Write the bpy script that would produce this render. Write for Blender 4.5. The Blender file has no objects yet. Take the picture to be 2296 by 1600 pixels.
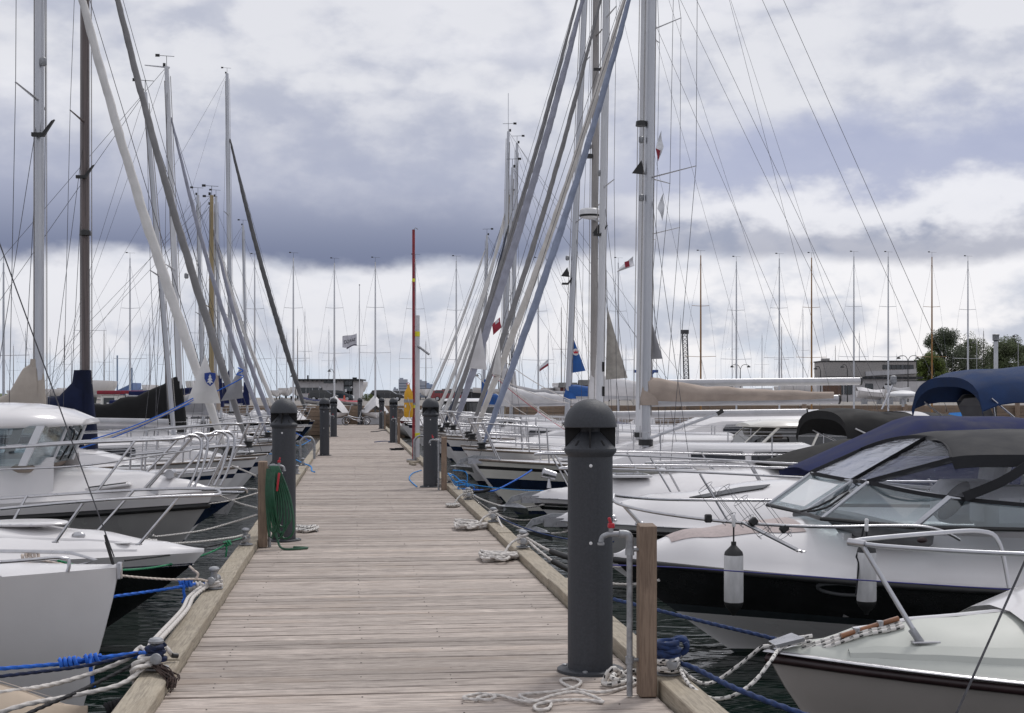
import bpy, math, random
from mathutils import Vector, Matrix
R = math.radians
random.seed(7)
scene = bpy.context.scene
C = scene.collection

# ------------------------------------------------------------------ camera
# eye 1.4 m above the pier deck (z = 0), pier runs along +Y, 50 mm lens
F_PX, CX, HY, EYE = 3189.0, 1148.0, 892.0, 1.4
YAW = math.atan(358 / F_PX)
SN, CS = math.sin(YAW), math.cos(YAW)
cam_d = bpy.data.cameras.new('camera')
cam_d.lens = 50.0
cam_d.sensor_width = 36.0
cam_d.shift_y = 92 / 2296.0
cam_d.clip_start = 0.1
cam_d.clip_end = 12000
cam = bpy.data.objects.new('camera', cam_d)
C.objects.link(cam)
cam.location = (0, 0, EYE)
cam.rotation_euler = (R(90), 0, -YAW)
scene.camera = cam

# ------------------------------------------------------------------ world: broken overcast
SUN_EL, SUN_AZ = R(52), R(35)
world = bpy.data.worlds.new('World')
scene.world = world
world.use_nodes = True
nt = world.node_tree
nt.nodes.clear()
N = lambda t, **k: _node(nt, t, **k)
def _node(tree, t, **k):
    n = tree.nodes.new(t)
    for a, b in k.items():
        setattr(n, a, b)
    return n
def mth(tree, op, a, b=None, c=None, clamp=False):
    n = tree.nodes.new('ShaderNodeMath'); n.operation = op; n.use_clamp = clamp
    for i, v in enumerate((a, b, c)):
        if v is None: continue
        if isinstance(v, (int, float)): n.inputs[i].default_value = v
        else: tree.links.new(v, n.inputs[i])
    return n.outputs[0]
def mapr(tree, v, a, b, c=0.0, d=1.0, smooth=True):
    n = tree.nodes.new('ShaderNodeMapRange')
    n.interpolation_type = 'SMOOTHSTEP' if smooth else 'LINEAR'
    tree.links.new(v, n.inputs[0])
    for i, x in enumerate((a, b, c, d)): n.inputs[i + 1].default_value = x
    return n.outputs[0]
def mixc(tree, fac, a, b, mode='MIX'):
    n = tree.nodes.new('ShaderNodeMix'); n.data_type = 'RGBA'; n.blend_type = mode
    if isinstance(fac, (int, float)): n.inputs[0].default_value = fac
    else: tree.links.new(fac, n.inputs[0])
    for i, v in ((6, a), (7, b)):
        if isinstance(v, tuple): n.inputs[i].default_value = (*v[:3], 1)
        else: tree.links.new(v, n.inputs[i])
    return n.outputs[2]
def lin(r, g, b):
    f = lambda x: (x / 255 / 12.92) if x <= 10 else ((x / 255 + .055) / 1.055) ** 2.4
    return (f(r), f(g), f(b))
def noise_n(tree, vec, scale, detail=4, rough=.5, dist=0.0):
    n = tree.nodes.new('ShaderNodeTexNoise')
    n.inputs['Scale'].default_value = scale; n.inputs['Detail'].default_value = detail
    n.inputs['Roughness'].default_value = rough; n.inputs['Distortion'].default_value = dist
    if vec is not None: tree.links.new(vec, n.inputs['Vector'])
    return n.outputs[0]

geo = N('ShaderNodeNewGeometry')
tc = N('ShaderNodeTexCoord')
sep = N('ShaderNodeSeparateXYZ'); nt.links.new(tc.outputs['Generated'], sep.inputs[0])
dx, dy, dz = sep.outputs
el = mth(nt, 'MULTIPLY', mth(nt, 'ARCSINE', dz), 57.2958)             # elevation in degrees
def stretch(sx, sy, sz, off=(0, 0, 0)):
    m = N('ShaderNodeMapping'); m.inputs['Scale'].default_value = (sx, sy, sz); m.inputs['Location'].default_value = off
    nt.links.new(tc.outputs['Generated'], m.inputs[0]); return m.outputs[0]
big = noise_n(nt, stretch(1, 1, 2.4, (3.1, 1.7, .4)), 4.2, 2, .5)        # slow swell of the cloud deck
mid = noise_n(nt, stretch(1, 1, 1.9, (.35, 5.2, 2.0)), 9.0, 6, .56)       # billows
fine = noise_n(nt, stretch(1, 1, 1.5, (7.0, 2.2, 1.0)), 24.0, 4, .58)
ctr = lambda v, k: mth(nt, 'MULTIPLY', mth(nt, 'SUBTRACT', v, .5), k)
east = mapr(nt, dx, .02, .30)                                         # the dark bank thins out to the east
def billow(sc, zs, off):
    m = N('ShaderNodeMapping'); m.inputs['Scale'].default_value = (1, 1, zs); m.inputs['Location'].default_value = off
    ad = N('ShaderNodeVectorMath', operation='MULTIPLY_ADD'); nt.links.new(mid.node.outputs['Color'], ad.inputs[0]); ad.inputs[1].default_value = (1.1 / sc, 1.1 / sc, .8 / sc); nt.links.new(tc.outputs['Generated'], ad.inputs[2])
    nt.links.new(ad.outputs[0], m.inputs[0])
    v = N('ShaderNodeTexVoronoi'); v.feature = 'F1'; v.normalize = True
    v.inputs['Scale'].default_value = sc; v.inputs['Detail'].default_value = 2.0; v.inputs['Roughness'].default_value = .55; v.inputs['Lacunarity'].default_value = 2.1
    nt.links.new(m.outputs[0], v.inputs['Vector']); return v.outputs['Distance']
bil = mapr(nt, billow(13.0, 1.9, (.2, .7, .1)), .12, .62, 1.0, 0.0, False)     # rounded cauliflower heads
puff = mth(nt, 'ADD', mth(nt, 'ADD', mth(nt, 'MULTIPLY', mid, .55), mth(nt, 'MULTIPLY', fine, .2)), mth(nt, 'MULTIPLY', bil, .25))
elw = mth(nt, 'ADD', el, mth(nt, 'ADD', ctr(mid, 5.0), ctr(fine, 2.2)))
elb = mth(nt, 'ADD', el, mth(nt, 'ADD', ctr(mid, 2.0), mth(nt, 'ADD', ctr(big, 2.2), ctr(fine, .9))))
# pale haze at the horizon rising into white cumulus with grey-blue shade
low = mixc(nt, mapr(nt, puff, .44, .57), lin(190, 195, 210), mixc(nt, east, lin(226, 226, 233), lin(243, 241, 244)))
low = mixc(nt, mapr(nt, elw, .2, 2.0), lin(205, 215, 230), low)
# high deck: soft lilac-grey, gently modelled
high = mixc(nt, mapr(nt, puff, .40, .585), lin(186, 189, 203), lin(224, 224, 229))
high = mixc(nt, mth(nt, 'MULTIPLY', mapr(nt, big, .49, .64), .6), high, lin(241, 240, 244))
col = mixc(nt, mapr(nt, elw, 6.0, 10.0), low, high)
# white rim lit under the bank
rim = mth(nt, 'MULTIPLY', mapr(nt, elb, 3.2, 4.8), mapr(nt, elb, 5.2, 5.7, 1, 0))
col = mixc(nt, mth(nt, 'MULTIPLY', rim, .4), col, lin(236, 235, 240))
# slate bank with a crisp flat base near 5.4 degrees, dissolving upwards
base_edge = mapr(nt, elb, 5.1, 5.85)
top_fade = mapr(nt, elw, 7.0, 12.4, 1.0, 0.0)
bank = mth(nt, 'MULTIPLY', mth(nt, 'MULTIPLY', base_edge, top_fade), mapr(nt, east, 0, 1, 1.0, .62))
bcol = mixc(nt, mapr(nt, el, 5.2, 9.0), lin(110, 117, 146), lin(166, 170, 191))
col = mixc(nt, bank, col, bcol)
# ragged blue-grey cells and a bright break further east
cell = mth(nt, 'MULTIPLY', mth(nt, 'MULTIPLY', mapr(nt, elw, 7.5, 9.0), mapr(nt, elw, 9.5, 12.0, 1, 0)), mapr(nt, east, .3, 1, 0, .8))
col = mixc(nt, cell, col, lin(166, 172, 200))
brk = mth(nt, 'MULTIPLY', mth(nt, 'MULTIPLY', mapr(nt, elw, 6.2, 7.2), mapr(nt, elw, 7.6, 8.8, 1, 0)), mapr(nt, east, .3, 1, 0, .75))
col = mixc(nt, brk, col, lin(243, 242, 246))
sky = N('ShaderNodeTexSky', sky_type='NISHITA'); sky.sun_disc = False
sky.sun_elevation = SUN_EL; sky.sun_rotation = SUN_AZ
bg1 = N('ShaderNodeBackground'); bg1.inputs[1].default_value = .1; nt.links.new(sky.outputs[0], bg1.inputs[0])
bg2 = N('ShaderNodeBackground'); bg2.inputs[1].default_value = 1.0; nt.links.new(col, bg2.inputs[0])
mx = N('ShaderNodeMixShader'); mx.inputs[0].default_value = .93
nt.links.new(bg1.outputs[0], mx.inputs[1]); nt.links.new(bg2.outputs[0], mx.inputs[2])
wo = N('ShaderNodeOutputWorld'); nt.links.new(mx.outputs[0], wo.inputs[0])

sun_d = bpy.data.lights.new('sun', 'SUN'); sun_d.energy = 1.5; sun_d.angle = R(11); sun_d.color = (1.0, .965, .93)
sun = bpy.data.objects.new('sun', sun_d); C.objects.link(sun)
_sd = Vector((math.sin(SUN_AZ) * math.cos(SUN_EL), math.cos(SUN_AZ) * math.cos(SUN_EL), math.sin(SUN_EL)))
sun.rotation_euler = _sd.to_track_quat('Z', 'Y').to_euler()
sun.location = (0, 0, 60)
scene.view_settings.view_transform = 'Standard'
scene.view_settings.look = 'None'
scene.view_settings.exposure = 0.08
scene.view_settings.gamma = 1.0
scene.view_settings.use_curve_mapping = False
scene.cycles.max_bounces = 6
scene.cycles.transparent_max_bounces = 16

# ------------------------------------------------------------------ points
WZ = -0.58                                                             # water level
def P(px, py, D):
    u = (px - CX) / F_PX
    return Vector((D * (u * CS + SN), D * (CS - u * SN), EYE - (py - HY) * D / F_PX))
def PX(px, py, X): return P(px, py, X / ((px - CX) / F_PX * CS + SN))
def PY(px, py, Y): return P(px, py, Y / (CS - (px - CX) / F_PX * SN))
def PZ(px, py, Z): return P(px, py, (EYE - Z) * F_PX / (py - HY))

# ------------------------------------------------------------------ materials
MATS = {}
def mat(name, col, rough=.5, metal=0.0, var=.12, scale=6.0, bump=0.0, bscale=60.0, coat=0.0, spec=.5, stretch=None, col2=None, trans=None, objvar=0.0, dirt=0.0):
    if name in MATS: return MATS[name]
    m = bpy.data.materials.new(name); m.use_nodes = True
    t = m.node_tree; b = t.nodes['Principled BSDF']
    tcn = t.nodes.new('ShaderNodeTexCoord'); vec = tcn.outputs['Object']
    if stretch:
        mp = t.nodes.new('ShaderNodeMapping'); mp.inputs['Scale'].default_value = stretch
        t.links.new(vec, mp.inputs[0]); vec = mp.outputs[0]
    n1 = noise_n(t, vec, scale, 6, .6)
    c2 = col2 or tuple(x * (1 - var * 2.2) for x in col)
    c1 = tuple(min(1, x * (1 + var * .6)) for x in col)
    cc = mixc(t, mapr(t, n1, .3, .72), c2, c1)
    if dirt:
        nd = noise_n(t, vec, scale * .35, 5, .7)
        cc = mixc(t, mth(t, 'MULTIPLY', mapr(t, nd, .5, .75), dirt), cc, tuple(x * .5 for x in col))
    if objvar:
        oi = t.nodes.new('ShaderNodeObjectInfo')
        hv = t.nodes.new('ShaderNodeHueSaturation')
        t.links.new(mapr(t, oi.outputs['Random'], 0, 1, 1 - objvar, 1 + objvar * .7, False), hv.inputs['Value'])
        t.links.new(cc, hv.inputs['Color']); cc = hv.outputs[0]
    t.links.new(cc, b.inputs['Base Color'])
    t.links.new(mapr(t, n1, .2, .8, max(.02, rough * .85), min(1, rough * 1.15)), b.inputs['Roughness'])
    b.inputs['Metallic'].default_value = metal
    b.inputs['Coat Weight'].default_value = coat
    b.inputs['Coat Roughness'].default_value = .08
    b.inputs['Specular IOR Level'].default_value = spec
    if bump:
        n2 = noise_n(t, vec, bscale, 4, .6)
        bn = t.nodes.new('ShaderNodeBump'); bn.inputs['Strength'].default_value = bump; bn.inputs['Distance'].default_value = .01
        t.links.new(n2, bn.inputs['Height']); t.links.new(bn.outputs[0], b.inputs['Normal'])
    MATS[name] = m
    return m

def wood(name, col, dark, axis, objvar=.12, groove=0.0, gscale=170.0, rough=.75, warm=None):
    """weathered timber: fine grain drawn out along one axis, knots, checks"""
    m = bpy.data.materials.new(name); m.use_nodes = True
    t = m.node_tree; b = t.nodes['Principled BSDF']
    tcn = t.nodes.new('ShaderNodeTexCoord'); oi = t.nodes.new('ShaderNodeObjectInfo')
    off = t.nodes.new('ShaderNodeVectorMath'); off.operation = 'MULTIPLY_ADD'
    cmb = t.nodes.new('ShaderNodeCombineXYZ')
    for i in range(3): t.links.new(mth(t, 'MULTIPLY', oi.outputs['Random'], (37.0, 91.0, 53.0)[i]), cmb.inputs[i])
    t.links.new(tcn.outputs['Object'], off.inputs[0]); off.inputs[1].default_value = (1, 1, 1); t.links.new(cmb.outputs[0], off.inputs[2])
    mp = t.nodes.new('ShaderNodeMapping'); sc = [1, 1, 1]; sc = [9.0, 9.0, 9.0]; sc[axis] = .55
    mp.inputs['Scale'].default_value = sc; t.links.new(off.outputs[0], mp.inputs[0])
    mp2 = t.nodes.new('ShaderNodeMapping'); sc2 = [1.0, 1.0, 1.0]; sc2[axis] = .3
    mp2.inputs['Scale'].default_value = sc2; t.links.new(off.outputs[0], mp2.inputs[0])
    g = noise_n(t, mp.outputs[0], 9.0, 8, .65, .6)
    lo = noise_n(t, mp2.outputs[0], 5.0, 4, .55)
    fl = noise_n(t, off.outputs[0], 7.0, 5, .6)
    cc = mixc(t, mapr(t, g, .33, .62), dark, col)
    cc = mixc(t, mth(t, 'MULTIPLY', mapr(t, lo, .5, .75), .55), cc, warm or tuple(x * .72 for x in col))
    cc = mixc(t, mth(t, 'MULTIPLY', mapr(t, fl, .52, .8), .45), cc, tuple(min(1, x * 1.35) for x in col))
    gp = t.nodes.new('ShaderNodeNewGeometry')
    st = noise_n(t, gp.outputs['Position'], 1.1, 5, .65, .5)
    cc = mixc(t, mth(t, 'MULTIPLY', mapr(t, st, .5, .72), .38), cc, tuple(x * .62 for x in col))
    hv = t.nodes.new('ShaderNodeHueSaturation'); t.links.new(cc, hv.inputs['Color'])
    t.links.new(mapr(t, oi.outputs['Random'], 0, 1, 1 - objvar, 1 + objvar, False), hv.inputs['Value'])
    t.links.new(hv.outputs[0], b.inputs['Base Color'])
    b.inputs['Roughness'].default_value = rough; b.inputs['Specular IOR Level'].default_value = .35
    hgt = g
    if groove:
        sp = t.nodes.new('ShaderNodeSeparateXYZ'); t.links.new(tcn.outputs['Object'], sp.inputs[0])
        w_ = mth(t, 'SINE', mth(t, 'MULTIPLY', sp.outputs[1], gscale * 2))
        hgt = mth(t, 'ADD', mth(t, 'MULTIPLY', g, .8), mth(t, 'MULTIPLY', w_, groove))
    bn = t.nodes.new('ShaderNodeBump'); bn.inputs['Strength'].default_value = .55; bn.inputs['Distance'].default_value = .006
    t.links.new(hgt, bn.inputs['Height']); t.links.new(bn.outputs[0], b.inputs['Normal'])
    MATS[name] = m
    return m

def glass(name, tint=(.75, .82, .85), alpha=.35, rough=.02, bump=0.0, gloss=(1, 1, 1)):
    m = bpy.data.materials.new(name); m.use_nodes = True
    t = m.node_tree; t.nodes.clear()
    o = t.nodes.new('ShaderNodeOutputMaterial'); mxs = t.nodes.new('ShaderNodeMixShader')
    tr = t.nodes.new('ShaderNodeBsdfTransparent'); tr.inputs[0].default_value = (*tint, 1)
    gl = t.nodes.new('ShaderNodeBsdfGlossy'); gl.inputs[0].default_value = (*gloss, 1); gl.inputs['Roughness'].default_value = rough
    fr = t.nodes.new('ShaderNodeFresnel'); fr.inputs[0].default_value = 1.5
    t.links.new(mth(t, 'ADD', mth(t, 'MULTIPLY', fr.outputs[0], .62), alpha * .10, clamp=True), mxs.inputs[0])
    t.links.new(tr.outputs[0], mxs.inputs[1]); t.links.new(gl.outputs[0], mxs.inputs[2])
    if bump:
        tcn = t.nodes.new('ShaderNodeTexCoord'); mp = t.nodes.new('ShaderNodeMapping'); mp.inputs['Scale'].default_value = (2.2, 1, 7)
        mp.inputs['Rotation'].default_value = (0, .5, 0)
        t.links.new(tcn.outputs['Object'], mp.inputs[0])
        bn = t.nodes.new('ShaderNodeBump'); bn.inputs['Strength'].default_value = bump; bn.inputs['Distance'].default_value = .03
        t.links.new(noise_n(t, mp.outputs[0], 6, 5, .6), bn.inputs['Height'])
        t.links.new(bn.outputs[0], gl.inputs['Normal'])
    t.links.new(mxs.outputs[0], o.inputs[0])
    MATS[name] = m
    return m

def fleck(name, base, dot, per=28.0):
    """braided line with dark flecks, laid out along the rope's own UV"""
    m = bpy.data.materials.new(name); m.use_nodes = True
    t = m.node_tree; b = t.nodes['Principled BSDF']
    uv = t.nodes.new('ShaderNodeUVMap'); sp = t.nodes.new('ShaderNodeSeparateXYZ'); t.links.new(uv.outputs[0], sp.inputs[0])
    u_ = mth(t, 'FRACT', mth(t, 'ADD', mth(t, 'MULTIPLY', sp.outputs[0], 3.0), mth(t, 'MULTIPLY', sp.outputs[1], per * .5)))
    v_ = mth(t, 'FRACT', mth(t, 'MULTIPLY', sp.outputs[1], per))
    k = mth(t, 'MULTIPLY', mth(t, 'LESS_THAN', u_, .5), mth(t, 'LESS_THAN', v_, .42))
    t.links.new(mixc(t, k, base, dot), b.inputs['Base Color'])
    b.inputs['Roughness'].default_value = .85
    MATS[name] = m
    return m

GEL = mat('gelcoat_white', (.74, .725, .73), .22, var=.03, scale=1.2, coat=.35, dirt=.10)
GELG = mat('gelcoat_grey_white', (.73, .72, .725), .25, var=.04, scale=1.0, coat=.3, dirt=.12)
GELC = mat('gelcoat_cream', (.76, .74, .68), .3, var=.04, scale=1.3, coat=.2, dirt=.12)
GELS = mat('gelcoat_sage', (.49, .51, .47), .6, var=.03, scale=1.4, coat=.0, dirt=.10)
TAUPE = mat('gelcoat_taupe', (.46, .425, .40), .3, var=.05, scale=1.4, coat=.2)
HGREY = mat('hull_grey', (.36, .355, .35), .3, var=.06, scale=1.2, coat=.2, dirt=.15)
HCHAR = mat('hull_charcoal', (.026, .026, .028), .2, var=.15, coat=.3)
HBLACK = mat('hull_black', (.014, .014, .015), .14, var=.2, coat=.4)
HNAVY = mat('hull_navy', (.012, .022, .055), .16, var=.2, coat=.4)
HSLATE = mat('hull_slate', (.05, .06, .068), .2, var=.1, coat=.3)
RED_AF = mat('antifouling_red', (.14, .02, .018), .7, var=.2)
DARK_AF = mat('antifouling_dark', (.018, .025, .03), .7, var=.3, scale=9, col2=(.03, .045, .03))
RUB = mat('rubber_black', (.02, .02, .021), .55, var=.2, bump=.1)
MAROON = mat('rubber_maroon', (.035, .018, .02), .4, var=.2)
STEEL = mat('stainless_steel', (.52, .52, .54), .30, metal=1, var=.05, scale=20)
ALU = mat('anodised_aluminium', (.50, .51, .54), .38, metal=.75, var=.06, scale=4, stretch=(1, 1, .2))
ALUW = mat('white_painted_spar', (.62, .63, .66), .35, var=.05, scale=4, stretch=(1, 1, .2))
ALUD = mat('weathered_spar', (.33, .31, .30), .5, metal=.3, var=.12, scale=5, stretch=(1, 1, .15))
BOOMM = mat('silver_boom', (.46, .46, .48), .42, metal=.5, var=.06, scale=4)
GALV = mat('galvanised_steel', (.36, .37, .39), .5, metal=.5, var=.16, scale=24, bump=.12, bscale=90)
PLAST = mat('black_plastic', (.018, .018, .019), .45, var=.15)
WHITEP = mat('white_plastic', (.72, .72, .73), .4, var=.05)
REDP = mat('red_plastic', (.45, .02, .035), .4, var=.1)
REDPOLE = mat('red_paint', (.28, .02, .03), .4, var=.15, scale=8)
WPAINT = mat('white_paint', (.66, .67, .70), .5, var=.06, scale=5, dirt=.15)
YEL = mat('yellow_plastic', (.72, .38, .015), .4, var=.08, scale=6)
YELT = mat('yellow_tape', (.75, .72, .03), .5, var=.05)
LAMP = mat('bollard_enamel', (.050, .054, .063), .55, var=.10, scale=90, bump=.25, bscale=400, spec=.4)
RECESS = mat('bollard_louvre', (.008, .008, .009), .7, var=.2)
WIRE = mat('stay_wire', (.10, .10, .11), .45, metal=.6, var=.2, scale=30)
WIREL = mat('stay_wire_bright', (.30, .30, .32), .35, metal=.8, var=.2, scale=30)
CANB = mat('canvas_black', (.016, .016, .017), .85, var=.2, scale=3, bump=.4, bscale=5, spec=.25)
CANG = mat('canvas_charcoal', (.028, .029, .033), .8, var=.14, scale=3, bump=.35, bscale=5, spec=.25)
CANN = mat('canvas_navy', (.014, .02, .075), .85, var=.15, scale=3, bump=.5, bscale=4, spec=.2)
CANBL = mat('canvas_blue', (.02, .042, .11), .85, var=.12, scale=3, bump=.4, bscale=5, spec=.2)
CANDN = mat('canvas_dark_navy', (.012, .017, .045), .9, var=.2, scale=3, bump=.5, bscale=5, spec=.2)
CANBE = mat('canvas_beige', (.42, .35, .30), .85, var=.10, scale=2.5, bump=.5, bscale=4, spec=.2)
CANTAN = mat('canvas_tan', (.52, .43, .34), .85, var=.08, scale=2.5, bump=.4, bscale=5, spec=.2)
CANGR = mat('canvas_grey', (.34, .34, .36), .85, var=.10, scale=3, bump=.5, bscale=5, spec=.2)
CANW = mat('canvas_white', (.66, .65, .66), .85, var=.07, scale=2.5, bump=.4, bscale=5, spec=.2)
CANSKY = mat('tarp_bright_blue', (.03, .22, .62), .6, var=.12, scale=3, bump=.4, bscale=5)
CANRB = mat('canvas_royal_blue', (.02, .10, .34), .8, var=.12, scale=3, bump=.4, bscale=5)
CANRED = mat('canvas_red', (.30, .03, .05), .8, var=.12, scale=3)
SAILC = mat('sailcloth_cream', (.60, .57, .54), .8, var=.08, scale=4, bump=.3, bscale=8)
SAILW = mat('sailcloth_white', (.66, .65, .64), .8, var=.06, scale=4, bump=.3, bscale=8)
SAILG = mat('sail_cover_grey', (.24, .235, .24), .8, var=.1, scale=4, bump=.3, bscale=8)
SAILB = mat('sail_cover_blue_grey', (.28, .32, .43), .8, var=.1, scale=4, bump=.3, bscale=8)
SAILL = mat('sail_cover_lilac_grey', (.33, .34, .41), .8, var=.1, scale=4, bump=.3, bscale=8)
SAILD = mat('sail_cover_dark', (.12, .12, .125), .8, var=.1, scale=4, bump=.3, bscale=8)
TEAK = mat('varnished_wood', (.26, .10, .035), .35, var=.2, scale=10, coat=.4, stretch=(1, 1, .2))
MASTBR = mat('brown_wooden_spar', (.135, .105, .10), .45, var=.22, scale=6, stretch=(6, 6, .15), coat=.15)
MASTYE = mat('yellow_spruce_spar', (.36, .28, .15), .5, var=.12, scale=6, stretch=(5, 5, .15))
MASTOR = mat('orange_spruce_spar', (.34, .17, .05), .5, var=.12, scale=6, stretch=(5, 5, .15))
TEAKD = mat('grey_teak_trim', (.20, .16, .13), .7, var=.2, scale=9, stretch=(.3, 4, 4))
ROPEW = mat('rope_white', (.60, .57, .54), .9, var=.10, scale=40)
ROPEC = mat('rope_cream', (.60, .52, .46), .9, var=.10, scale=40)
ROPEG = mat('rope_grey', (.40, .38, .36), .9, var=.15, scale=40)
ROPEB = mat('rope_blue', (.02, .14, .62), .8, var=.15, scale=40)
ROPELB = mat('rope_light_blue', (.03, .27, .68), .8, var=.15, scale=40)
ROPEN = mat('rope_navy', (.012, .022, .07), .85, var=.25, scale=40)
ROPEND = mat('rope_dark_blue', (.02, .045, .14), .85, var=.2, scale=40)
ROPEK = mat('rope_black', (.016, .016, .02), .85, var=.25, scale=40)
ROPEGN = mat('rope_green', (.03, .26, .12), .8, var=.15, scale=40)
ROPEBR = mat('frayed_brown_fibre', (.055, .032, .026), .95, var=.3, scale=60)
HOSE = mat('garden_hose_green', (.014, .085, .042), .45, var=.15, scale=20)
FLK = fleck('rope_white_black_fleck', (.66, .64, .61), (.015, .015, .017), 22.0)
FLK2 = fleck('rope_fine_fleck', (.58, .56, .53), (.05, .05, .05), 45.0)
GLS = glass('windscreen_glass', (.74, .80, .82), .5)
GLD = glass('dark_glass', (.10, .11, .12), .6)
VINYL = glass('clear_vinyl', (.78, .79, .82), .5, .10, bump=1.0, gloss=(.8, .82, .88))
DARKW = mat('window_dark', (.012, .013, .015), .08, var=.2, coat=.5)
PLANK = wood('deck_plank_wood', (.465, .405, .36), (.20, .168, .15), 0, .21, groove=.35, warm=(.37, .295, .24))
BEAM = wood('edge_timber_wood', (.36, .315, .245), (.22, .19, .15), 1, .08, warm=(.30, .25, .18))
POST = wood('post_timber_wood', (.265, .195, .145), (.17, .12, .09), 2, .08, warm=(.22, .15, .105))
QUAYW = wood('quay_board_wood', (.27, .20, .145), (.16, .115, .085), 0, .15)

# ------------------------------------------------------------------ mesh helpers
def frames(pts):
    n = len(pts); T = []
    for i in range(n):
        a = pts[max(0, i - 1)]; b = pts[min(n - 1, i + 1)]
        d = b - a
        T.append(d.normalized() if d.length > 1e-9 else Vector((0, 0, 1)))
    up = Vector((0, 0, 1)) if abs(T[0].z) < .9 else Vector((1, 0, 0))
    u = T[0].cross(up).normalized(); out = []
    for i in range(n):
        u = u - T[i] * u.dot(T[i])
        if u.length < 1e-6: u = T[i].orthogonal()
        u.normalize(); out.append((u.copy(), T[i].cross(u)))
    return out
def spline(pts, step=.05, closed=False):
    """Catmull-Rom through the points, resampled roughly every step metres"""
    p = [Vector(q) for q in pts]
    if len(p) < 3 and not closed:
        n = max(1, int((p[1] - p[0]).length / step)); return [p[0].lerp(p[1], i / n) for i in range(n + 1)]
    out = []; m = len(p); segs = m if closed else m - 1
    for i in range(segs):
        if closed: a, b, c, d = p[(i - 1) % m], p[i], p[(i + 1) % m], p[(i + 2) % m]
        else: a, b, c, d = p[max(0, i - 1)], p[i], p[i + 1], p[min(m - 1, i + 2)]
        n = max(2, int((c - b).length / step))
        for k in range(n):
            t = k / n
            out.append(.5 * ((2 * b) + (c - a) * t + (2 * a - 5 * b + 4 * c - d) * t * t + (3 * b - a - 3 * c + d) * t ** 3))
    if not closed: out.append(p[-1])
    return out
def sag(a, b, drop, n=9):
    a, b = Vector(a), Vector(b)
    return [a.lerp(b, i / n) - Vector((0, 0, drop * 4 * (i / n) * (1 - i / n))) for i in range(n + 1)]
def interp(tab, x):
    if x <= tab[0][0]: return tab[0][1]
    for (a, b), (c, d) in zip(tab, tab[1:]):
        if x <= c:
            t = (x - a) / (c - a); t = t * t * (3 - 2 * t); return b + (d - b) * t
    return tab[-1][1]
def lint(tab, x):
    if x <= tab[0][0]: return tab[0][1]
    for (a, b), (c, d) in zip(tab, tab[1:]):
        if x <= c: return b + (d - b) * (x - a) / (c - a)
    return tab[-1][1]

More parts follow.
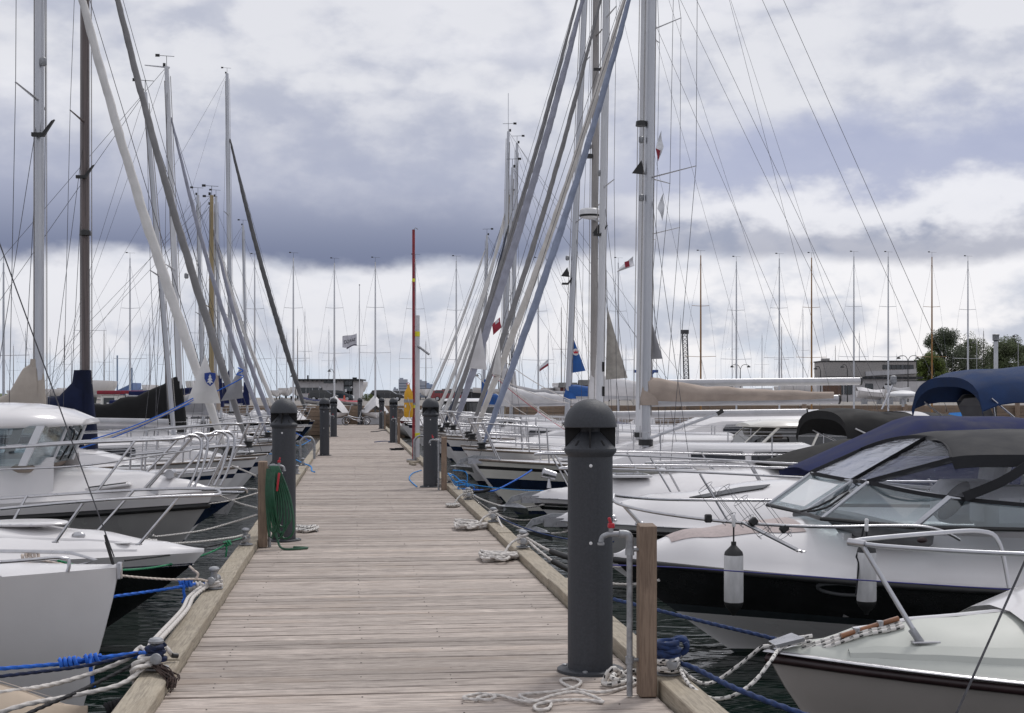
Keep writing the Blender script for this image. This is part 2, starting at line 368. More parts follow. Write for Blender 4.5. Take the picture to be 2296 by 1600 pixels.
MX = {}                                                                # world matrix of every empty root
class MB:
    def __init__(s): s.v = []; s.f = []; s.m = []; s.uv = []
    def add(s, v, f, mi=0):
        o = len(s.v); s.v += [Vector(q) for q in v]
        s.f += [tuple(i + o for i in q) for q in f]; s.m += [mi] * len(f)
        return s
    def box(s, c, d, rz=0.0, mi=0, bev=0.0, rx=0.0, ry=0.0):
        x, y, z = (q / 2 for q in d); M = Matrix.Translation(c) @ Matrix.Rotation(rz, 4, 'Z') @ Matrix.Rotation(ry, 4, 'Y') @ Matrix.Rotation(rx, 4, 'X')
        if bev:
            b = bev; L1 = []
            for (zz, k) in ((-z, b), (-z + b, 0), (z - b, 0), (z, b)):
                L1.append([M @ Vector(q) for q in ((-x + k, -y + b + k * 0, zz), (-x + b, -y + k, zz), (x - b, -y + k, zz), (x - k, -y + b, zz), (x - k, y - b, zz), (x - b, y - k, zz), (-x + b, y - k, zz), (-x + k, y - b, zz))])
            return s.loft(L1, True, True, mi)
        v = [M @ Vector((i, j, k)) for k in (-z, z) for (i, j) in ((-x, -y), (x, -y), (x, y), (-x, y))]
        return s.add(v, [(3, 2, 1, 0), (4, 5, 6, 7), (0, 1, 5, 4), (1, 2, 6, 5), (2, 3, 7, 6), (3, 0, 4, 7)], mi)
    def loft(s, rings, closed=True, cap=False, mi=0, mis=None, wrap=False):
        n = len(rings[0]); o = len(s.v)
        for r in rings: s.v += [Vector(q) for q in r]
        K = len(rings)
        for i in range(K if wrap else K - 1):
            i2 = (i + 1) % K
            for j in range(n if closed else n - 1):
                a, b = o + i * n + j, o + i * n + (j + 1) % n
                s.f.append((a, b, o + i2 * n + (j + 1) % n, o + i2 * n + j)); s.m.append(mis[j] if mis else mi)
        if cap:
            s.f.append(tuple(o + j for j in range(n))[::-1]); s.m.append(mi)
            s.f.append(tuple(o + (K - 1) * n + j for j in range(n))); s.m.append(mi)
        return s
    def tube(s, pts, r, n=8, cap=True, mi=0, ell=1.0, closed=False):
        pts = [Vector(p) for p in pts]; fr = frames(pts); rings = []
        for i, p in enumerate(pts):
            ri = r[i] if isinstance(r, (list, tuple)) else r
            u, w = fr[i]
            rings.append([p + u * (math.cos(2 * math.pi * k / n) * ri) + w * (math.sin(2 * math.pi * k / n) * ri * ell) for k in range(n)])
        return s.loft(rings, True, cap and not closed, mi, wrap=closed)
    def lathe(s, prof, n=24, c=(0, 0, 0), M=None, mi=0):
        rings = []
        for r, z in prof:
            ring = [Vector((r * math.cos(2 * math.pi * k / n), r * math.sin(2 * math.pi * k / n), z)) for k in range(n)]
            rings.append([(M @ q if M else q) + Vector(c) for q in ring])
        return s.loft(rings, True, True, mi)
    def grid(s, rows, mi=0): return s.loft(rows, False, False, mi)
    def ball(s, c, r, n=10, sq=(1, 1, 1)):
        prof = [(max(1e-4, math.sin(math.pi * i / 6)) * r, -math.cos(math.pi * i / 6) * r) for i in range(7)]
        rings = [[Vector((a * math.cos(2 * math.pi * k / n) * sq[0], a * math.sin(2 * math.pi * k / n) * sq[1], z * sq[2])) + Vector(c) for k in range(n)] for a, z in prof]
        return s.loft(rings, True, True)
    def slab(s, poly, thick, mi=0):
        """flat polygon in space given a thickness along its normal"""
        p = [Vector(q) for q in poly]; nrm = Vector((0, 0, 0))
        for i in range(len(p)): nrm += p[i].cross(p[(i + 1) % len(p)])
        nrm.normalize(); h = nrm * thick / 2
        return s.loft([[q - h for q in p], [q + h for q in p]], True, True, mi)
    def build(s, name, mats, parent=None, angle=38, world=False, flat=False):
        if not isinstance(mats, (list, tuple)): mats = [mats]
        v = s.v
        root = parent
        while root is not None and root.parent is not None: root = root.parent
        if world and root is not None:
            Mi = MX[root.name].inverted(); v = [Mi @ q for q in v]
        off = None
        if parent is None:
            xs = [q.x for q in v]; ys = [q.y for q in v]; z0 = min(q.z for q in v)
            off = Vector(((min(xs) + max(xs)) / 2, (min(ys) + max(ys)) / 2, z0)); v = [q - off for q in v]
        me = bpy.data.meshes.new(name); me.from_pydata([tuple(q) for q in v], [], s.f)
        for m_ in mats: me.materials.append(m_)
        if len(mats) > 1: me.polygons.foreach_set('material_index', s.m)
        if s.uv:
            ul = me.uv_layers.new(name='UVMap')
            for lp in me.loops: ul.data[lp.index].uv = s.uv[lp.vertex_index]
        if not flat:
            me.shade_smooth()
            try: me.set_sharp_from_angle(angle=R(angle))
            except Exception: pass
        me.update()
        o = bpy.data.objects.new(name, me); C.objects.link(o)
        if off is not None: o.location = off
        if parent is not None: o.parent = parent
        return o

def tag(o, label=None, cat=None, group=None, kind=None):
    if label: o['label'] = label
    if cat: o['category'] = cat
    if group: o['group'] = group
    if kind: o['kind'] = kind
    return o
def thing(name, label, cat, loc=(0, 0, 0), rz=0.0, group=None):
    o = bpy.data.objects.new(name, None); o.empty_display_size = .2; C.objects.link(o)
    o.location = loc; o.rotation_euler = (0, 0, rz)
    MX[o.name] = Matrix.Translation(Vector(loc)) @ Matrix.Rotation(rz, 4, 'Z')
    return tag(o, label, cat, group)
def copy_tree(o, parent=None):
    c = o.copy(); C.objects.link(c); c.parent = parent
    for ch in list(o.children): copy_tree(ch, c)
    return c
def put(root, loc, rz=0.0, label=None, group=None, scale=None):
    root.location = loc; root.rotation_euler = (0, 0, rz)
    if scale: root.scale = scale
    MX[root.name] = Matrix.Translation(Vector(loc)) @ Matrix.Rotation(rz, 4, 'Z')
    return tag(root, label, None, group)

def rope_mb(pts, r, strands=3, pitch=None, n=None, step=None, mb=None, raw=False):
    """laid rope: a lobed section turned along the path (strands = 0: plain braid)"""
    b = mb or MB()
    pitch = pitch or r * 5.5
    if strands:
        n = n or strands * 4; step = step or pitch / 7
    else:
        n = n or 8; step = step or r * 2.5
    path = pts if raw else spline(pts, step)
    fr = frames(path); L = 0.0; rings = []; base = len(b.v)
    while len(b.uv) < base: b.uv.append((0, 0))
    for i, p in enumerate(path):
        if i: L += (p - path[i - 1]).length
        u, w = fr[i]; ring = []
        for k in range(n):
            a = 2 * math.pi * k / n
            rr = r * (.88 + .16 * math.cos(strands * (a - 2 * math.pi * L / pitch / strands * 1.0))) if strands else r
            ring.append(p + u * (math.cos(a) * rr) + w * (math.sin(a) * rr))
            b.uv.append((k / n, L))
        rings.append(ring)
    b.loft(rings, True, True)
    return b
def rope(pts, r, m, label, name='mooring_line', cat='rope', strands=3, group='mooring lines', parent=None, **k):
    o = rope_mb(pts, r, strands, **k).build(name, m, parent, 60, world=parent is not None)
    if parent is None: tag(o, label, cat, group)
    return o
def knot_pts(c, r, turns=3, ax=Vector((1, 0, 0)), ln=.06):
    ax = ax.normalized(); u = ax.orthogonal().normalized(); w = ax.cross(u)
    return [Vector(c) + ax * (ln * (i / (turns * 8) - .5)) + u * (math.cos(i * math.pi / 4) * r) + w * (math.sin(i * math.pi / 4) * r) for i in range(turns * 8 + 1)]
def heap_pts(c, rad, n, seed, h=.05, squash=.7):
    rn = random.Random(seed); out = []
    for i in range(n):
        a = i * 2.1 + rn.uniform(-.5, .5); q = rad * (.35 + .65 * rn.random())
        out.append(Vector((c[0] + math.cos(a) * q, c[1] + math.sin(a) * q * squash * 2.2, c[2] + h * (i / n) * rn.uniform(.3, 1))))
    return out

# ------------------------------------------------------------------ setting: water and land
def plane_obj(name, x0, x1, y0, y1, z, m, kind='structure'):
    b = MB().add([(x0, y0, z), (x1, y0, z), (x1, y1, z), (x0, y1, z)], [(0, 1, 2, 3)])
    return tag(b.build(name, m), kind=kind)
wm = bpy.data.materials.new('harbour_water'); wm.use_nodes = True
t = wm.node_tree; b_ = t.nodes['Principled BSDF']
b_.inputs['Base Color'].default_value = (.006, .014, .011, 1); b_.inputs['Roughness'].default_value = .04
b_.inputs['IOR'].default_value = 1.33; b_.inputs['Specular IOR Level'].default_value = .5
tcn = t.nodes.new('ShaderNodeTexCoord'); mp = t.nodes.new('ShaderNodeMapping'); mp.inputs['Scale'].default_value = (1.0, 1.7, 1)
mp.inputs['Rotation'].default_value = (0, 0, .35); t.links.new(tcn.outputs['Object'], mp.inputs[0])
wv = mth(t, 'ADD', noise_n(t, mp.outputs[0], 2.2, 2, .45, .8), mth(t, 'MULTIPLY', noise_n(t, mp.outputs[0], 7.0, 2, .5, .4), .12))
bn = t.nodes.new('ShaderNodeBump'); bn.inputs['Strength'].default_value = .5; bn.inputs['Distance'].default_value = .09
t.links.new(wv, bn.inputs['Height']); t.links.new(bn.outputs[0], b_.inputs['Normal'])
plane_obj('water', -3000, 3000, -300, 6000, WZ, wm)
QY = 75.2; QZ = .92
GRAVEL = mat('quay_gravel', (.26, .24, .22), .95, var=.2, scale=1.5, bump=.5, bscale=12)
GRASS = mat('bank_grass', (.10, .13, .05), .95, var=.3, scale=.6)
lg = MB()
lg.box((0, QY + .2 + 2500, (QZ - 3) / 2), (6000, 5000, QZ + 3))
tag(lg.build('quay_ground', GRAVEL), kind='structure')

# timber bulkhead along the quay: each board a piece
qw = thing('quay_wall', 'long timber bulkhead of horizontal brown boards along the far quay', 'wall', (0, QY, WZ))
rn = random.Random(3)
bh = (QZ + .06 - WZ) / 8
meshes = []
for k in range(4):
    b = MB().box((0, 0, 0), (4.96, .07 + .012 * k, bh * .93), bev=.008)
    o = b.build('board', QUAYW, qw); meshes.append(o.data); o.location = (-60, 0, bh * .5)
for row in range(8):
    for i in range(30):
        if row == 0 and i < 4: pass
        o = bpy.data.objects.new('board', meshes[(i * 3 + row) % 4]); C.objects.link(o); o.parent = qw
        o.location = (-45 + i * 5.0 + (row % 2) * 1.7, rn.uniform(-.012, .012), bh * (row + .5))
for i in range(24):
    b = MB().lathe([(.13, 0), (.13, 2.0), (.11, 2.05)], 12)
    o = b.build('pile', POST, qw); o.location = (-44 + i * 6.2 + rn.uniform(-.4, .4), -.25, -.3 + rn.uniform(-.2, .15))

# ------------------------------------------------------------------ pier
X0, X1 = -.877, 1.426
pier = thing('pier', None, None, (0, 0, 0)); pier['kind'] = 'structure'
pw, pitch = .148, .1545
pms = []
rn = random.Random(11)
for k in range(7):
    prof = [(-pw / 2, -.034), (-pw / 2, -.006), (-pw / 2 + .005, -.0005 - .0015 * (k % 3 == 0)), (0, .0008 * (k % 2)), (pw / 2 - .005, -.0005 - .002 * (k % 4 == 1)), (pw / 2, -.006), (pw / 2, -.034)]
    rings = []
    for i in range(2):
        x = (X0 + .004 + rn.uniform(0, .006)) if i == 0 else (X1 - .004 - rn.uniform(0, .006))
        rings.append([Vector((x, y + (rn.uniform(-.003, .003)), z + rn.uniform(-.0015, .0015))) for y, z in prof])
    b = MB().loft(rings, True, True)
    o = b.build('plank', PLANK, pier); pms.append(o.data)
    bpy.data.objects.remove(o)
y = 3.4; n = 0; far = MB()
while y < QY - .3:
    dzr, ry = rn.uniform(-.0025, .0025), rn.uniform(-.0012, .0012)
    if n < 300:
        o = bpy.data.objects.new('plank', pms[(n * 5 + n // 7) % 7]); C.objects.link(o); o.parent = pier
        o.location = (0, y, dzr); o.rotation_euler = (0, ry, rn.uniform(-.0012, .0012))
    else:
        far.box(((X0 + X1) / 2, y, -.017 + dzr), (X1 - X0 - .01, pw, .034))
    y += pitch + rn.uniform(-.002, .0025) + (rn.uniform(.002, .006) if rn.random() < .25 else 0); n += 1
o = far.build('far_planks', PLANK, pier); o['kind'] = 'stuff'
# edge timbers, laid end to end
for sx, xa in ((-1, X0), (1, X1)):
    yy = 2.6
    k = 0
    while yy < QY - .4:
        ln_ = rn.choice((3.6, 4.2, 4.8)); e = min(yy + ln_, QY - .4)
        w_ = .15; jx = rn.uniform(-.006, .006); jz = rn.uniform(-.006, .006)
        b = MB().box((0, 0, 0), (w_, e - yy - .012, .17), bev=.006)
        o = b.build('edge_timber', BEAM, pier)
        o.location = (xa + sx * (w_ / 2 + .003) + jx, (yy + e) / 2, .065 - .085 + jz)
        yy = e; k += 1
# bearers, side boards and floats below the deck
for sx, xa in ((-1, X0), (1, X1)):
    b = MB().box((xa + sx * .10, 38, -.19), (.08, 75, .17)); b.build('side_board', BEAM, pier)
FLOATM = mat('concrete_float', (.13, .13, .125), .9, var=.25, scale=3, bump=.3, bscale=20)
for i in range(9):
    b = MB().box(((X0 + X1) / 2, 6.5 + i * 8.2, -.55), (2.1, 7.4, .7), bev=.03); b.build('float', FLOATM, pier)
b = MB().box(((X0 + X1) / 2, 38, -.11), (2.2, 75, .10)); b.build('bearer', BEAM, pier)
# nail heads and knots in the deck stay with the boards
b = MB()
for i in range(260):
    yv = 4.0 + i * .1545 * .62
    for xv in (X0 + .22, .05, .5, X1 - .22):
        if rn.random() < .35: b.lathe([(.0045, .0), (.004, .0022)], 6, (xv + rn.uniform(-.01, .01), yv, .0005))
o = b.build('nail_heads', RUB, pier); o['kind'] = 'stuff'

# ------------------------------------------------------------------ lamp bollards
def make_bollard():
    r0, rd = .115, .134
    root = thing('lamp_bollard', '', 'bollard')
    MB().lathe([(.169, 0), (.169, .014), (.165, .0165), (.116, .0165)], 40).build('base_flange', LAMP, root)
    for a in (-100, -20, 80, 160):
        MB().lathe([(.013, .016), (.013, .024), (.009, .026)], 6, (.142 * math.cos(R(a)), .142 * math.sin(R(a)), 0)).build('anchor_bolt', GALV, root)
    MB().lathe([(r0, .016), (r0, 1.108), (r0 - .01, 1.112)], 48).build('shaft', LAMP, root)
    col_ = MB().lathe([(r0 + .001, 1.098), (r0 + .004, 1.104), (rd - .003, 1.118), (rd, 1.128), (rd, 1.138), (rd - .004, 1.142), (.062, 1.213), (.05, 1.225), (.05, 1.25)], 48).build('light_cone', LAMP, root)
    for a in (-128, -52, 38, 142):
        b = MB().box((.105 * math.cos(R(a)), .105 * math.sin(R(a)), 1.1685), (.034, .010, .004), rz=R(a), ry=R(45)); b.build('drain_slot', RECESS, col_)
    for a in (0, 90, 180, 270):
        b = MB(); ca, sa = math.cos(R(a)), math.sin(R(a)); tx = Vector((-sa, ca, 0)) * .003
        poly = [Vector((q * ca, q * sa, z)) for q, z in ((.04, 1.22), (rd - .006, 1.139), (rd - .004, 1.252), (.04, 1.252))]
        b.loft([[q - tx for q in poly], [q + tx for q in poly]], True, True); b.build('fin', RECESS, root)
    prof = [(.02, 1.246), (rd - .004, 1.246), (rd, 1.25), (rd, 1.258)]
    for i in range(1, 13):
        a = math.pi / 2 * i / 12; prof.append((max(.0005, rd * math.cos(a)), 1.258 + .134 * math.sin(a)))
    MB().lathe(prof, 48).build('dome', LAMP, root)
    # curved access door a hair proud of the shaft
    b = MB(); rows = []
    for i in range(13):
        z = .05 + i / 12 * 1.02; rows.append([])
        for j in range(13):
            a = R(-146 + j / 12 * 74)
            zz = z
            rows[-1].append(Vector(((r0 + .0022) * math.cos(a), (r0 + .0022) * math.sin(a), zz)))
    b.grid(rows); b.build('access_door', LAMP, root)
    for z in (1.055, .665):
        M = Matrix.Rotation(R(90), 4, 'X')
        MB().lathe([(.0085, 0), (.0085, .004), (.004, .006)], 12, (.004, -r0 - .001, z), M).build('screw', WHITEP, root)
    return root
BG = 'lamp bollards along the pier'
bol0 = make_bollard()
bspots = [((1.21, 7.19), 'nearest and largest dark grey domed lamp bollard on the right of the pier'),
          ((1.215, 22.22), 'dark grey lamp bollard just left of the second timber tap post, right pier side'),
          ((1.27, 44.3), 'dark lamp bollard right of pier beyond the yellow rescue float'),
          ((1.30, 63.8), 'farthest dark lamp bollard on the right side of the pier'),
          ((-.665, 14.07), 'dark lamp bollard on the left with a green hose hung beside it'),
          ((-.665, 34.6), 'second dark lamp bollard along the left side of the pier'),
          ((-.66, 51.1), 'third, slimmest-looking dark lamp bollard on the left side of the pier'),
          ((.39, 73.6), 'small far lamp bollard behind the folding bicycle at the pier end')]
for i, ((x, y), lb) in enumerate(bspots):
    o = bol0 if i == 0 else copy_tree(bol0)
    put(o, (x, y, .001), R(-8 + rn.uniform(-3, 3)) if i else R(-10), lb, BG)

# ------------------------------------------------------------------ timber posts with water taps
def make_post(h):
    root = thing('timber_post', '', 'post')
    b = MB().box((0, 0, h / 2), (.082, .082, h), bev=.004); 
    for q in b.v[-8:]: q.z += (.006 if q.y > 0 else -.003)
    b.build('post_body', POST, root)
    return root
def make_tap(h):
    root = thing('water_tap', '', 'tap')
    MB().tube([(0, 0, 0), (0, 0, h - .02)], .0145, 12).build('riser_pipe', GALV, root)
    MB().tube(spline([(0, 0, h - .05), (0, 0, h), (-.012, 0, h + .022), (-.05, 0, h + .026)], .008), .019, 12).build('elbow', GALV, root)
    MB().lathe([(.0215, 0), (.0215, .028)], 8, (0, 0, h - .075)).build('coupling', GALV, root)
    for z in (h - .05, .17):
        b = MB().lathe([(.020, -.016), (.020, .016)], 12, (0, 0, z)); b.tube([(0, 0, z), (.075, 0, z)], .009, 8)
        b.build('pipe_clip', GALV, root)
    tp = MB().tube(spline([(-.045, 0, h + .026), (-.075, 0, h + .026), (-.10, 0, h + .024), (-.128, 0, h + .012), (-.136, 0, h - .012)], .006), .0125, 12).build('tap_body', GALV, root)
    MB().lathe([(.016, 0), (.017, .01), (.0125, .012)], 12, (-.136, 0, h - .026)).build('nozzle', GALV, tp)
    MB().lathe([(.011, 0), (.011, .02)], 10, (-.088, 0, h + .034)).build('bonnet', GALV, tp)
    b = MB().box((-.088, 0, h + .064), (.03, .026, .024), bev=.004); b.box((-.094, 0, h + .088), (.014, .014, .03), bev=.003, ry=-.3); b.build('tap_handle', REDP, tp)
    return root
posts = [((1.372, 6.56), .80, 'brown timber post with water tap beside the nearest lamp bollard, foreground right'),
         ((1.375, 21.44), .80, 'timber post with tap right of the second lamp bollard on the right'),
         ((1.40, 43.2), .80, 'timber post beside the lamp bollard near the yellow rescue float'),
         ((1.42, 62.6), .80, 'farthest timber tap post on the right side of the pier'),
         ((-.832, 13.47), .80, 'brown timber post carrying the coiled green hose, left of pier'),
         ((-.85, 50.1), .80, 'slim timber post behind the second lamp bollard on the left')]
tp0 = make_tap(.735)
for i, ((x, y), h, lb) in enumerate(posts):
    p = make_post(h); put(p, (x, y, .002), rn.uniform(-.05, .05), lb, 'timber tap posts')
    tt = tp0 if i == 0 else copy_tree(tp0)
    sgn = 1 if x > 0 else -1
    put(tt, (x - .082 * 1.0, y - .005, .002), 0, None, 'water taps on posts')
    if sgn < 0: put(tt, (x + .082, y - .005, .002), R(180), None)
    if i in (4,): put(tt, (x + .062, y - .0, .002), R(180))
    tt['label'] = ['galvanised water tap with red handle on the foreground right post', 'galvanised tap with red handle beside the second right bollard',
                   'small tap on pipe beside third bollard on the right', 'tiny far tap on pipe at the right pier edge',
                   'galvanised tap with red handle half hidden by the green hose', 'small tap on pipe at third left bollard'][i]
    tt['category'] = 'tap'

# green hose hung over the tap post
hose = MB(); cx, cy = -.742, 13.38
for k in range(7):
    xo = -.02 + k * .012; d = .62 - .05 * (k % 3) ; sp_ = .045 + .02 * k
    rope_mb(spline([(cx + xo - .02, cy - .02, .74), (cx + xo - .03, cy - .04 - .012 * k, .5), (cx + xo - .015 + sp_ * .3, cy - .05, .74 - d), (cx + xo + sp_ * .9, cy - .05 - .01 * k, .78 - d), (cx + xo + .06 + .01 * k, cy - .04, .45), (cx + xo + .02, cy - .03, .73), (cx + xo, cy, .755)], .02), .0105, 0, n=8, raw=True, mb=hose)
rope_mb([(cx + .02, cy - .04, .3), (cx + .05, cy - .06, .1), (cx + .1, cy - .16, .015), (cx + .22, cy - .2, .012), (cx + .33, cy - .12, .012), (cx + .2, cy - .05, .012)], .0105, 0, n=8, mb=hose)
tag(hose.build('garden_hose', HOSE), 'coiled green garden hose hanging from the left timber post', 'hose')
tag(MB().box((cx + .06, cy - .085, .62), (.02, .012, .17), ry=.12, bev=.003).build('hose_strap', REDP), 'narrow red strap hanging among the coils of the green hose', 'strap')

# ------------------------------------------------------------------ mooring cleats
def make_cleat():
    root = thing('mooring_cleat', '', 'cleat')
    MB().lathe([(.062, 0), (.062, .008), (.05, .012), (.03, .014)], 20).build('base_plate', GALV, root)
    MB().lathe([(.028, .01), (.023, .03), (.022, .115), (.026, .122)], 16).build('stem', GALV, root)
    MB().lathe([(.024, .118), (.036, .126), (.038, .136), (.03, .148), (.012, .153)], 18).build('cap', GALV, root)
    M = Matrix.Rotation(R(90), 4, 'X')
    MB().lathe([(.010, -.10), (.026, -.097), (.028, -.088), (.019, -.078), (.018, .078), (.028, .088), (.026, .097), (.010, .10)], 16, (0, 0, .062), M).build('cross_pin', GALV, root)
    return root
cl0 = make_cleat()
cspots = [PZ(352, 1500, .07), PZ(484, 1320, .07), PZ(561, 1222, .07), PZ(656, 1063, .07), PZ(668, 1045, .07), PZ(690, 1010, .07),
          PZ(1502, 1512, .07), PZ(1178, 1228, .07), PZ(1099, 1170, .07), PZ(1051, 1120, .07), PZ(1012, 1083, .07)]
clabs = ['rope-laden cleat on the left edge timber, nearest the camera', 'cleat on left edge timber with blue and white knotted lines', 'cleat on left edge timber beside the brown hose post',
         'small cleat on left edge timber below the steel ladder hoop', 'small cleat with blue line beside the left ladder hoop', 'far small cleat on the left edge timber past the hoop',
         'cleat wrapped in dark blue and flecked rope behind the foreground post', 'cleat on right timber with white rope heap beside it, second on the right', 'white-roped cleat on right timber behind the nearest lamp bollard',
         'coiled-over cleat on right timber in line with the navy-striped sailboat', 'cleat at the foot of the second right timber post']
cleats = []
for i, c in enumerate(cspots):
    o = cl0 if i == 0 else copy_tree(cl0)
    x = -.957 if c.x < 0 else 1.505
    put(o, (x, c.y, .071), rn.uniform(-.25, .25), clabs[i], 'cleats on the edge timbers'); cleats.append(Vector((x, c.y, .071)))

# ------------------------------------------------------------------ boat builders
# local frame of a boat: x runs aft from the bow tip, y across, z up from the waterline
class Boat:
    def __init__(s, name, label, cat, X, Y, side, L, B, fb, fs=None, rake=.5, wl0=.12, wl1=.86, flare=1.0, pw=2.0, maxb=.55, yaw=0.0, group=None, dip=.06):
        s.side = side; s.L = L; s.B = B; s.fb = fb; s.fs = fs or fb * .85; s.rake = rake; s.wl0 = wl0; s.wl1 = wl1; s.flare = flare; s.pw = pw; s.maxb = maxb; s.dip = dip
        rz = (0 if side > 0 else math.pi) + yaw
        s.root = thing(name, label, cat, (X, Y, WZ), rz, group)
        s.M = MX[s.root.name]
    def w(s, x, y, z): return s.M @ Vector((x, y, z))
    def near(s): return -1 if s.side > 0 else 1                       # sign of local y that faces the camera
    def sheer(s, x):
        t_ = max(0, min(1, x / s.L)); return s.fb + (s.fs - s.fb) * (1 - (1 - t_) ** 1.8) - s.dip * math.sin(math.pi * t_)
    def hb(s, x):
        t_ = max(0.0, min(1.0, x / (s.maxb * s.L))); w_ = s.B / 2 * (1 - (1 - t_) ** s.pw)
        if x > .7 * s.L: w_ *= 1 - .12 * ((x - .7 * s.L) / (.3 * s.L)) ** 2
        return max(w_, .012)
    def stem(s, z): return s.rake * max(0.0, 1 - z / s.fb) ** 1.15
    def pt(s, x, sgn, z):
        zs = s.sheer(x); zf = max(-.5, min(1, z / zs)); k = min(1, x / (.5 * s.L)); wl = s.wl0 + (s.wl1 - s.wl0) * (1 - (1 - k) ** 1.6)
        sec = wl + (1 - wl) * max(0, zf) ** s.flare if zf >= 0 else wl * (1 + zf * 1.1)
        return Vector((x + s.stem(z) * (1 - x / s.L), sgn * s.hb(x) * sec, z))
    def hull(s, bands, mats, draft=.3, nsta=16):
        """bands: list of (upper limit, material index); limits <= .2 'w' are metres above water, others share of the sheer"""
        xs = [s.L * (i / nsta) ** 1.7 for i in range(nsta + 1)]
        lim = []
        for up, kind, mi in bands:
            lim.append((up, kind, mi))
        b = MB()
        for sgn in (-1, 1):
            rows = []
            mis = []
            prev = None
            seq = [(-draft, 'w', None)] + lim
            params = []
            for (u0, k0, _), (u1, k1, mi) in zip(seq, seq[1:]):
                sub = 5 if (k1 == 'f' and (k0 == 'w' or u1 - u0 > .25)) else 1
                for q in range(sub): params.append((u0, k0, u1, k1, q / sub)); mis.append(mi)
            params.append((seq[-1][0], seq[-1][1], seq[-1][0], seq[-1][1], 0.0))
            for x in xs:
                zs = s.sheer(x); row = []
                for u0, k0, u1, k1, q in params:
                    z0 = u0 if k0 == 'w' else u0 * zs; z1 = u1 if k1 == 'w' else u1 * zs
                    row.append(s.pt(x, sgn, z0 + (z1 - z0) * q))
                rows.append(row if sgn < 0 else row)
            if sgn > 0: rows = rows[::-1]
            b.loft(rows, False, False, 0, mis)
        # transom
        zs = s.sheer(s.L); tr = []
        for q in range(7):
            z = -draft + (zs + draft) * q / 6; tr.append([s.pt(s.L, -1, z), s.pt(s.L, 1, z)])
        b.loft(tr, False, False, bands[-1][2])
        return b.build('hull', mats, s.root, 30)
    def deck(s, crown, m, name='deck', x0=0.0, x1=None, inset=.97, lip=.0, pwv=2.2, nx=22, nv=15, dz=0.0):
        x1 = x1 or s.L; rows = []
        for i in range(nx + 1):
            x = x0 + (x1 - x0) * (i / nx) ** (1.5 if x0 == 0 else 1); zs = s.sheer(x) + dz; h = interp(crown, x); w_ = s.hb(x) * inset; row = []
            for j in range(nv):
                v_ = -1 + 2 * j / (nv - 1); v2 = math.copysign(abs(v_) ** .8, v_)
                a = max(0.0, 1 - (abs(v2) / .94) ** pwv) if abs(v2) < .94 else 0
                row.append(Vector((x, w_ * v2, zs + lip * (abs(v2) < .99) + h * a)))
            rows.append(row)
        return MB().grid(rows).build(name, m, s.root, 50)
    def rubrail(s, m, w=.035, h=.05, frac=1.0, dz=0.0, name='rub_rail', x1=None, n=8):
        """fender strip round the sheer"""
        x1 = x1 or s.L; xs = [x1 * (1 - i / 20) ** 1.6 for i in range(21)]
        path = [s.pt(x, -1, s.sheer(x) * frac + dz) for x in xs] + [s.pt(x, 1, s.sheer(x) * frac + dz) for x in xs[::-1][1:]]
        b = MB(); fr = frames(path); rings = []
        for p, (u, w_) in zip(path, fr):
            o_ = Vector((u.x, u.y, 0)).normalized()
            rings.append([p + o_ * (w * math.cos(2 * math.pi * k / n)) * .5 + Vector((0, 0, h / 2 * math.sin(2 * math.pi * k / n))) for k in range(n)])
        b.loft(rings, True, True)
        return b.build(name, m, s.root, 50)
    def rail(s, pts, r=.0125, name='rail', m=None, smooth=True, world=False):
        p = spline(pts, .05) if smooth else [Vector(q) for q in pts]
        return MB().tube(p, r, 8).build(name, m or STEEL, s.root, 60, world=world)
    def stanchions(s, prs, r=.012, name='stanchion', foot=True, world=False, m=None):
        for a, b_ in prs:
            mb = MB().tube([a, b_], r, 8)
            if foot: mb.lathe([(r * 2.4, 0), (r * 2.4, .006), (r * 1.2, .012)], 10, Vector(a))
            mb.build(name, m or STEEL, s.root, 50, world=world)
    def pulpit(s, x1=1.2, h=.6, r=.0125, mid=True, fwd=-.02, inn=.9, tilt=.0):
        z = lambda x: s.sheer(x)
        top = [(x1, s.hb(x1) * inn, z(x1) + h * .98), (x1 * .6, s.hb(x1 * .6) * inn + .02, z(x1 * .6) + h + tilt * .5), (.2, s.hb(.2) * .9 + .09, z(0) + h + tilt), (fwd, .10, z(0) + h + tilt), (fwd, -.10, z(0) + h + tilt), (.2, -s.hb(.2) * .9 - .09, z(0) + h + tilt), (x1 * .6, -s.hb(x1 * .6) * inn - .02, z(x1 * .6) + h + tilt * .5), (x1, -s.hb(x1) * inn, z(x1) + h * .98)]
        pl = s.rail(top, r, 'pulpit')
        for sg in (-1, 1):
            prs = [((x1 + .04, sg * s.hb(x1) * inn, z(x1)), (x1, sg * s.hb(x1) * inn, z(x1) + h * .98)), ((.42, sg * (s.hb(.42) * .85), z(.42)), (.14, sg * (s.hb(.2) * .8 + .07), z(0) + h + tilt))]
            s.stanchions(prs, r, 'pulpit_leg')
            if mid: s.rail([(x1, sg * s.hb(x1) * inn, z(x1) + h * .5), (.3, sg * (s.hb(.3) * .85 + .04), z(.3) + h * .52)], r * .85, 'pulpit_bar', smooth=False)
        return pl
    def lifelines(s, x0, x1, n, h=.58, inn=.93):
        for sg in (-1, 1):
            xs = [x0 + (x1 - x0) * i / n for i in range(1, n + 1)]
            s.stanchions([((x, sg * s.hb(x) * inn, s.sheer(x)), (x, sg * s.hb(x) * inn, s.sheer(x) + h)) for x in xs], .0115)
            for q in (1.0, .52):
                MB().tube([(x, sg * s.hb(x) * inn, s.sheer(x) + h * q) for x in [x0] + xs], .0045, 5).build('lifeline', STEEL, s.root, 60)

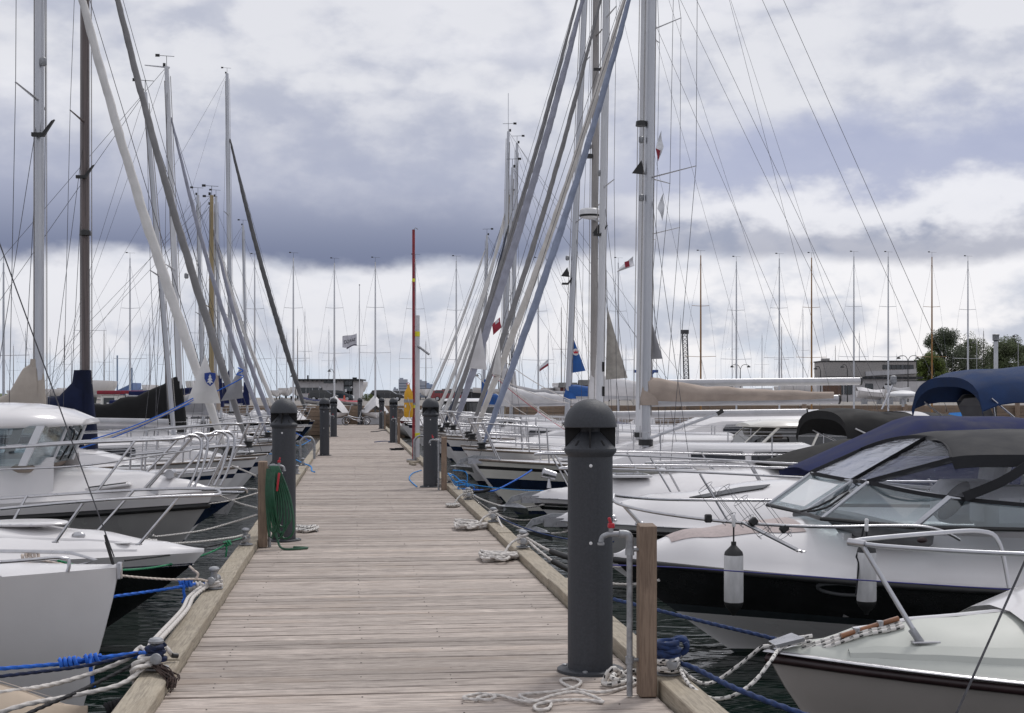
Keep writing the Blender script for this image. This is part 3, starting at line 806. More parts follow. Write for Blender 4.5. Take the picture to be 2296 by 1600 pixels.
def mastrig(bt, mx, mh, m=None, r=(.065, .05), rake=.02, foot=None, furl=None, furl_r=.055, furl_z=None, furl_bow=.12, spread=(.52,), sp_len=.75, boom=None, cover=None, cov_h=.45, boom_l=3.0, boom_z=1.7, cover_m=None,
            backstay=True, shr=True, wire=.0045, wind=True, boom_m=None, furl_lo=.35, steps=False, halyard=True, slug='', sp_sweep=.12, throat=.5, cov_w=1.0, cov_p=None):
    """mast, spreaders, standing rigging, furled headsail, boom and sail cover of a sailing boat"""
    root = bt.root; m = m or ALU
    z0 = foot if foot is not None else bt.sheer(mx) + .35
    top = Vector((mx + rake * mh, 0, mh)); ft = Vector((mx, 0, z0 - .03))
    ax = lambda z: ft + (top - ft) * ((z - ft.z) / (top.z - ft.z))
    zs_ = [0, .5, .8, 1]; pts = [ft.lerp(top, q) for q in zs_]
    ms = MB().tube(pts, [r[0], r[0], (r[0] + r[1]) / 2, r[1]], 14, ell=.72).build('mast', m, root)
    MB().tube([ax(z0) + Vector((0, 0, 0)), ax(z0) + Vector((0, 0, .10))], r[0] * 1.25, 12).build('mast_step', PLAST, ms)
    MB().tube([ax(z0 + .5) + Vector((r[0] * .86, 0, 0)), ax(mh - .3) + Vector((r[1] * .86, 0, 0))], .009, 5).build('sail_track', ALUD, ms)
    if halyard:
        for dy_ in (-.028, .03): MB().tube([ax(z0 + .6) + Vector((-r[0] * 1.15, dy_, 0)), ax(mh - .2) + Vector((-r[1] * 1.1, dy_, 0))], .004, 4).build('halyard', ROPEG, ms)
    h_ = top.z
    tips = []
    for q in spread:
        c_ = ax(q * h_)
        for sg in (-1, 1):
            tip = c_ + Vector((sp_len * sp_sweep, sg * sp_len * (1.15 - .35 * q), .06))
            b = MB().tube([c_, tip], [.026, .014], 8, ell=.5); b.build('spreader', m, ms)
            if sg == bt.near() or True: tips.append((q, sg, tip))
    if wind:
        b = MB().tube([top, top + Vector((0, 0, .22))], .006, 5); b.tube([top + Vector((-.16, 0, .22)), top + Vector((.2, 0, .235))], .006, 5)
        b.box(top + Vector((.19, 0, .235)), (.09, .008, .06)); b.lathe([(.03, 0), (.03, .07)], 8, top + Vector((.05, 0, 0))); b.build('wind_vane', PLAST, ms)
    L = bt.L
    if shr:
        for sg in (-1, 1):
            base = Vector((mx + .18, sg * bt.hb(mx) * .9, bt.sheer(mx)))
            prev = base
            for q, s2, tip in sorted(tips):
                if s2 == sg: MB().tube([prev, tip], wire, 4).build('shroud', WIRE, root); prev = tip
            MB().tube([prev, ax(h_ * .97)], wire, 4).build('shroud', WIRE, root)
            lo = ax(h_ * (spread[0] if spread else .5) - .05)
            MB().tube([Vector((mx + .5, sg * bt.hb(mx + .4) * .88, bt.sheer(mx))), lo], wire, 4).build('shroud', WIRE, root)
    if backstay:
        MB().tube([Vector((L - .05, 0, bt.sheer(L) + .05)), top], wire, 4).build('backstay', WIRE, root)
    fz = furl_z or h_ * .95
    bow = Vector((furl_bow, 0, bt.sheer(0) + .06)); hd = ax(fz)
    MB().tube([bow, hd], wire, 4).build('forestay', WIRE, root)
    if furl:
        n = 26; pts = []; rr = []
        a, b2 = bow.lerp(hd, .025), bow.lerp(hd, .975)
        for i in range(n + 1):
            q = i / n; p = a.lerp(b2, q) + Vector((.10 * math.sin(math.pi * q), 0, -.16 * math.sin(math.pi * q)))
            p += Vector((.003 * math.sin(i * 1.9), .003 * math.cos(i * 2.3), 0))
            pts.append(p); rr.append(furl_r * interp([(0, .35), (.06, .9), (.25, 1.05), (.7, .85), (.95, .5), (1, .3)], q) * (1 + .03 * math.sin(i * 2.7)))
        n2 = 3; pf = spline(pts, .06)
        rf = [interp([(k / n, rr[k]) for k in range(n + 1)], i / (len(pf) - 1)) * (1 + .02 * math.sin(i * .9) + .02 * math.sin(i * .37)) for i in range(len(pf))]
        # spiral overlap of the rolled cloth: section with a step that turns along the stay
        fr = frames(pf); rings = []; N_ = 14
        for i, (p, (u, w_)) in enumerate(zip(pf, fr)):
            ring = []
            for k in range(N_):
                a_ = 2 * math.pi * k / N_; ph = ((k / N_) - i * .16) % 1.0
                q = rf[i] * (.92 + .13 * ph)
                ring.append(p + u * math.cos(a_) * q + w_ * math.sin(a_) * q)
            rings.append(ring)
        f_ = MB().loft(rings, True, True).build('furled_sail', furl, root, 45)
        MB().lathe([(.05, 0), (.085, .01), (.085, .03), (.06, .04), (.06, .08), (.085, .09), (.085, .11), (.05, .12)], 14, bow.lerp(hd, .012)).build('furler_drum', PLAST, f_)
    if boom:
        a = ax(boom_z) + Vector((.08, 0, 0)); e = a + Vector((boom_l, 0, .05))
        bo = MB().tube([a, e], .055, 12, ell=1.35).build('boom', boom_m or BOOMM, root)
        MB().tube([e, e + Vector((.03, 0, 0))], .062, 12, ell=1.35).build('boom_end', PLAST, bo)
        MB().tube([e + Vector((-.1, 0, 0)), top], .003, 4).build('topping_lift', WIRE, root)
        if cover:
            n = 16; rings = []
            for i in range(n + 1):
                q = i / n; c_ = a.lerp(e, -.02 + q * .99); hh = interp([(a2, b2 * cov_h) for a2, b2 in (cov_p or [(0, 1), (.08, .93), (.3, .62), (.7, .42), (1, .30)])], q); ww = cov_w * interp([(0, .13), (.2, .16), (.7, .13), (1, .08)], q)
                hh *= 1 + .05 * math.sin(i * 2.1); ring = []
                for k in range(16):
                    t_ = 2 * math.pi * k / 16; yy = math.sin(t_) * ww * (1.0 if math.cos(t_) < 0 else .75); zz = -math.cos(t_)
                    zz = (zz * .5 + .5) * (hh + .02) - .02
                    ring.append(c_ + Vector((.012 * math.sin(3 * t_ + i), yy * (1 + .06 * math.sin(5 * t_ + i * 1.3)), zz)))
                rings.append(ring)
            cv = MB().loft(rings, True, True).build('sail_cover', cover, root, 60)
            # throat of the cover laced up round the mast
            ring2 = []
            for q, rr_ in ((0, .17), (.25, .16), (.5, .13), (.8, .105), (1, .085)):
                c_ = ax(boom_z - .05 + q * (cov_h + throat)); rr_ *= cov_w; ring2.append([c_ + Vector((math.cos(2 * math.pi * k / 12) * rr_ * (1.15 if math.cos(2 * math.pi * k / 12) > 0 else .8) + .02, math.sin(2 * math.pi * k / 12) * rr_ * .8, 0)) for k in range(12)])
            MB().loft(ring2, True, True).build('cover_throat', cover, cv, 60)
    return ms

def coachroof(bt, x0, x1, w0, w1, h, m, win=None, nwin=2, name='coachroof', x_sl=.5, dz=0.0):
    """trunk cabin with sloping front, rounded shoulders and dark side windows"""
    rings = []
    N_ = 14
    for i in range(N_ + 1):
        q = i / N_; x = x0 + (x1 - x0) * q; hw = w0 + (w1 - w0) * q ** .8; hh = h * min(1.0, (q / max(.01, x_sl)) ** .8) * (1 + .1 * q); zb = bt.sheer(x) + dz
        hh = max(.02, hh)
        ring = [(x, -hw, zb - .02), (x, -hw * .97, zb + hh * .55), (x, -hw * .90, zb + hh * .88), (x, -hw * .72, zb + hh), (x, 0, zb + hh * 1.12), (x, hw * .72, zb + hh), (x, hw * .90, zb + hh * .88), (x, hw * .97, zb + hh * .55), (x, hw, zb - .02)]
        rings.append([Vector(p) for p in ring])
    o = MB().loft(rings, False, False)
    o.f.append(tuple(len(o.v) - 9 + k for k in range(9))); o.m.append(0)
    ob = o.build(name, m, bt.root, 40)
    if nwin:
        for sg in (-1, 1):
            a, e = x0 + (x1 - x0) * .42, x1 - .15; d = (e - a) / nwin
            for k in range(nwin):
                xa, xb = a + k * d + .05, a + (k + 1) * d - .05
                def sp(x, f):
                    q = (x - x0) / (x1 - x0); hw = w0 + (w1 - w0) * q ** .8; hh = h * min(1, (q / x_sl) ** .8) * (1 + .1 * q); zb = bt.sheer(x) + dz
                    return Vector((x, sg * (hw * (1 - .055 * f) + .006), zb + hh * f))
                poly = [sp(xa, .3), sp(xb - .04, .3), sp(xb, .42), sp(xb, .66), sp(xb - .04, .78), sp(xa + .06, .78), sp(xa, .66)]
                MB().slab(poly, .008).build('window', DARKW, ob, flat=True)
    return ob
def hatch(bt, x, y, z, sx, sy, m=None, name='hatch'):
    o = MB().box((x, y, z), (sx, sy, .035), bev=.012).build(name, m or WHITEP, bt.root)
    MB().box((x, y, z + .02), (sx * .8, sy * .8, .01), bev=.003).build('hatch_pane', DARKW, o)
    return o
def simple_sail(name, label, X, Y, side, L=8.0, B=2.6, fb=.95, mats=None, bands=None, mx=2.9, mh=11, roof=True, rub=True, yaw=0.0, hand=True, detail=True, deck_m=None, trim=None, pul=True, **rig):
    bt = Boat(name, label, 'sailboat', X, Y, side, L, B, fb, rake=.75, pw=1.9, yaw=yaw, group='sailing boats moored along the pier')
    mats = mats or [DARK_AF, GEL, HNAVY]
    bt.hull(bands or [(.02, 'w', 0), (.10, 'w', 2), (.74, 'f', 1), (.84, 'f', 2), (1.0, 'f', 1)], mats)
    bt.deck([(0, .02), (L * .4, .07), (L, .05)], deck_m or GEL, pwv=2)
    if rub: bt.rubrail(trim or TEAKD, .03, .035)
    if roof: coachroof(bt, mx - .95, mx + 2.7, .35, .85, .36, GEL, x_sl=.35)
    if detail:
        if pul: bt.pulpit(1.15, .6)
        if hand: bt.lifelines(1.15, L - .8, 4)
        hatch(bt, mx - 1.25, 0, bt.sheer(mx - 1.2) + .08, .45, .45)
    ms = mastrig(bt, mx, mh, **rig)
    return bt, ms

# ------------------------------------------------------------------ near motor boats, right of the pier
def on_deck(bt, x, y, crown, pwv=2.2, inset=.97):
    w_ = bt.hb(x) * inset; a = max(0.0, 1 - (abs(y) / (w_ * .94)) ** pwv)
    return Vector((x, y, bt.sheer(x) + interp(crown, x) * a))
MBG = 'motor boats moored along the pier'
# --- sage grey runabout, bottom right
ra = Boat('motorboat', 'pale sage-grey runabout bow with maroon rub rail at bottom right', 'motorboat', 1.95, 6.55, 1, 5.0, 2.0, .76, .70, rake=.55, pw=2.2, wl0=.10, flare=.8, group=MBG)
ra.hull([(.02, 'w', 0), (1.0, 'f', 1)], [DARK_AF, TAUPE], draft=.3, nsta=22)
rac = [(0, .01), (.10, .04), (.26, .09), (.5, .16), (.8, .215), (1.2, .255), (2.0, .29), (5, .30)]
ra.deck(rac, GELS, pwv=1.9, nx=40, nv=25)
ra.rubrail(MAROON, .045, .045, dz=-.012)
ra.rubrail(STEEL, .052, .018, dz=.022, name='trim_strip')
# raised centre panel, side ledge of the foredeck
for sg in (-1, 1):
    rows = []
    for i in range(24):
        x = .34 + i * .12; w_ = ra.hb(x)
        rows.append([on_deck(ra, x, sg * w_ * v_, rac, 1.9) + Vector((0, 0, dz_)) for v_, dz_ in ((.60, .002), (.62, .018), (.72, .018), (.745, .0))])
    MB().grid(rows).build('deck_ledge', GELS, ra.root, 25)
rows = []
for i in range(20):
    x = .42 + i * .14; w_ = .006
    rows.append([on_deck(ra, x, v_, rac, 1.9) + Vector((0, 0, dz_)) for v_, dz_ in ((-.022, .0), (-.014, .008), (.014, .008), (.022, .0))])
MB().grid(rows).build('centre_rib', GEL, ra.root, 30)
# white screen cowl
rows = []
for i in range(8):
    q = i / 7; x = 1.15 + q * .9; hh = .02 + .34 * q; w_ = .55 + .22 * q
    rows.append([Vector((x, w_ * v_, ra.sheer(x) + interp(rac, x) * (1 - abs(v_) ** 2 * .5) + hh * (1 - .35 * v_ ** 4))) for v_ in (-1, -.9, -.6, -.2, .2, .6, .9, 1)])
rows = [[p - Vector((0, 0, .35)) if k in (0, len(r_) - 1) else p for k, p in enumerate(r_)] for r_ in rows]
MB().grid(rows).build('screen_cowl', GEL, ra.root)
zt = 1.285
apex = Vector((.40, -.02, zt + .01))
nr = [apex, (.5, -.12, zt), (.9, -.42, zt - .005), (1.6, -.66, zt - .01), (2.6, -.8, zt - .02)]
fr_ = [apex, (.52, .06, zt + .015), (.95, .30, zt + .015), (1.25, .42, zt + .01), (1.36, .45, zt - .05), (1.42, .46, 1.0)]
MB().tube(spline(nr, .05), .0115, 10).build('bow_rail', ALU, ra.root); MB().tube(spline(fr_, .03), .0115, 10).build('bow_rail', ALU, ra.root)
ft = on_deck(ra, .66, -.24, rac, 1.9)
lg_ = MB().tube([apex + Vector((.04, -.05, -.012)), ft], .0115, 10).build('rail_leg', ALU, ra.root)
MB().box(ft + Vector((.02, 0, .006)), (.13, .05, .012), bev=.004).build('leg_foot', STEEL, lg_); MB().tube([ft, ft + (apex - ft) * .14], .018, 10).build('leg_socket', GALV, lg_)
MB().tube([apex + Vector((-.01, 0, 0)), apex + Vector((.05, -.06, -.005))], .019, 10).build('rail_clamp', STEEL, ra.root)
cw = MB()
c0, c1 = on_deck(ra, .33, -.09, rac, 1.9), on_deck(ra, .62, -.06, rac, 1.9); up = Vector((0, 0, .035))
ck = MB().tube([c0 + up, c1 + up], .0125, 10).build('deck_cleat', TEAK, ra.root)
for q in (.27, .68): MB().tube([c0.lerp(c1, q) + Vector((0, 0, .0)), c0.lerp(c1, q) + Vector((0, 0, .05))], .017, 10).build('cleat_base', STEEL, ck)
tipd = on_deck(ra, .07, 0, rac, 1.9)
MB().slab([tipd + Vector((-.045, -.05, .02)), tipd + Vector((-.045, .06, .02)), tipd + Vector((.075, .08, .055)), tipd + Vector((.09, -.07, .055))], .016).build('bow_fairlead', STEEL, ra.root)
dc = on_deck(ra, .62, .34, rac, 1.9)
MB().lathe([(.045, -.002), (.045, .006), (.036, .008)], 20, dc).build('filler_cap', GELS, ra.root)
raw_ = ra
# --- black and white sports cruiser
rb = Boat('motorboat', 'white-decked sports cruiser with black topsides, charcoal hood and two white fenders', 'motorboat', 2.0, 10.8, 1, 6.6, 2.7, .74, .56, rake=.95, pw=2.1, wl0=.06, wl1=.8, flare=.75, group=MBG, dip=.02)
rb.hull([(.03, 'w', 0), (.40, 'f', 1), (.44, 'f', 2), (.53, 'f', 3), (.94, 'f', 4), (1.0, 'f', 5)], [DARK_AF, GELG, GEL, HSLATE, HCHAR, RUB], nsta=26)
rbc = [(0, .02), (.15, .08), (.65, .235), (1.15, .32), (1.6, .37), (2.4, .40), (7, .40)]
rb.deck(rbc, GEL, pwv=2.6, nx=40, nv=25, lip=.02, x1=1.62)
for sg in (-1, 1):                                                     # side decks and cockpit coaming
    rows = []
    for i in range(24):
        x = 1.60 + i * .217; w_ = rb.hb(x) * .97; pr = [on_deck(rb, x, sg * w_ * v_, rbc, 2.6) + Vector((0, 0, .02)) for v_ in (1.0, .97, .93, .88, .8, .72, .64, .57)]
        pr += [Vector((x, sg * w_ * .55, pr[-1].z + .02)), Vector((x, sg * w_ * .52, pr[-1].z)), Vector((x, sg * w_ * .51, .40))]
        rows.append(pr)
    MB().grid(rows).build('side_deck', GEL, rb.root, 50)
MB().box((3.9, 0, .38), (4.6, 1.3, .04)).build('cockpit_floor', mat('cockpit_grey', (.22, .22, .225), .7), rb.root)
MB().box((1.66, 0, .72), (.06, 1.15, .5)).build('bulkhead', GELG, rb.root)
rb.rubrail(RUB, .055, .05, dz=-.01)
# spray rail low on the topsides
rows = []
for i in range(22):
    x = .5 + i * .26; rows.append([rb.pt(x, -1, z_) + Vector((0, -o_, 0)) for z_, o_ in ((.10, 0), (.085, .03), (.12, .03), (.14, 0))])
MB().grid(rows).build('spray_rail', GELG, rb.root)
# taupe non-slip foredeck
rows = []
for i in range(14):
    x = .42 + i * .075; w_ = rb.hb(x) * .48
    rows.append([on_deck(rb, x, w_ * v_, rbc, 2.6) + Vector((0, 0, .026)) for v_ in (-1, -.6, -.2, .2, .6, 1)])
MB().grid(rows).build('antislip_panel', mat('antislip_pink_grey', (.42, .355, .345), .8, var=.08, scale=30, bump=.2, bscale=200), rb.root)
pts = rb.pt(2.05, -1, .50); n_ = 20
ring_o = [rb.pt(1.42 + .17 * math.cos(2 * math.pi * k / n_), -1, .595 + .045 * math.sin(2 * math.pi * k / n_)) + Vector((0, -.006, 0)) for k in range(n_)]
po = MB().tube(ring_o, .016, 8, closed=True).build('porthole', mat('grey_rubber', (.10, .105, .11), .5), rb.root); MB().slab(ring_o, .004).build('porthole_glass', DARKW, po)
for px_, dz_ in ((2.95, .50), (3.6, .52)): MB().lathe([(.022, 0), (.024, .012), (.015, .016)], 14, rb.pt(px_, -1, dz_), Matrix.Rotation(R(90), 4, 'X')).build('vent', STEEL, rb.root)
nv_ = on_deck(rb, 1.95, -.95, rbc, 2.6)
MB().ball(PY(2068, 1212, 9.64), .024, 10, (1.7, .8, .9)).build('navigation_light', MAROON, rb.root, world=True)
b0, b1, b2, b3 = (3.50, 10.8, .50), (3.42, 10.12, .51), (3.97, 9.74, .475), (5.6, 9.58, .44)
t0, t1, t2, t3 = (3.90, 10.8, .745), (3.78, 10.15, .772), (4.26, 9.80, .682), (5.6, 9.63, .56)
mir = lambda p: Vector((p[0], 21.6 - p[1], p[2]))
ws = MB()
for q in ([b0, b1, t1, t0], [b1, b2, t2, t1], [b2, b3, t3, t2]):
    for f_ in (lambda p: p, mir):
        MB().slab([f_(p) for p in q], .006).build('windscreen_pane', GLS, rb.root, world=True, flat=True)
for f_ in (lambda p: p, mir):
    for path, r_ in (([b0, b1, b2, b3], .016), ([t0, t1, t2, t3], .013)): MB().tube([f_(Vector(p)) for p in path], r_, 8).build('windscreen_frame', PLAST if r_ > .015 else ALU, rb.root, world=True)
    for a, e, r_ in ((b1, t1, .013), (b2, t2, .022)): MB().tube([f_(a), f_(e)], r_, 8).build('windscreen_post', ALU, rb.root, world=True)
MB().tube([b0, t0], .012, 8).build('windscreen_post', ALU, rb.root, world=True)
wp = MB().tube(spline([(3.40, 10.55, .53), (3.52, 10.5, .57), (3.74, 10.42, .70)], .05), .009, 6).build('wiper', PLAST, rb.root, world=True)
wp2 = MB().tube(spline([(3.37, 10.3, .55), (3.5, 10.25, .58), (3.66, 10.2, .70)], .05), .009, 6).build('wiper', PLAST, rb.root, world=True)
# cockpit: seats and dash behind the glass
MB().box((3.95, 10.8, .40), (.55, 1.7, .14), bev=.04, ry=.15).build('dashboard', mat('dash_grey', (.16, .16, .165), .6), rb.root, world=True)
for yy in (10.3, 11.3):
    so = MB().box((5.0, yy + (.12 if yy < 10.8 else -.12), .55), (.5, .42, .35), bev=.08); so.box((5.25, yy + (.12 if yy < 10.8 else -.12), .8), (.14, .4, .45), bev=.06, ry=.15); so.build('seat', WHITEP, rb.root, world=True)
MB().lathe([(.01, 0), (.17, .004), (.175, .012), (.16, .02), (.01, .01)], 24, (4.5, 10.25, .62), Matrix.Rotation(R(-55), 4, 'Y')).build('steering_wheel', PLAST, rb.root, world=True)
# charcoal hood over the cockpit with clear vinyl sides
def arch(x, yc, hw, ze, zm, n=15, k=2.6):
    return [Vector((x + .18 * abs(v_) ** 2 * -1 + .0, yc + hw * v_, ze + (zm - ze) * (1 - abs(v_) ** k))) for v_ in [-1 + 2 * i / (n - 1) for i in range(n)]]
rows = [arch(4.50, 10.8, .92, .95, 1.075), arch(4.54, 10.8, .93, .96, 1.105), arch(4.7, 10.8, .95, .97, 1.135), arch(5.2, 10.8, 1.0, .97, 1.15), arch(5.9, 10.8, 1.02, .96, 1.14), arch(6.8, 10.8, 1.02, .94, 1.13)]
inner = [[p - Vector((0, 0, .012)) for p in r_] for r_ in rows]
hd = MB().grid(rows); hd.grid([r_[::-1] for r_ in inner]); hood = hd.build('hood', CANG, rb.root, 60, world=True)
def strip(path, w_, m, name, par, th=.006):
    path = [Vector(p) for p in path]; ps = spline(path, .06); fr = frames(ps); vd = Vector((-.11, -.99, .05))
    b = MB(); rings = []
    for p, _ in zip(ps, fr):
        i = ps.index(p); tdir = (ps[min(i + 1, len(ps) - 1)] - ps[max(0, i - 1)]).normalized(); sd = tdir.cross(vd).normalized() * w_ / 2; nn = tdir.cross(sd).normalized() * th / 2
        rings.append([p - sd - nn, p + sd - nn, p + sd + nn, p - sd + nn])
    return b.loft(rings, True, True).build(name, m, par, 40, world=True)
front = rows[0]
# vinyl: front left / right, near and far sides, all laced to the edge of the hood
def lerpl(pts, q):
    q = q * (len(pts) - 1); i = min(int(q), len(pts) - 2); return pts[i].lerp(pts[i + 1], q - i)
for f_, ed in ((lambda p: Vector(p), 0), (mir, -1)):
    tl = [f_(Vector(p)) for p in (t0, t1, t2, t3)]
    fr_top = rows[0][7::-1] if ed == 0 else rows[0][7:]
    e_top = [r_[ed] for r_ in rows]
    for bot, top in (([tl[0], tl[1]], fr_top), ([tl[1], tl[2]], e_top[:4]), ([tl[2], tl[3]], e_top[3:])):
        g = []
        for j in range(9):
            g.append([lerpl(bot, i / 10).lerp(lerpl(top, i / 10), j / 8) + Vector((.010 * math.sin(i * 1.7 + j), .012 * math.sin(j * 2.1 + i * .8), 0)) * (0 < i < 10 and 0 < j < 8) for i in range(11)])
        MB().grid(g).build('clear_panel', VINYL, rb.root, 80, world=True)
    strip([tl[1], tl[1].lerp(fr_top[-1], .5), fr_top[-1]], .045, CANG, 'hood_seam', hood)
    strip([tl[0], tl[0].lerp(fr_top[0], .5), fr_top[0]], .04, CANG, 'hood_seam', hood)
    strip([p + Vector((0, 0, -.03)) for p in e_top], .09, CANG, 'hood_edge', hood)
    strip(fr_top, .05, CANG, 'hood_front_hem', hood)
    strip(tl, .03, CANG, 'hood_hem', hood)
strip([(4.34, 9.73, .69), (4.62, 9.72, .80), (4.85, 9.74, .93)], .07, CANG, 'hood_strap', hood)
for i in range(8):
    q = i / 7; p = Vector(t1).lerp(Vector(t3), q) if i > 2 else Vector(t1).lerp(Vector(t2), i / 3)
    MB().ball(p + Vector((0, -.02, -.005)), .014, 8).build('snap_fastener', STEEL, hood, world=True)
# rails of the cruiser, taken along both gunwales
nearrail = [(1376, 1110, 10.72), (1382, 1128, 10.55), (1454, 1147, 10.25), (1588, 1166, 9.9), (1721, 1177, 9.68), (1854, 1182, 9.55), (1988, 1180, 9.5), (2070, 1182, 9.5), (2120, 1194, 9.5), (2152, 1211, 9.52)]
rb.rail([PY(*p) for p in nearrail], .0125, 'bow_rail', world=True)
farrail = [(1376, 1110, 10.88), (1400, 1114, 11.2), (1480, 1120, 11.6), (1600, 1122, 11.9), (1860, 1124, 12.1)]
rb.rail([PY(*p) for p in farrail], .0125, 'bow_rail', world=True)
for (a, e) in (((1392, 1128, 10.5), (1452, 1196, 10.4)), ((1400, 1135, 10.45), (1460, 1197, 10.36)), ((1670, 1172, 9.74), (1800, 1238, 9.62)), ((1662, 1171, 9.74), (1790, 1236, 9.62))):
    rb.stanchions([(PY(*e), PY(*a))], .011, world=True)
# wire baskets for fenders, hung on the rail
BK = 'wire fender baskets on the cruiser rail'
def basket(px, py, Y, lb, ln=.30, tilt=R(52)):
    o = MB(); c_ = PY(px, py, Y); ax_ = Vector((math.cos(tilt), 0, -math.sin(tilt))); u = Vector((0, 1, 0)); w_ = ax_.cross(u)
    for q in (-.5, .42):
        ring = [c_ + ax_ * (ln * q) + (u * math.cos(2 * math.pi * k / 20) + w_ * math.sin(2 * math.pi * k / 20)) * .06 for k in range(20)]
        o.tube(ring, .002, 5, closed=True)
    for k in range(3):
        a = .5 + k * 2 * math.pi / 3; d_ = (u * math.cos(a) + w_ * math.sin(a)) * .06; d2 = (u * math.cos(a + .35) + w_ * math.sin(a + .35)) * .06
        o.tube(spline([c_ - ax_ * ln * .5 + d_, c_ + ax_ * ln * .42 + d_, c_ + ax_ * ln * .5 + (d_ + d2) * .4, c_ + ax_ * ln * .42 + d2], .04), .002, 5)
    root = tag(o.build('fender_basket', WIREL), lb, 'basket', BK)
    return root
for a_ in ((1610, 1130, 9.85, 'wire fender basket on the cruiser rail, nearest the bow'), (1650, 1135, 9.8, 'wire fender basket on the cruiser rail, second from the bow'), (1690, 1160, 9.72, 'wire fender basket hanging lowest on the cruiser rail, left of pair'), (1735, 1168, 9.7, 'wire fender basket on the cruiser rail, closest to the windscreen')): basket(*a_)
for p in ((1588, 1163, 9.88), (1689, 1170, 9.7), (1758, 1186, 9.64)): MB().box(PY(*p), (.05, .04, .06), bev=.008, ry=.9 if p[0] > 1600 else 0).build('basket_clamp', PLAST, rb.root, world=True)
# two fenders
FG = 'white fenders hung along the black topsides'
def fender(px, py0, py1, Y, lb, top=1168):
    c_ = PY(px, py0, Y); L_ = (py1 - py0) * Y / F_PX; r_ = .066
    root = thing('fender', lb, 'fender', (c_.x, c_.y, c_.z - L_), 0, FG)
    MB().lathe([(.012, .0), (.02, .02), (r_ * .8, .055), (r_ * .98, .08), (r_, .095)], 24).build('lower_cap', RUB, root)
    MB().lathe([(r_ * .97, .093), (r_ * 1.01, .10), (r_ * 1.01, L_ - .095), (r_ * .97, L_ - .09)], 24).build('fender_body', mat('fender_vinyl', (.60, .60, .61), .5, var=.10, scale=14, dirt=.25, stretch=(1, 1, .3)), root)
    MB().lathe([(r_, L_ - .094), (r_ * .92, L_ - .07), (r_ * .55, L_ - .045), (.018, L_ - .025), (.018, L_)], 24).build('upper_cap', RUB, root)
    tp_ = PY(px, top, Y); h_ = tp_.z - (c_.z - L_)
    MB().tube([(0, 0, L_ - .02), (0, 0, h_)], .006, 6).build('lanyard', ROPEK, root)
    MB().box((0, 0, h_), (.022, .03, .09), bev=.006).build('rail_hook', WHITEP, root)
fender(1645, 1215, 1385, 9.62, 'white fender with black ends hanging at the cruiser bow, wholly visible')
fender(1943, 1208, 1385, 9.42, 'white fender on the cruiser behind the runabout rail', 1178)
rope([PY(1936, 1185, 9.44), PY(1928, 1225, 9.42), PY(1920, 1250, 9.42), PY(1925, 1262, 9.4), PY(1921, 1320, 9.38), PY(1919, 1335, 9.38)], .006, ROPEK, 'thin black lanyard dangling beside the second white fender', 'lanyard_line', 'rope', 0, None)

# --- white cruisers further along
def anchor(bt, x=-.12, z=None, s=1.0):
    z = z if z is not None else bt.sheer(0) - .02
    ag = MB(); d = Vector
    sh = [d((x + .55 * s, 0, z + .03)), d((x + .1 * s, 0, z + .06)), d((x - .12 * s, 0, z + .0)), d((x - .22 * s, 0, z - .12))]
    a = MB()
    for p, q in zip(sh, sh[1:]):
        a.loft([[p + d((0, -.012, -.035)), p + d((0, .012, -.035)), p + d((0, .012, .035)), p + d((0, -.012, .035))], [q + d((0, -.012, -.035)), q + d((0, .012, -.035)), q + d((0, .012, .035)), q + d((0, -.012, .035))]], True, True)
    o = a.build('anchor', GALV, bt.root)
    c_ = d((x - .2 * s, 0, z - .1)); f_ = MB()
    f_.add([c_ + d((-.10, 0, .02)), c_ + d((.26 * s, -.15 * s, .0)), c_ + d((.30 * s, 0, -.10 * s)), c_ + d((.26 * s, .15 * s, .0)), c_ + d((.12, 0, .06))], [(0, 1, 4), (0, 4, 3), (0, 2, 1), (0, 3, 2), (1, 2, 4), (2, 3, 4)])
    f_.build('anchor_fluke', GALV, o)
    rl = MB(); rl.box((x + .2, -.05, z), (.4, .012, .09)); rl.box((x + .2, .05, z), (.4, .012, .09)); rl.build('bow_roller', STEEL, bt.root)
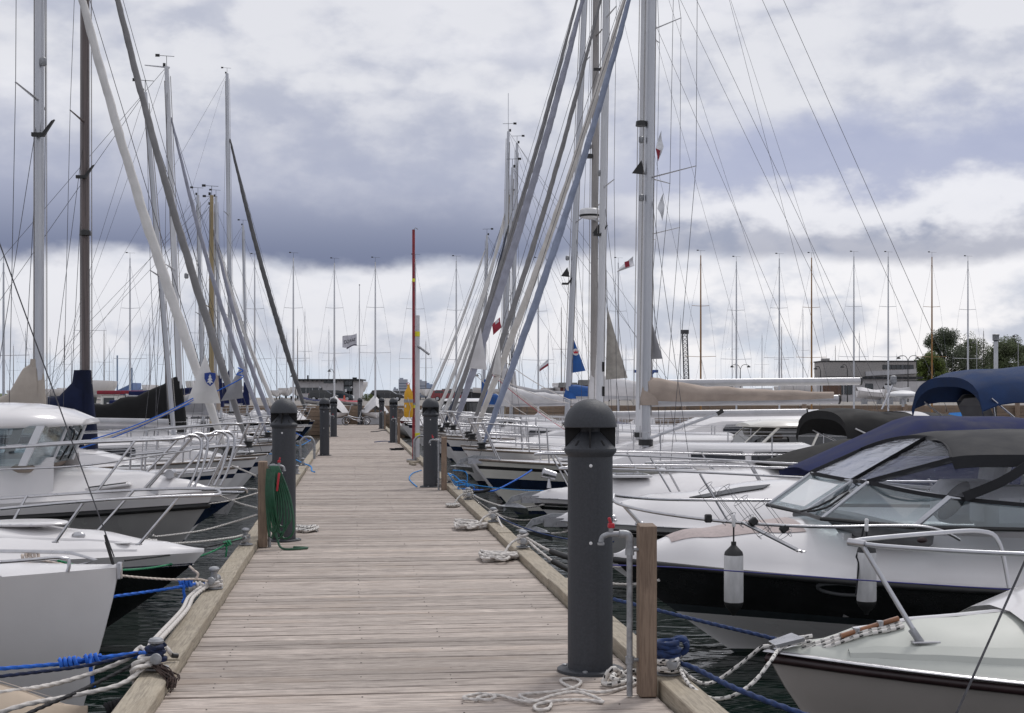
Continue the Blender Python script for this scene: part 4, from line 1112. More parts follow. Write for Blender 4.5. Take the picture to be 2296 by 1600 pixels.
def cruiser(label, X, Y, L, B, fb, crown, stripe=None, yaw=0.0, bow_rail=.56, name='motorboat', pwv=2.4, rx=3.6, hullm=None, inn=.9, n_st=3, mid=False):
    bt = Boat(name, label, 'motorboat', X, Y, 1, L, B, fb, fb * .9, rake=.9, pw=2.3, wl0=.10, wl1=.82, flare=.75, group=MBG, dip=.02, yaw=yaw)
    bt.hull([(.03, 'w', 0), (.10, 'w', 2), (.80, 'f', 1), (.86, 'f', 2), (1.0, 'f', 1)], [DARK_AF, hullm or GEL, stripe or HBLACK], nsta=22)
    bt.deck(crown, GEL, pwv=pwv, nx=32, nv=21, lip=.015)
    bt.rubrail(RUB, .04, .035, frac=.9); bt.rubrail(STEEL, .04, .016, dz=.0, name='trim_strip')
    h = bow_rail; z = bt.sheer
    for sg in (-1, 1):
        bt.rail([(.05, 0, z(0) + h * .95), (.12, sg * .16, z(0) + h * .97), (.5, sg * (bt.hb(.5) * inn), z(.5) + h), (1.4, sg * bt.hb(1.4) * inn, z(1.4) + h), (rx * .8, sg * bt.hb(rx) * inn, z(rx) + h * .95), (rx + .35, sg * bt.hb(rx) * inn, z(rx) + h * .85), (rx + .75, sg * bt.hb(rx) * inn, z(rx) + .1)], .0125, 'bow_rail')
        if mid: bt.rail([(.3, sg * (bt.hb(.3) * .8), z(.3) + h * .5), (1.0, sg * bt.hb(1.0) * inn, z(1) + h * .5), (rx * .8, sg * bt.hb(rx) * inn, z(rx) + h * .5)], .010, 'mid_rail')
        bt.stanchions([((x + .22, sg * bt.hb(x + .2) * inn * .98, z(x) + .03), (x - .08, sg * bt.hb(x) * inn, z(x) + h * .98)) for x in [.35 + (rx - .35) * k / n_st for k in range(n_st + 1)]], .0115)
    anchor(bt)
    return bt
c1c = [(0, .02), (.25, .11), (1.2, .29), (2.4, .44), (3.2, .52), (4.2, .56), (9, .5)]
rc1 = cruiser('white cruiser under a navy canvas tent, with anchor, behind the nearest bollard', 2.1, 14.7, 8.0, 2.9, .70, c1c)
rc2 = cruiser('white cruiser with black tonneau cover, chrome searchlight and blue bimini', 2.2, 17.5, 9.0, 3.0, .74, [(0, .02), (.25, .10), (1.2, .27), (2.4, .36), (3.5, .42), (9, .45)])
def tent(bt, prof, m, name, edge=.9, n=13, k=1.6, wr=.0):
    """canvas stretched fore and aft: profile of (x, half width, edge height, ridge height)"""
    rows = []
    for i, (x, hw, ze, zm) in enumerate(prof):
        rows.append([Vector((x + wr * math.sin(9 * v_ + i), hw * v_, ze + (zm - ze) * (1 - abs(v_) ** k) + wr * math.sin(7 * v_ + 2 * i))) for v_ in [-1 + 2 * j / (n - 1) for j in range(n)]])
    fine = []
    for a, b_2 in zip(rows, rows[1:]):
        for q in range(4): fine.append([p.lerp(r_, q / 4) for p, r_ in zip(a, b_2)])
    fine.append(rows[-1])
    o = MB().grid(fine); o.grid([[p - Vector((0, 0, .01)) for p in r_][::-1] for r_ in fine])
    return o.build(name, m, bt.root, 60)
tent(rc1, [(2.66, .85, 1.16, 1.22), (2.72, .98, 1.10, 1.26), (3.80, 1.12, 1.12, 1.74), (3.95, 1.14, 1.12, 1.78), (4.9, 1.16, 1.1, 1.77), (6.4, 1.18, 1.0, 1.64), (7.6, 1.1, .9, 1.2)], CANN, 'canvas_tent', wr=.008, k=3.4)
tent(rc2, [(2.95, .5, 1.12, 1.16), (3.4, 1.1, 1.05, 1.32), (4.0, 1.25, 1.05, 1.46), (5.2, 1.28, 1.05, 1.44)], CANB, 'tonneau_cover', wr=.006)
# slim dark deck windows and round fittings on the white cruisers
for bt, cr in ((rc1, c1c),):
    for sg in (-1,):
        poly = [on_deck(bt, x, y_, cr, 2.4) + Vector((0, 0, .028)) for x, y_ in ((1.35, -.34), (1.5, -.40), (2.1, -.44), (2.2, -.36), (1.9, -.30))]
        w1_ = MB().slab(poly, .012).build('deck_window', DARKW, bt.root)
    for x, y_ in ((.55, -.3), (.8, -.5)): MB().ball(on_deck(bt, x, y_, cr, 2.4) + Vector((0, 0, .02)), .04, 10, (1.3, .8, .6)).build('navigation_light', STEEL, bt.root)
    oc = [Vector((2.55 + .26 * math.cos(a * .314), -1 * bt.hb(2.55) * .93, bt.sheer(2.5) + .14 + .07 * math.sin(a * .314))) for a in range(20)]
    ob = MB().tube(oc, .012, 6, closed=True).build('porthole', GEL, bt.root); MB().slab(oc, .004).build('porthole_glass', DARKW, ob)
hatch(rc2, 1.2, -.15, rc2.sheer(1.2) + .30, .5, .5); hatch(rc2, 1.9, .2, rc2.sheer(1.9) + .36, .4, .4)
# chrome searchlight on the bow
sl = Vector((.22, -.05, rc2.sheer(0) + .12)); so = MB().tube([sl, sl + Vector((0, 0, .12))], [.03, .012], 10).build('searchlight_stem', STEEL, rc2.root)
M_ = Matrix.Rotation(R(80), 4, 'Y') @ Matrix.Rotation(0, 4, 'Z')
MB().lathe([(.02, -.09), (.05, -.085), (.058, .06), (.062, .08), (.055, .085)], 18, sl + Vector((0, 0, .17)), Matrix.Rotation(R(-75), 4, 'Y')).build('searchlight', STEEL, so)
MB().lathe([(.001, .082), (.05, .0825)], 16, sl + Vector((0, 0, .17)), Matrix.Rotation(R(-75), 4, 'Y')).build('lens', GLD, so)
# blue bimini on steel hoops with grey radar arch
def bimini(bt, x0, x1, hw, z0, crown, m, drop=.28, legs=True, name='bimini', band=None, sag_=.12, zend=None, k=3.0):
    rows = []; n = 17
    for i in range(15):
        q = i / 14; x = x0 + (x1 - x0) * q; z = z0 + ((zend or z0) - z0) * q - sag_ * (math.sin(2 * math.pi * q) ** 2) * .5
        z -= .10 * max(0, 1 - q / .1) + .05 * max(0, (q - .9) / .1)
        rows.append([Vector((x, hw * v_, z + crown * (1 - abs(v_) ** k) - drop * max(0, abs(v_) - .86) / .14)) for v_ in [-1 + 2 * j / (n - 1) for j in range(n)]])
    rows = [[p - Vector((-.02, 0, .11)) for p in rows[0]]] + rows
    o = MB().grid(rows); o.grid([[p - Vector((0, 0, .012)) for p in r_][::-1] for r_ in rows])
    ob = o.build(name, m, bt.root, 60)
    if band:
        i0 = int(band * 14) + 1; MB().grid([[p + Vector((0, 0, .008)) for p in rows[i0]], [p + Vector((0, 0, .008)) for p in rows[i0 + 1]]]).build('white_band', CANW, ob, 60)
    if legs:
        for sg in (-1, 1):
            mid = Vector((x0 + (x1 - x0) * .45, sg * hw, bt.sheer(3) + .35))
            for xx in (x0 + .12, x0 + (x1 - x0) * .4, x1 - .15): MB().tube([mid, Vector((xx, sg * hw * .98, z0 - drop * .7))], .013, 8).build('hoop_leg', STEEL, ob)
    return ob
bb = bimini(rc2, 5.35, 8.2, 1.10, 2.08, .26, CANBL, .16, band=.75, sag_=.06, zend=2.24)
# radar arch
ra_rows = []
for q in (0, 1):
    ring = []
    for (y_, z_) in ((-1.35, .7), (-1.3, 1.4), (-1.12, 1.92), (-.8, 2.02), (0, 2.04), (.8, 2.02), (1.12, 1.92), (1.3, 1.4), (1.35, .7)):
        k = (z_ - .7) / 1.3; ring.append(Vector((6.7 - .75 * k + q * (.62 - .2 * k), y_, z_)))
    ra_rows.append(ring)
ao = MB().grid(ra_rows); ao.grid([[p + Vector((0, .06 if p.y < 0 else -.06, -.05)) for p in r_][::-1] for r_ in ra_rows]); ao.build('radar_arch', mat('arch_grey', (.13, .13, .14), .45, var=.1), rc2.root, 40)
rc2.rail([(6.4, -1.32, 1.05), (6.5, -1.34, 1.36), (6.8, -1.34, 1.55), (7.3, -1.33, 1.56), (8.2, -1.3, 1.5)], .016, 'grab_rail'); rc2.rail([(6.9, -1.30, 1.0), (7.0, -1.32, 1.28), (7.3, -1.32, 1.40), (8.2, -1.3, 1.36)], .014, 'grab_rail')

# cream cabin launch and black-canopied cruiser behind
cl = Boat('motorboat', 'cream cabin launch with raked windscreen and flat roof, behind the black tonneau', 'motorboat', 2.6, 25.9, 1, 8.5, 2.9, .85, .8, rake=.6, pw=2.2, group=MBG)
cl.fb = .78; cl.hull([(.03, 'w', 0), (.8, 'f', 1), (.9, 'f', 2), (1, 'f', 1)], [DARK_AF, GELC, HNAVY]); clc = [(0, .02), (1.5, .12), (3.2, .2), (4.2, .22), (9, .2)]
cl.deck(clc, GELC); cl.rubrail(RUB, .04, .04)
def cabin(bt, x0, x1, hw, zb, zt, rake, m, roof_m, roof_over=.25, npane=3, back=0.0, th=.07, glassm=None, frame_m=None, tumble=.12):
    """glazed deckhouse: sill, panes between posts, overhanging roof"""
    g = glassm or GLS; fm = frame_m or ALU
    front = [Vector((x0, y_, zb)) for y_ in (-hw * .55, hw * .55)]
    def side(q, sg, top): return Vector((x0 + .18 + (x1 - x0 - .18) * q + (rake * (1 - q) + back * q if top else 0), sg * (hw - (tumble if top else 0)), zt if top else zb))
    ft_ = [p + Vector((rake, 0, zt - zb)) for p in front]; ft_[0].y *= .9; ft_[1].y *= .9
    root = bt.root
    sill = MB().box(((x0 + x1) / 2 + .1, 0, zb - .12), (x1 - x0 + .1, hw * 2.02, .24), bev=.05).build('cabin_sill', m, root)
    def pane(q): MB().slab(q, .008).build('window_pane', g, root, flat=True)
    pane([front[0], front[1], ft_[1], ft_[0]])
    for sg in (-1, 1):
        f0, f1 = (front[0], ft_[0]) if sg < 0 else (front[1], ft_[1])
        pane([f0, side(0, sg, 0), side(0, sg, 1), f1])
        MB().tube([f0, f1], .018, 8).build('window_post', fm, root)
        for k in range(npane):
            pane([side(k / npane, sg, 0), side((k + 1) / npane, sg, 0), side((k + 1) / npane, sg, 1), side(k / npane, sg, 1)])
        for k in range(npane + 1): MB().tube([side(k / npane, sg, 0), side(k / npane, sg, 1)], .024, 6).build('window_post', fm, root)
    rows = []
    for i in range(9):
        q = i / 8; x = x0 + rake - roof_over + (x1 - x0 + roof_over + .25 - rake + back) * q; w_ = (hw - tumble + .1) * (1 - .5 * max(0, (.16 - q) / .16) ** 2)
        hh = th * (1 - .75 * max(0, (.2 - q) / .2) ** 1.5)
        rows.append([Vector((x, w_ * v_, zt + dz_ + .05 * (1 - v_ * v_) * (dz_ > 0))) for v_, dz_ in ((-.97, 0), (-1, hh * .4), (-.94, hh), (-.6, hh * 1.25), (0, hh * 1.35), (.6, hh * 1.25), (.94, hh), (1, hh * .4), (.97, 0))])
    ro = MB().loft(rows, True, True).build('cabin_roof', roof_m, root, 50)
    return ro
cabin(cl, 4.35, 6.6, 1.1, 1.0, 1.44, .5, GELC, GELC, .2, 2, glassm=GLD, frame_m=GELC)
bmc = cruiser('white cruiser under a long black bimini with satellite dome', 4.3, 20.9, 6.4, 2.7, .62, [(0, .02), (.4, .08), (2, .15), (4, .2), (9, .2)], bow_rail=.4, rx=2.2)
bimini(bmc, 2.75, 6.0, 1.2, 1.66, .22, CANB, .18, band=.42, sag_=.10, zend=1.42)
dm = MB().lathe([(.02, 0), (.02, .12), (.10, .14), (.26, .17), (.25, .20), (.12, .24), (.01, .25)], 20, (4.05, 0, 1.84)).build('satellite_dome', WHITEP, bmc.root)
lt = MB().tube([(3.6, -.3, 1.80), (3.78, -.3, 2.2)], .016, 8).build('mast_light_pole', STEEL, bmc.root); MB().lathe([(.04, 0), (.05, .04), (.045, .12), (.02, .13)], 12, (3.78, -.3, 2.18)).build('mast_light', GALV, lt)

# pilothouse cruiser (white, with curtained window)
ph = Boat('motorboat', 'white pilothouse boat with large curved side windows behind the beige boom', 'motorboat', 2.4, 31.0, 1, 9, 3.0, .9, .85, rake=.6, pw=2.2, group=MBG)
ph.hull([(.03, 'w', 0), (.85, 'f', 1), (.93, 'f', 2), (1, 'f', 1)], [DARK_AF, GEL, HNAVY]); ph.deck([(0, .02), (2, .3), (9, .4)], GEL); ph.rubrail(RUB, .04, .04); ph.pulpit(1.3, .6)
coachroof(ph, 3.7, 8.0, .9, 1.15, .72, GEL, nwin=2, x_sl=.4)

# ------------------------------------------------------------------ near boats, left of the pier
# tan-covered dinghy, corner of the frame
la = Boat('dinghy', 'dinghy under a tan canvas cover edged with white rope, bottom left corner', 'dinghy', -1.22, 6.78, -1, 3.6, 1.4, .50, .5, rake=.3, pw=2.4, group=None)
la.hull([(.05, 'w', 0), (1, 'f', 1)], [DARK_AF, GEL]); lac = [(0, .05), (.5, .20), (1.3, .30), (3.6, .2)]
la.deck(lac, CANTAN, 'tarpaulin', inset=1.03, pwv=1.5)
edge_ = [la.pt(x, 1, la.sheer(x)) + Vector((0, .02, .015 * math.sin(9 * x))) for x in [.0, .15, .4, .7, 1.0, 1.5, 2.2]]
rope_mb(edge_, .014, 3).build('edge_rope', ROPEW, la.root, 60)
rows = [[on_deck(la, x, la.hb(x) * v_, lac, 1.5) + Vector((0, 0, .012)) for v_ in (-.02, .02)] for x in (.1, .4, .8, 1.2, 2.0, 3.0)]
MB().grid(rows).build('seam', CANBE, la.root)
# grey-white plumb-bowed sailboat
lb = Boat('sailboat', 'grey-white sailboat bow with plumb stem, steel toe rail and bare forestay, lower left', 'sailboat', -1.35, 8.5, -1, 7.5, 2.5, .99, .95, rake=.26, pw=1.7, wl0=.25, wl1=.85, flare=.9, group='sailing boats moored along the pier', dip=.03)
lb.hull([(.02, 'w', 0), (.06, 'w', 2), (1, 'f', 1)], [DARK_AF, GELG, HBLACK], nsta=24)
lb.deck([(0, .02), (1, .06), (3, .1)], GELG, pwv=2); 
z = lb.sheer
lb.rail([(.27, lb.hb(.3) * .86, z(.3)), (.26, lb.hb(.3) * .86, z(.3) + .055), (.32, lb.hb(.32) * .88, z(.3) + .082), (.7, lb.hb(.7) * .92, z(.7) + .083), (2.5, lb.hb(2.5) * .94, z(2.5) + .083)], .011, 'toe_rail')
for x in (.62, 1.1, 1.6): lb.stanchions([((x, lb.hb(x) * .92, z(x)), (x, lb.hb(x) * .92, z(x) + .08))], .009)
lb.rail([(.27, -lb.hb(.3) * .86, z(.3)), (.3, -lb.hb(.3) * .88, z(.3) + .08), (2.5, -lb.hb(2.5) * .94, z(2.5) + .083)], .011, 'toe_rail')
mastrig(lb, 3.0, 10.5, m=ALU, furl=None, furl_bow=.03, wire=.0038, boom=True, cover=None)
MB().tube([(.03, 0, z(0) + .0), (.075, 0, z(0) + .15)], .010, 8).build('turnbuckle', PLAST, lb.root)
b = MB().box((.0, 0, z(0) - .02), (.03, .05, .10), bev=.006); b.build('stem_fitting', STEEL, lb.root)
MB().tube([(.055, 0, z(0) + .10), (.085, 0, z(0) + .19)], [.013, .005], 8).build('stay_boot', PLAST, lb.root)
# black-hulled daycruiser
lc = Boat('motorboat', 'low daycruiser with white foredeck, black hull and oval hatch, left side', 'motorboat', -1.2, 11.8, -1, 6.0, 2.3, .72, .78, rake=.95, pw=2.0, wl0=.07, wl1=.82, flare=.75, group=MBG, dip=.0)
lc.hull([(.03, 'w', 0), (.30, 'f', 3), (.84, 'f', 1), (.88, 'f', 2), (1, 'f', 4)], [DARK_AF, HBLACK, HNAVY, HBLACK, GEL], nsta=24)
lcc = [(0, .02), (.4, .08), (.9, .16), (1.6, .22), (2.5, .28), (6, .3)]
lc.deck(lcc, GEL, pwv=2.4, nx=36, nv=23, lip=.012)
lc.rubrail(STEEL, .03, .014, frac=.86, name='trim_strip')
for v_ in (.55, .8):
    rows = []
    for i in range(20):
        x = .5 + i * .2; rows.append([on_deck(lc, x, lc.hb(x) * (v_ + o_), lcc, 2.4) + Vector((0, 0, d_)) for o_, d_ in ((-.025, .012), (-.01, .024), (.01, .024), (.03, .012))])
    MB().grid(rows).build('deck_rib', GEL, lc.root, 30)
hc = on_deck(lc, 1.38, .10, lcc, 2.4)
ho = MB().lathe([(.01, .02), (.24, .02), (.26, .035), (.25, .045), (.22, .052), (.01, .055)], 32, hc, Matrix.Diagonal((1.25, .85, 1, 1))).build('oval_hatch', GELG, lc.root)
MB().tube([hc + Vector((.3 * math.cos(a * .2618), .21 * math.sin(a * .2618), .035)) for a in range(24)], .010, 6, closed=True).build('hatch_rim', STEEL, ho)
lc_r = [(492, 1103, 11.8), (478, 1098, 12.05), (400, 1096, 12.3), (250, 1102, 12.6), (0, 1118, 12.75)]
lc.rail([PY(*p) for p in lc_r], .0125, 'bow_rail', world=True)
lc_n = [(492, 1103, 11.8), (486, 1110, 11.6), (404, 1113, 11.4), (280, 1119, 11.15), (150, 1128, 10.95), (0, 1142, 10.8)]
lc.rail([PY(*p) for p in lc_n], .0125, 'bow_rail', world=True)
lc.stanchions([(PY(311, 1222, 11.33), PY(404, 1112, 11.4)), (PY(124, 1217, 11.0), PY(189, 1125, 11.05)), (PY(215, 1195, 12.4), PY(300, 1100, 12.5)), (PY(15, 1195, 12.5), PY(60, 1112, 12.7))], .0115, world=True)
ll = on_deck(lc, .95, .25, lcc, 2.4); MB().ball(ll + Vector((0, 0, .02)), .045, 12, (1.2, .7, .7)).build('navigation_light', STEEL, lc.root)
lo = on_deck(lc, .62, .22, lcc, 2.4); MB().lathe([(.05, .012), (.052, .02), (.04, .024)], 20, lo, Matrix.Diagonal((1.4, .8, 1, 1))).build('vent', GELG, lc.root)
ey = lc.pt(.25, 1, .22) + Vector((0, .02, 0)); MB().tube([ey + Vector((.04 * math.cos(a * .39), .006, .05 * math.sin(a * .39))) for a in range(16)], .007, 6, closed=True).build('towing_eye', STEEL, lc.root)
# white pilothouse motor boat
ld = Boat('motorboat', 'white pilothouse motorboat with domed roof, tall steel pulpit and grey lower hull', 'motorboat', -1.35, 14.3, -1, 7.0, 2.6, 1.06, 1.0, rake=.75, pw=2.1, wl0=.10, wl1=.84, flare=.8, group=MBG, dip=.03)
ld.hull([(.03, 'w', 0), (.83, 'f', 1), (.89, 'f', 2), (1, 'f', 3)], [DARK_AF, HGREY, RUB, GEL], nsta=24)
ldc = [(0, .02), (.35, .12), (.75, .21), (1.3, .26), (2.2, .30), (7, .30)]
ld.deck(ldc, GEL, pwv=2.6, nx=36, nv=23, lip=.015)
ld.rubrail(RUB, .07, .06, frac=.86)
# house: reverse-raked glazing and thick moulded roof
n = ld.near()
hx0, hx1, hw = 1.47, 4.4, 1.0
def hs(x, sg, top): return Vector((x - (.15 if top else 0), sg * (hw - (.06 if top else 0)), 1.72 if top else 1.36))
fr0 = [Vector((hx0 + .0, y_, 1.36)) for y_ in (-.5, .5)]; fr1 = [Vector((hx0 - .14, y_, 1.72)) for y_ in (-.46, .46)]
MB().slab([fr0[0], fr0[1], fr1[1], fr1[0]], .008).build('window_pane', GLS, ld.root, flat=True)
for sg in (-1, 1):
    k0 = 0 if sg < 0 else 1
    MB().slab([fr0[k0], hs(hx0 + .15, sg, 0), hs(hx0 + .15, sg, 1), fr1[k0]], .008).build('window_pane', GLS, ld.root, flat=True)
    for xa, xb in ((hx0 + .15, hx0 + .75), (hx0 + .75, hx0 + 1.6), (hx0 + 1.6, hx0 + 2.7)):
        MB().slab([hs(xa, sg, 0), hs(xb, sg, 0), hs(xb, sg, 1), hs(xa, sg, 1)], .008).build('window_pane', GLS, ld.root, flat=True)
    for x, w_ in ((hx0 + .15, .035), (hx0 + .75, .05), (hx0 + 1.6, .05)):
        a, e = hs(x, sg, 0), hs(x, sg, 1); MB().slab([a + Vector((-w_, sg * .008, 0)), a + Vector((w_, sg * .008, 0)), e + Vector((w_, sg * .008, 0)), e + Vector((-w_, sg * .008, 0))], .03).build('window_post', ALUW, ld.root, flat=True)
    MB().tube([fr0[k0], fr1[k0]], .02, 8).build('window_post', ALUW, ld.root)
    for q in (.35, .75): MB().tube(spline([fr0[0].lerp(fr0[1], q) + Vector((-.03, 0, .02)), fr0[0].lerp(fr1[1], .5) + Vector((-.06, (q - .5) * .6, .05)), fr1[0].lerp(fr1[1], q) + Vector((-.03, .05, -.05))], .05), .008, 6).build('wiper', PLAST, ld.root)
    seat_ = MB().box((hx0 + 1.1, sg * .45, 1.3), (.4, .5, .5), bev=.08).build('seat', CANTAN, ld.root)
rows = []
for i in range(10):
    q = i / 9; x = hx0 - .05 + q * 3.0; hh = .30 * min(1, q * 3.0) ** .7 * 1.0; w_ = hw * (.62 + .40 * min(1, q * 5))
    rows.append([Vector((x, w_ * v_ * a_, ld.sheer(x) + .30 + z_)) for v_, a_, z_ in ((-1, 1.06, -.3), (-1, 1.0, .06), (-1, .95, .10), (1, .95, .10), (1, 1.0, .06), (1, 1.06, -.3))])
MB().loft(rows, False).build('house_sill', GEL, ld.root, 30)
MB().box((hx0 + .35, 0, 1.33), (.5, 1.7, .08), bev=.03).build('dashboard', CANBE, ld.root)
rows = []
for i in range(15):
    q = i / 14; x = hx0 - .28 + q * 3.4; e_ = min(1, (q / .16)) ** .55; w_ = (hw + .05) * (.45 + .55 * e_); th = .22 * (.25 + .75 * e_)
    rows.append([Vector((x, w_ * v_, 1.70 + z_ * th + .02 * (1 - e_))) for v_, z_ in ((-.98, .0), (-1.0, .12), (-1.0, .30), (-.95, .55), (-.82, .82), (-.5, .97), (0, 1.05), (.5, .97), (.82, .82), (.95, .55), (1.0, .30), (1.0, .12), (.98, 0))])
MB().loft(rows, True, True).build('house_roof', GEL, ld.root, 60)
MB().tube([(hx0 + .5, hw * .9, 1.90), (hx0 + 2.4, hw * .9, 1.92)], .016, 8).build('roof_grab_rail', WHITEP, ld.root)
# pulpit: two nested hoops each side
for yoff, dx_ in ((0, 0), (.16, .10)):
    pp = [(0, 1005, 13.15), (200, 993, 13.35), (390, 985, 13.75), (424, 976, 13.95), (446, 982, 14.0), (452, 1004, 14.0), (438, 1060, 13.95), (420, 1098, 13.9)]
    ld.rail([PY(p[0] + (14 if yoff else 0), p[1] + (-4 if yoff else 0), p[2] + yoff) for p in pp], .014, 'pulpit_hoop', world=True)
    ld.rail([PY(p[0] + 60 + (14 if yoff else 0), p[1] - 8 + (6 if p[0] < 200 else 0), p[2] + .8 + yoff) for p in pp], .014, 'pulpit_hoop', world=True)
ld.stanchions([(PY(322, 1098, 13.8), PY(424, 985, 13.95)), (PY(332, 1094, 13.9), PY(432, 980, 14.0)), (PY(218, 1102, 13.3), PY(302, 990, 13.5)), (PY(395, 1078, 14.7), PY(478, 978, 14.9)), (PY(320, 1068, 14.9), PY(400, 984, 15.0))], .012, world=True)
ld.rail([PY(0, 1053, 13.15), PY(180, 1045, 13.3), PY(360, 1020, 13.75), PY(430, 1010, 13.95)], .009, 'mid_rail', world=True)
ld.rail([PY(452, 1098, 14.15), PY(500, 1097, 14.2), PY(545, 1096, 14.25), PY(552, 1101, 14.3), PY(545, 1105, 14.35), PY(480, 1104, 14.4)], .016, 'bow_platform_rail', world=True)
fh = on_deck(ld, .95, .45, ldc, 2.6); fo = MB().box(fh + Vector((0, 0, .02)), (.42, .2, .03), bev=.01, ry=.12).build('deck_hatch', GEL, ld.root); MB().box(fh + Vector((0, 0, .04)), (.34, .15, .012), ry=.12, bev=.004).build('hatch_pane', DARKW, fo)
wl = on_deck(ld, .42, .05, ldc, 2.6); wo_ = MB().tube([wl + Vector((0, -.1, .06)), wl + Vector((0, .12, .06))], .045, 12).build('windlass', STEEL, ld.root)
for x, y_ in ((.55, .32),):
    c_ = on_deck(ld, x, y_, ldc, 2.6); co = MB().tube([c_ + Vector((-.11, 0, .045)), c_ + Vector((.11, 0, .045))], .012, 8).build('deck_cleat', STEEL, ld.root); MB().box(c_ + Vector((0, 0, .025)), (.09, .03, .05)).build('cleat_base', STEEL, co)
# navy day boat with red bottom
le = Boat('sailboat', 'navy-hulled boat with red bottom paint and overhanging bow behind the pilothouse motorboat', 'sailboat', -1.3, 17.0, -1, 7.5, 2.3, .86, .7, rake=1.35, pw=1.7, wl0=.06, wl1=.85, flare=.85, group='sailing boats moored along the pier')
le.hull([(.10, 'w', 0), (.90, 'f', 1), (1, 'f', 2)], [RED_AF, HNAVY, GEL], nsta=22); le.deck([(0, .02), (2, .1), (7, .08)], GEL); le.rubrail(WHITEP, .03, .03)
coachroof(le, 2.2, 4.6, .4, .7, .3, GEL); le.pulpit(1.2, .55)
MB().slab([(.02, -.012, .86), (.22, -.012, .86), (.30, -.012, .62), (.16, -.012, .60)], .03).build('stem_plate', STEEL, le.root)

fo = Boat('sailboat', 'sailboat of which only the bare forestay crosses the lower right corner', 'sailboat', 1.86, 4.35, 1, 7.5, 1.9, .88, .8, rake=.6, pw=1.8, group='sailing boats moored along the pier')
fo.hull([(.03, 'w', 0), (1, 'f', 1)], [DARK_AF, GEL]); fo.deck([(0, .02), (3, .08), (7, .06)], GEL)
mastrig(fo, 3.5, 10.5, m=ALU, furl=None, furl_bow=.04, wire=.0042, furl_z=8.6, backstay=False)
MB().tube([(.04, 0, .9), (.07, 0, .97)], .010, 8).build('turnbuckle', STEEL, fo.root)

# ------------------------------------------------------------------ sailing boats, right of the pier
def tri(bt, pts, m, name, th=.006, emb=None):
    """triangular corner of a sail left out of its furl, given a slight belly"""
    a, b_2, c_ = [Vector(p) for p in pts]; rows = []
    for i in range(7):
        q = i / 6; l_, r_ = a.lerp(b_2, q), a.lerp(c_, q)
        rows.append([l_.lerp(r_, j / 6) + Vector((0, -.05 * math.sin(math.pi * j / 6) * math.sin(math.pi * q), 0)) for j in range(7)])
    o = MB().grid(rows); o.grid([[p + Vector((0, th, 0)) for p in r_][::-1] for r_ in rows])
    return o.build(name, m, bt.root, 60, world=True)
def mast_gear(bt, ms, px, specs, Y):
    for kind, py in specs:
        p = PY(px, py, Y)
        if kind == 'lamp': MB().lathe([(.03, 0), (.045, .02), (.045, .10), (.02, .12)], 10, p - Vector((0, 0, .05))).build('mast_lamp', GALV, ms, world=True)
        if kind == 'deck': MB().lathe([(.02, 0), (.09, -.02), (.10, -.10), (.0, -.11)], 10, p).build('deck_light', PLAST, ms, world=True)
        if kind == 'reflector': MB().slab([p, p + Vector((-.16, 0, -.22)), p + Vector((.06, 0, -.24))], .03).build('radar_reflector', PLAST, ms, world=True)
        if kind == 'bracket': MB().slab([p + Vector((.12, -.05, .16)), p + Vector((.16, -.05, .18)), p + Vector((.02, -.05, -.05)), p + Vector((-.14, -.05, -.05)), p + Vector((-.14, -.05, 0)), p + Vector((0, -.05, 0))], .07).build('spreader_root', PLAST, ms, world=True)

e_, em = simple_sail('sailboat', 'white sailboat with navy stripe, blue-grey furled jib and beige boom cover', 2.0, 23.5, 1, 9.0, 2.9, .95, mats=[DARK_AF, GELC, HNAVY, RUB],
                 bands=[(.04, 'w', 0), (.10, 'w', 2), (.50, 'f', 1), (.68, 'f', 2), (.84, 'f', 1), (.90, 'f', 3), (1.0, 'f', 1)], mx=2.90, mh=13.5, furl=SAILB, furl_r=.058, furl_z=10.1, furl_bow=.10, rake=.012, r=(.10, .085), boom=True, boom_l=3.25, boom_z=1.90, cover=CANBE, cov_h=.42, throat=.05, spread=(.42, .68), sp_len=.95, boom_m=BOOMM, sp_sweep=.6)
anchor(e_, -.1)
rd_tape = MB().box((.03, -.03, e_.sheer(0) - .05), (.14, .012, .028)).build('warning_label', YELT, e_.root)
MB().tube([(2.95, -.12, .95 + .35), (4.15, -.10, 1.72)], .026, 10).build('boom_vang', ALU, e_.root)
pc = MB().tube([(4.10, -.10, 1.70), (4.20, -.10, 1.76)], .036, 8).build('vang_end', PLAST, e_.root)
ck_, cm = simple_sail('sailboat', 'cream-jibbed sailboat with long bare silver boom beyond the beige-covered one', 2.1, 26.9, 1, 10.0, 3.1, 1.0, mx=3.38, mh=14.5, furl=SAILC, furl_r=.064, furl_z=11.0, rake=.012, r=(.10, .085), m=ALUW, boom=True, boom_l=4.3, boom_z=2.25, spread=(.35, .62), sp_len=1.0, sp_sweep=.5)
cc_, ccm = simple_sail('sailboat', 'sailboat with grey-covered jib and dark slotted mast behind the nearest bollard', 2.2, 28.9, 1, 9.5, 3.0, 1.0, mx=2.85, mh=14, furl=SAILG, furl_r=.055, furl_z=10.6, rake=.015, r=(.10, .08), m=ALUW, boom=True, boom_l=4.3, boom_z=1.62, cover=None, spread=(.45, .7), mats=[DARK_AF, GEL, RED_AF])
cb_, cbm = simple_sail('sailboat', 'sailboat with radar dome on a weathered grey mast', 2.1, 32.0, 1, 10.5, 3.2, 1.05, mx=3.35, mh=15, furl=SAILL, furl_r=.085, furl_z=12.2, rake=.006, r=(.10, .08), m=ALUD, boom=True, boom_l=3.8, boom_z=2.0, cover=CANW, cov_h=.5, spread=(.42, .68), mats=[DARK_AF, GELG, HNAVY])
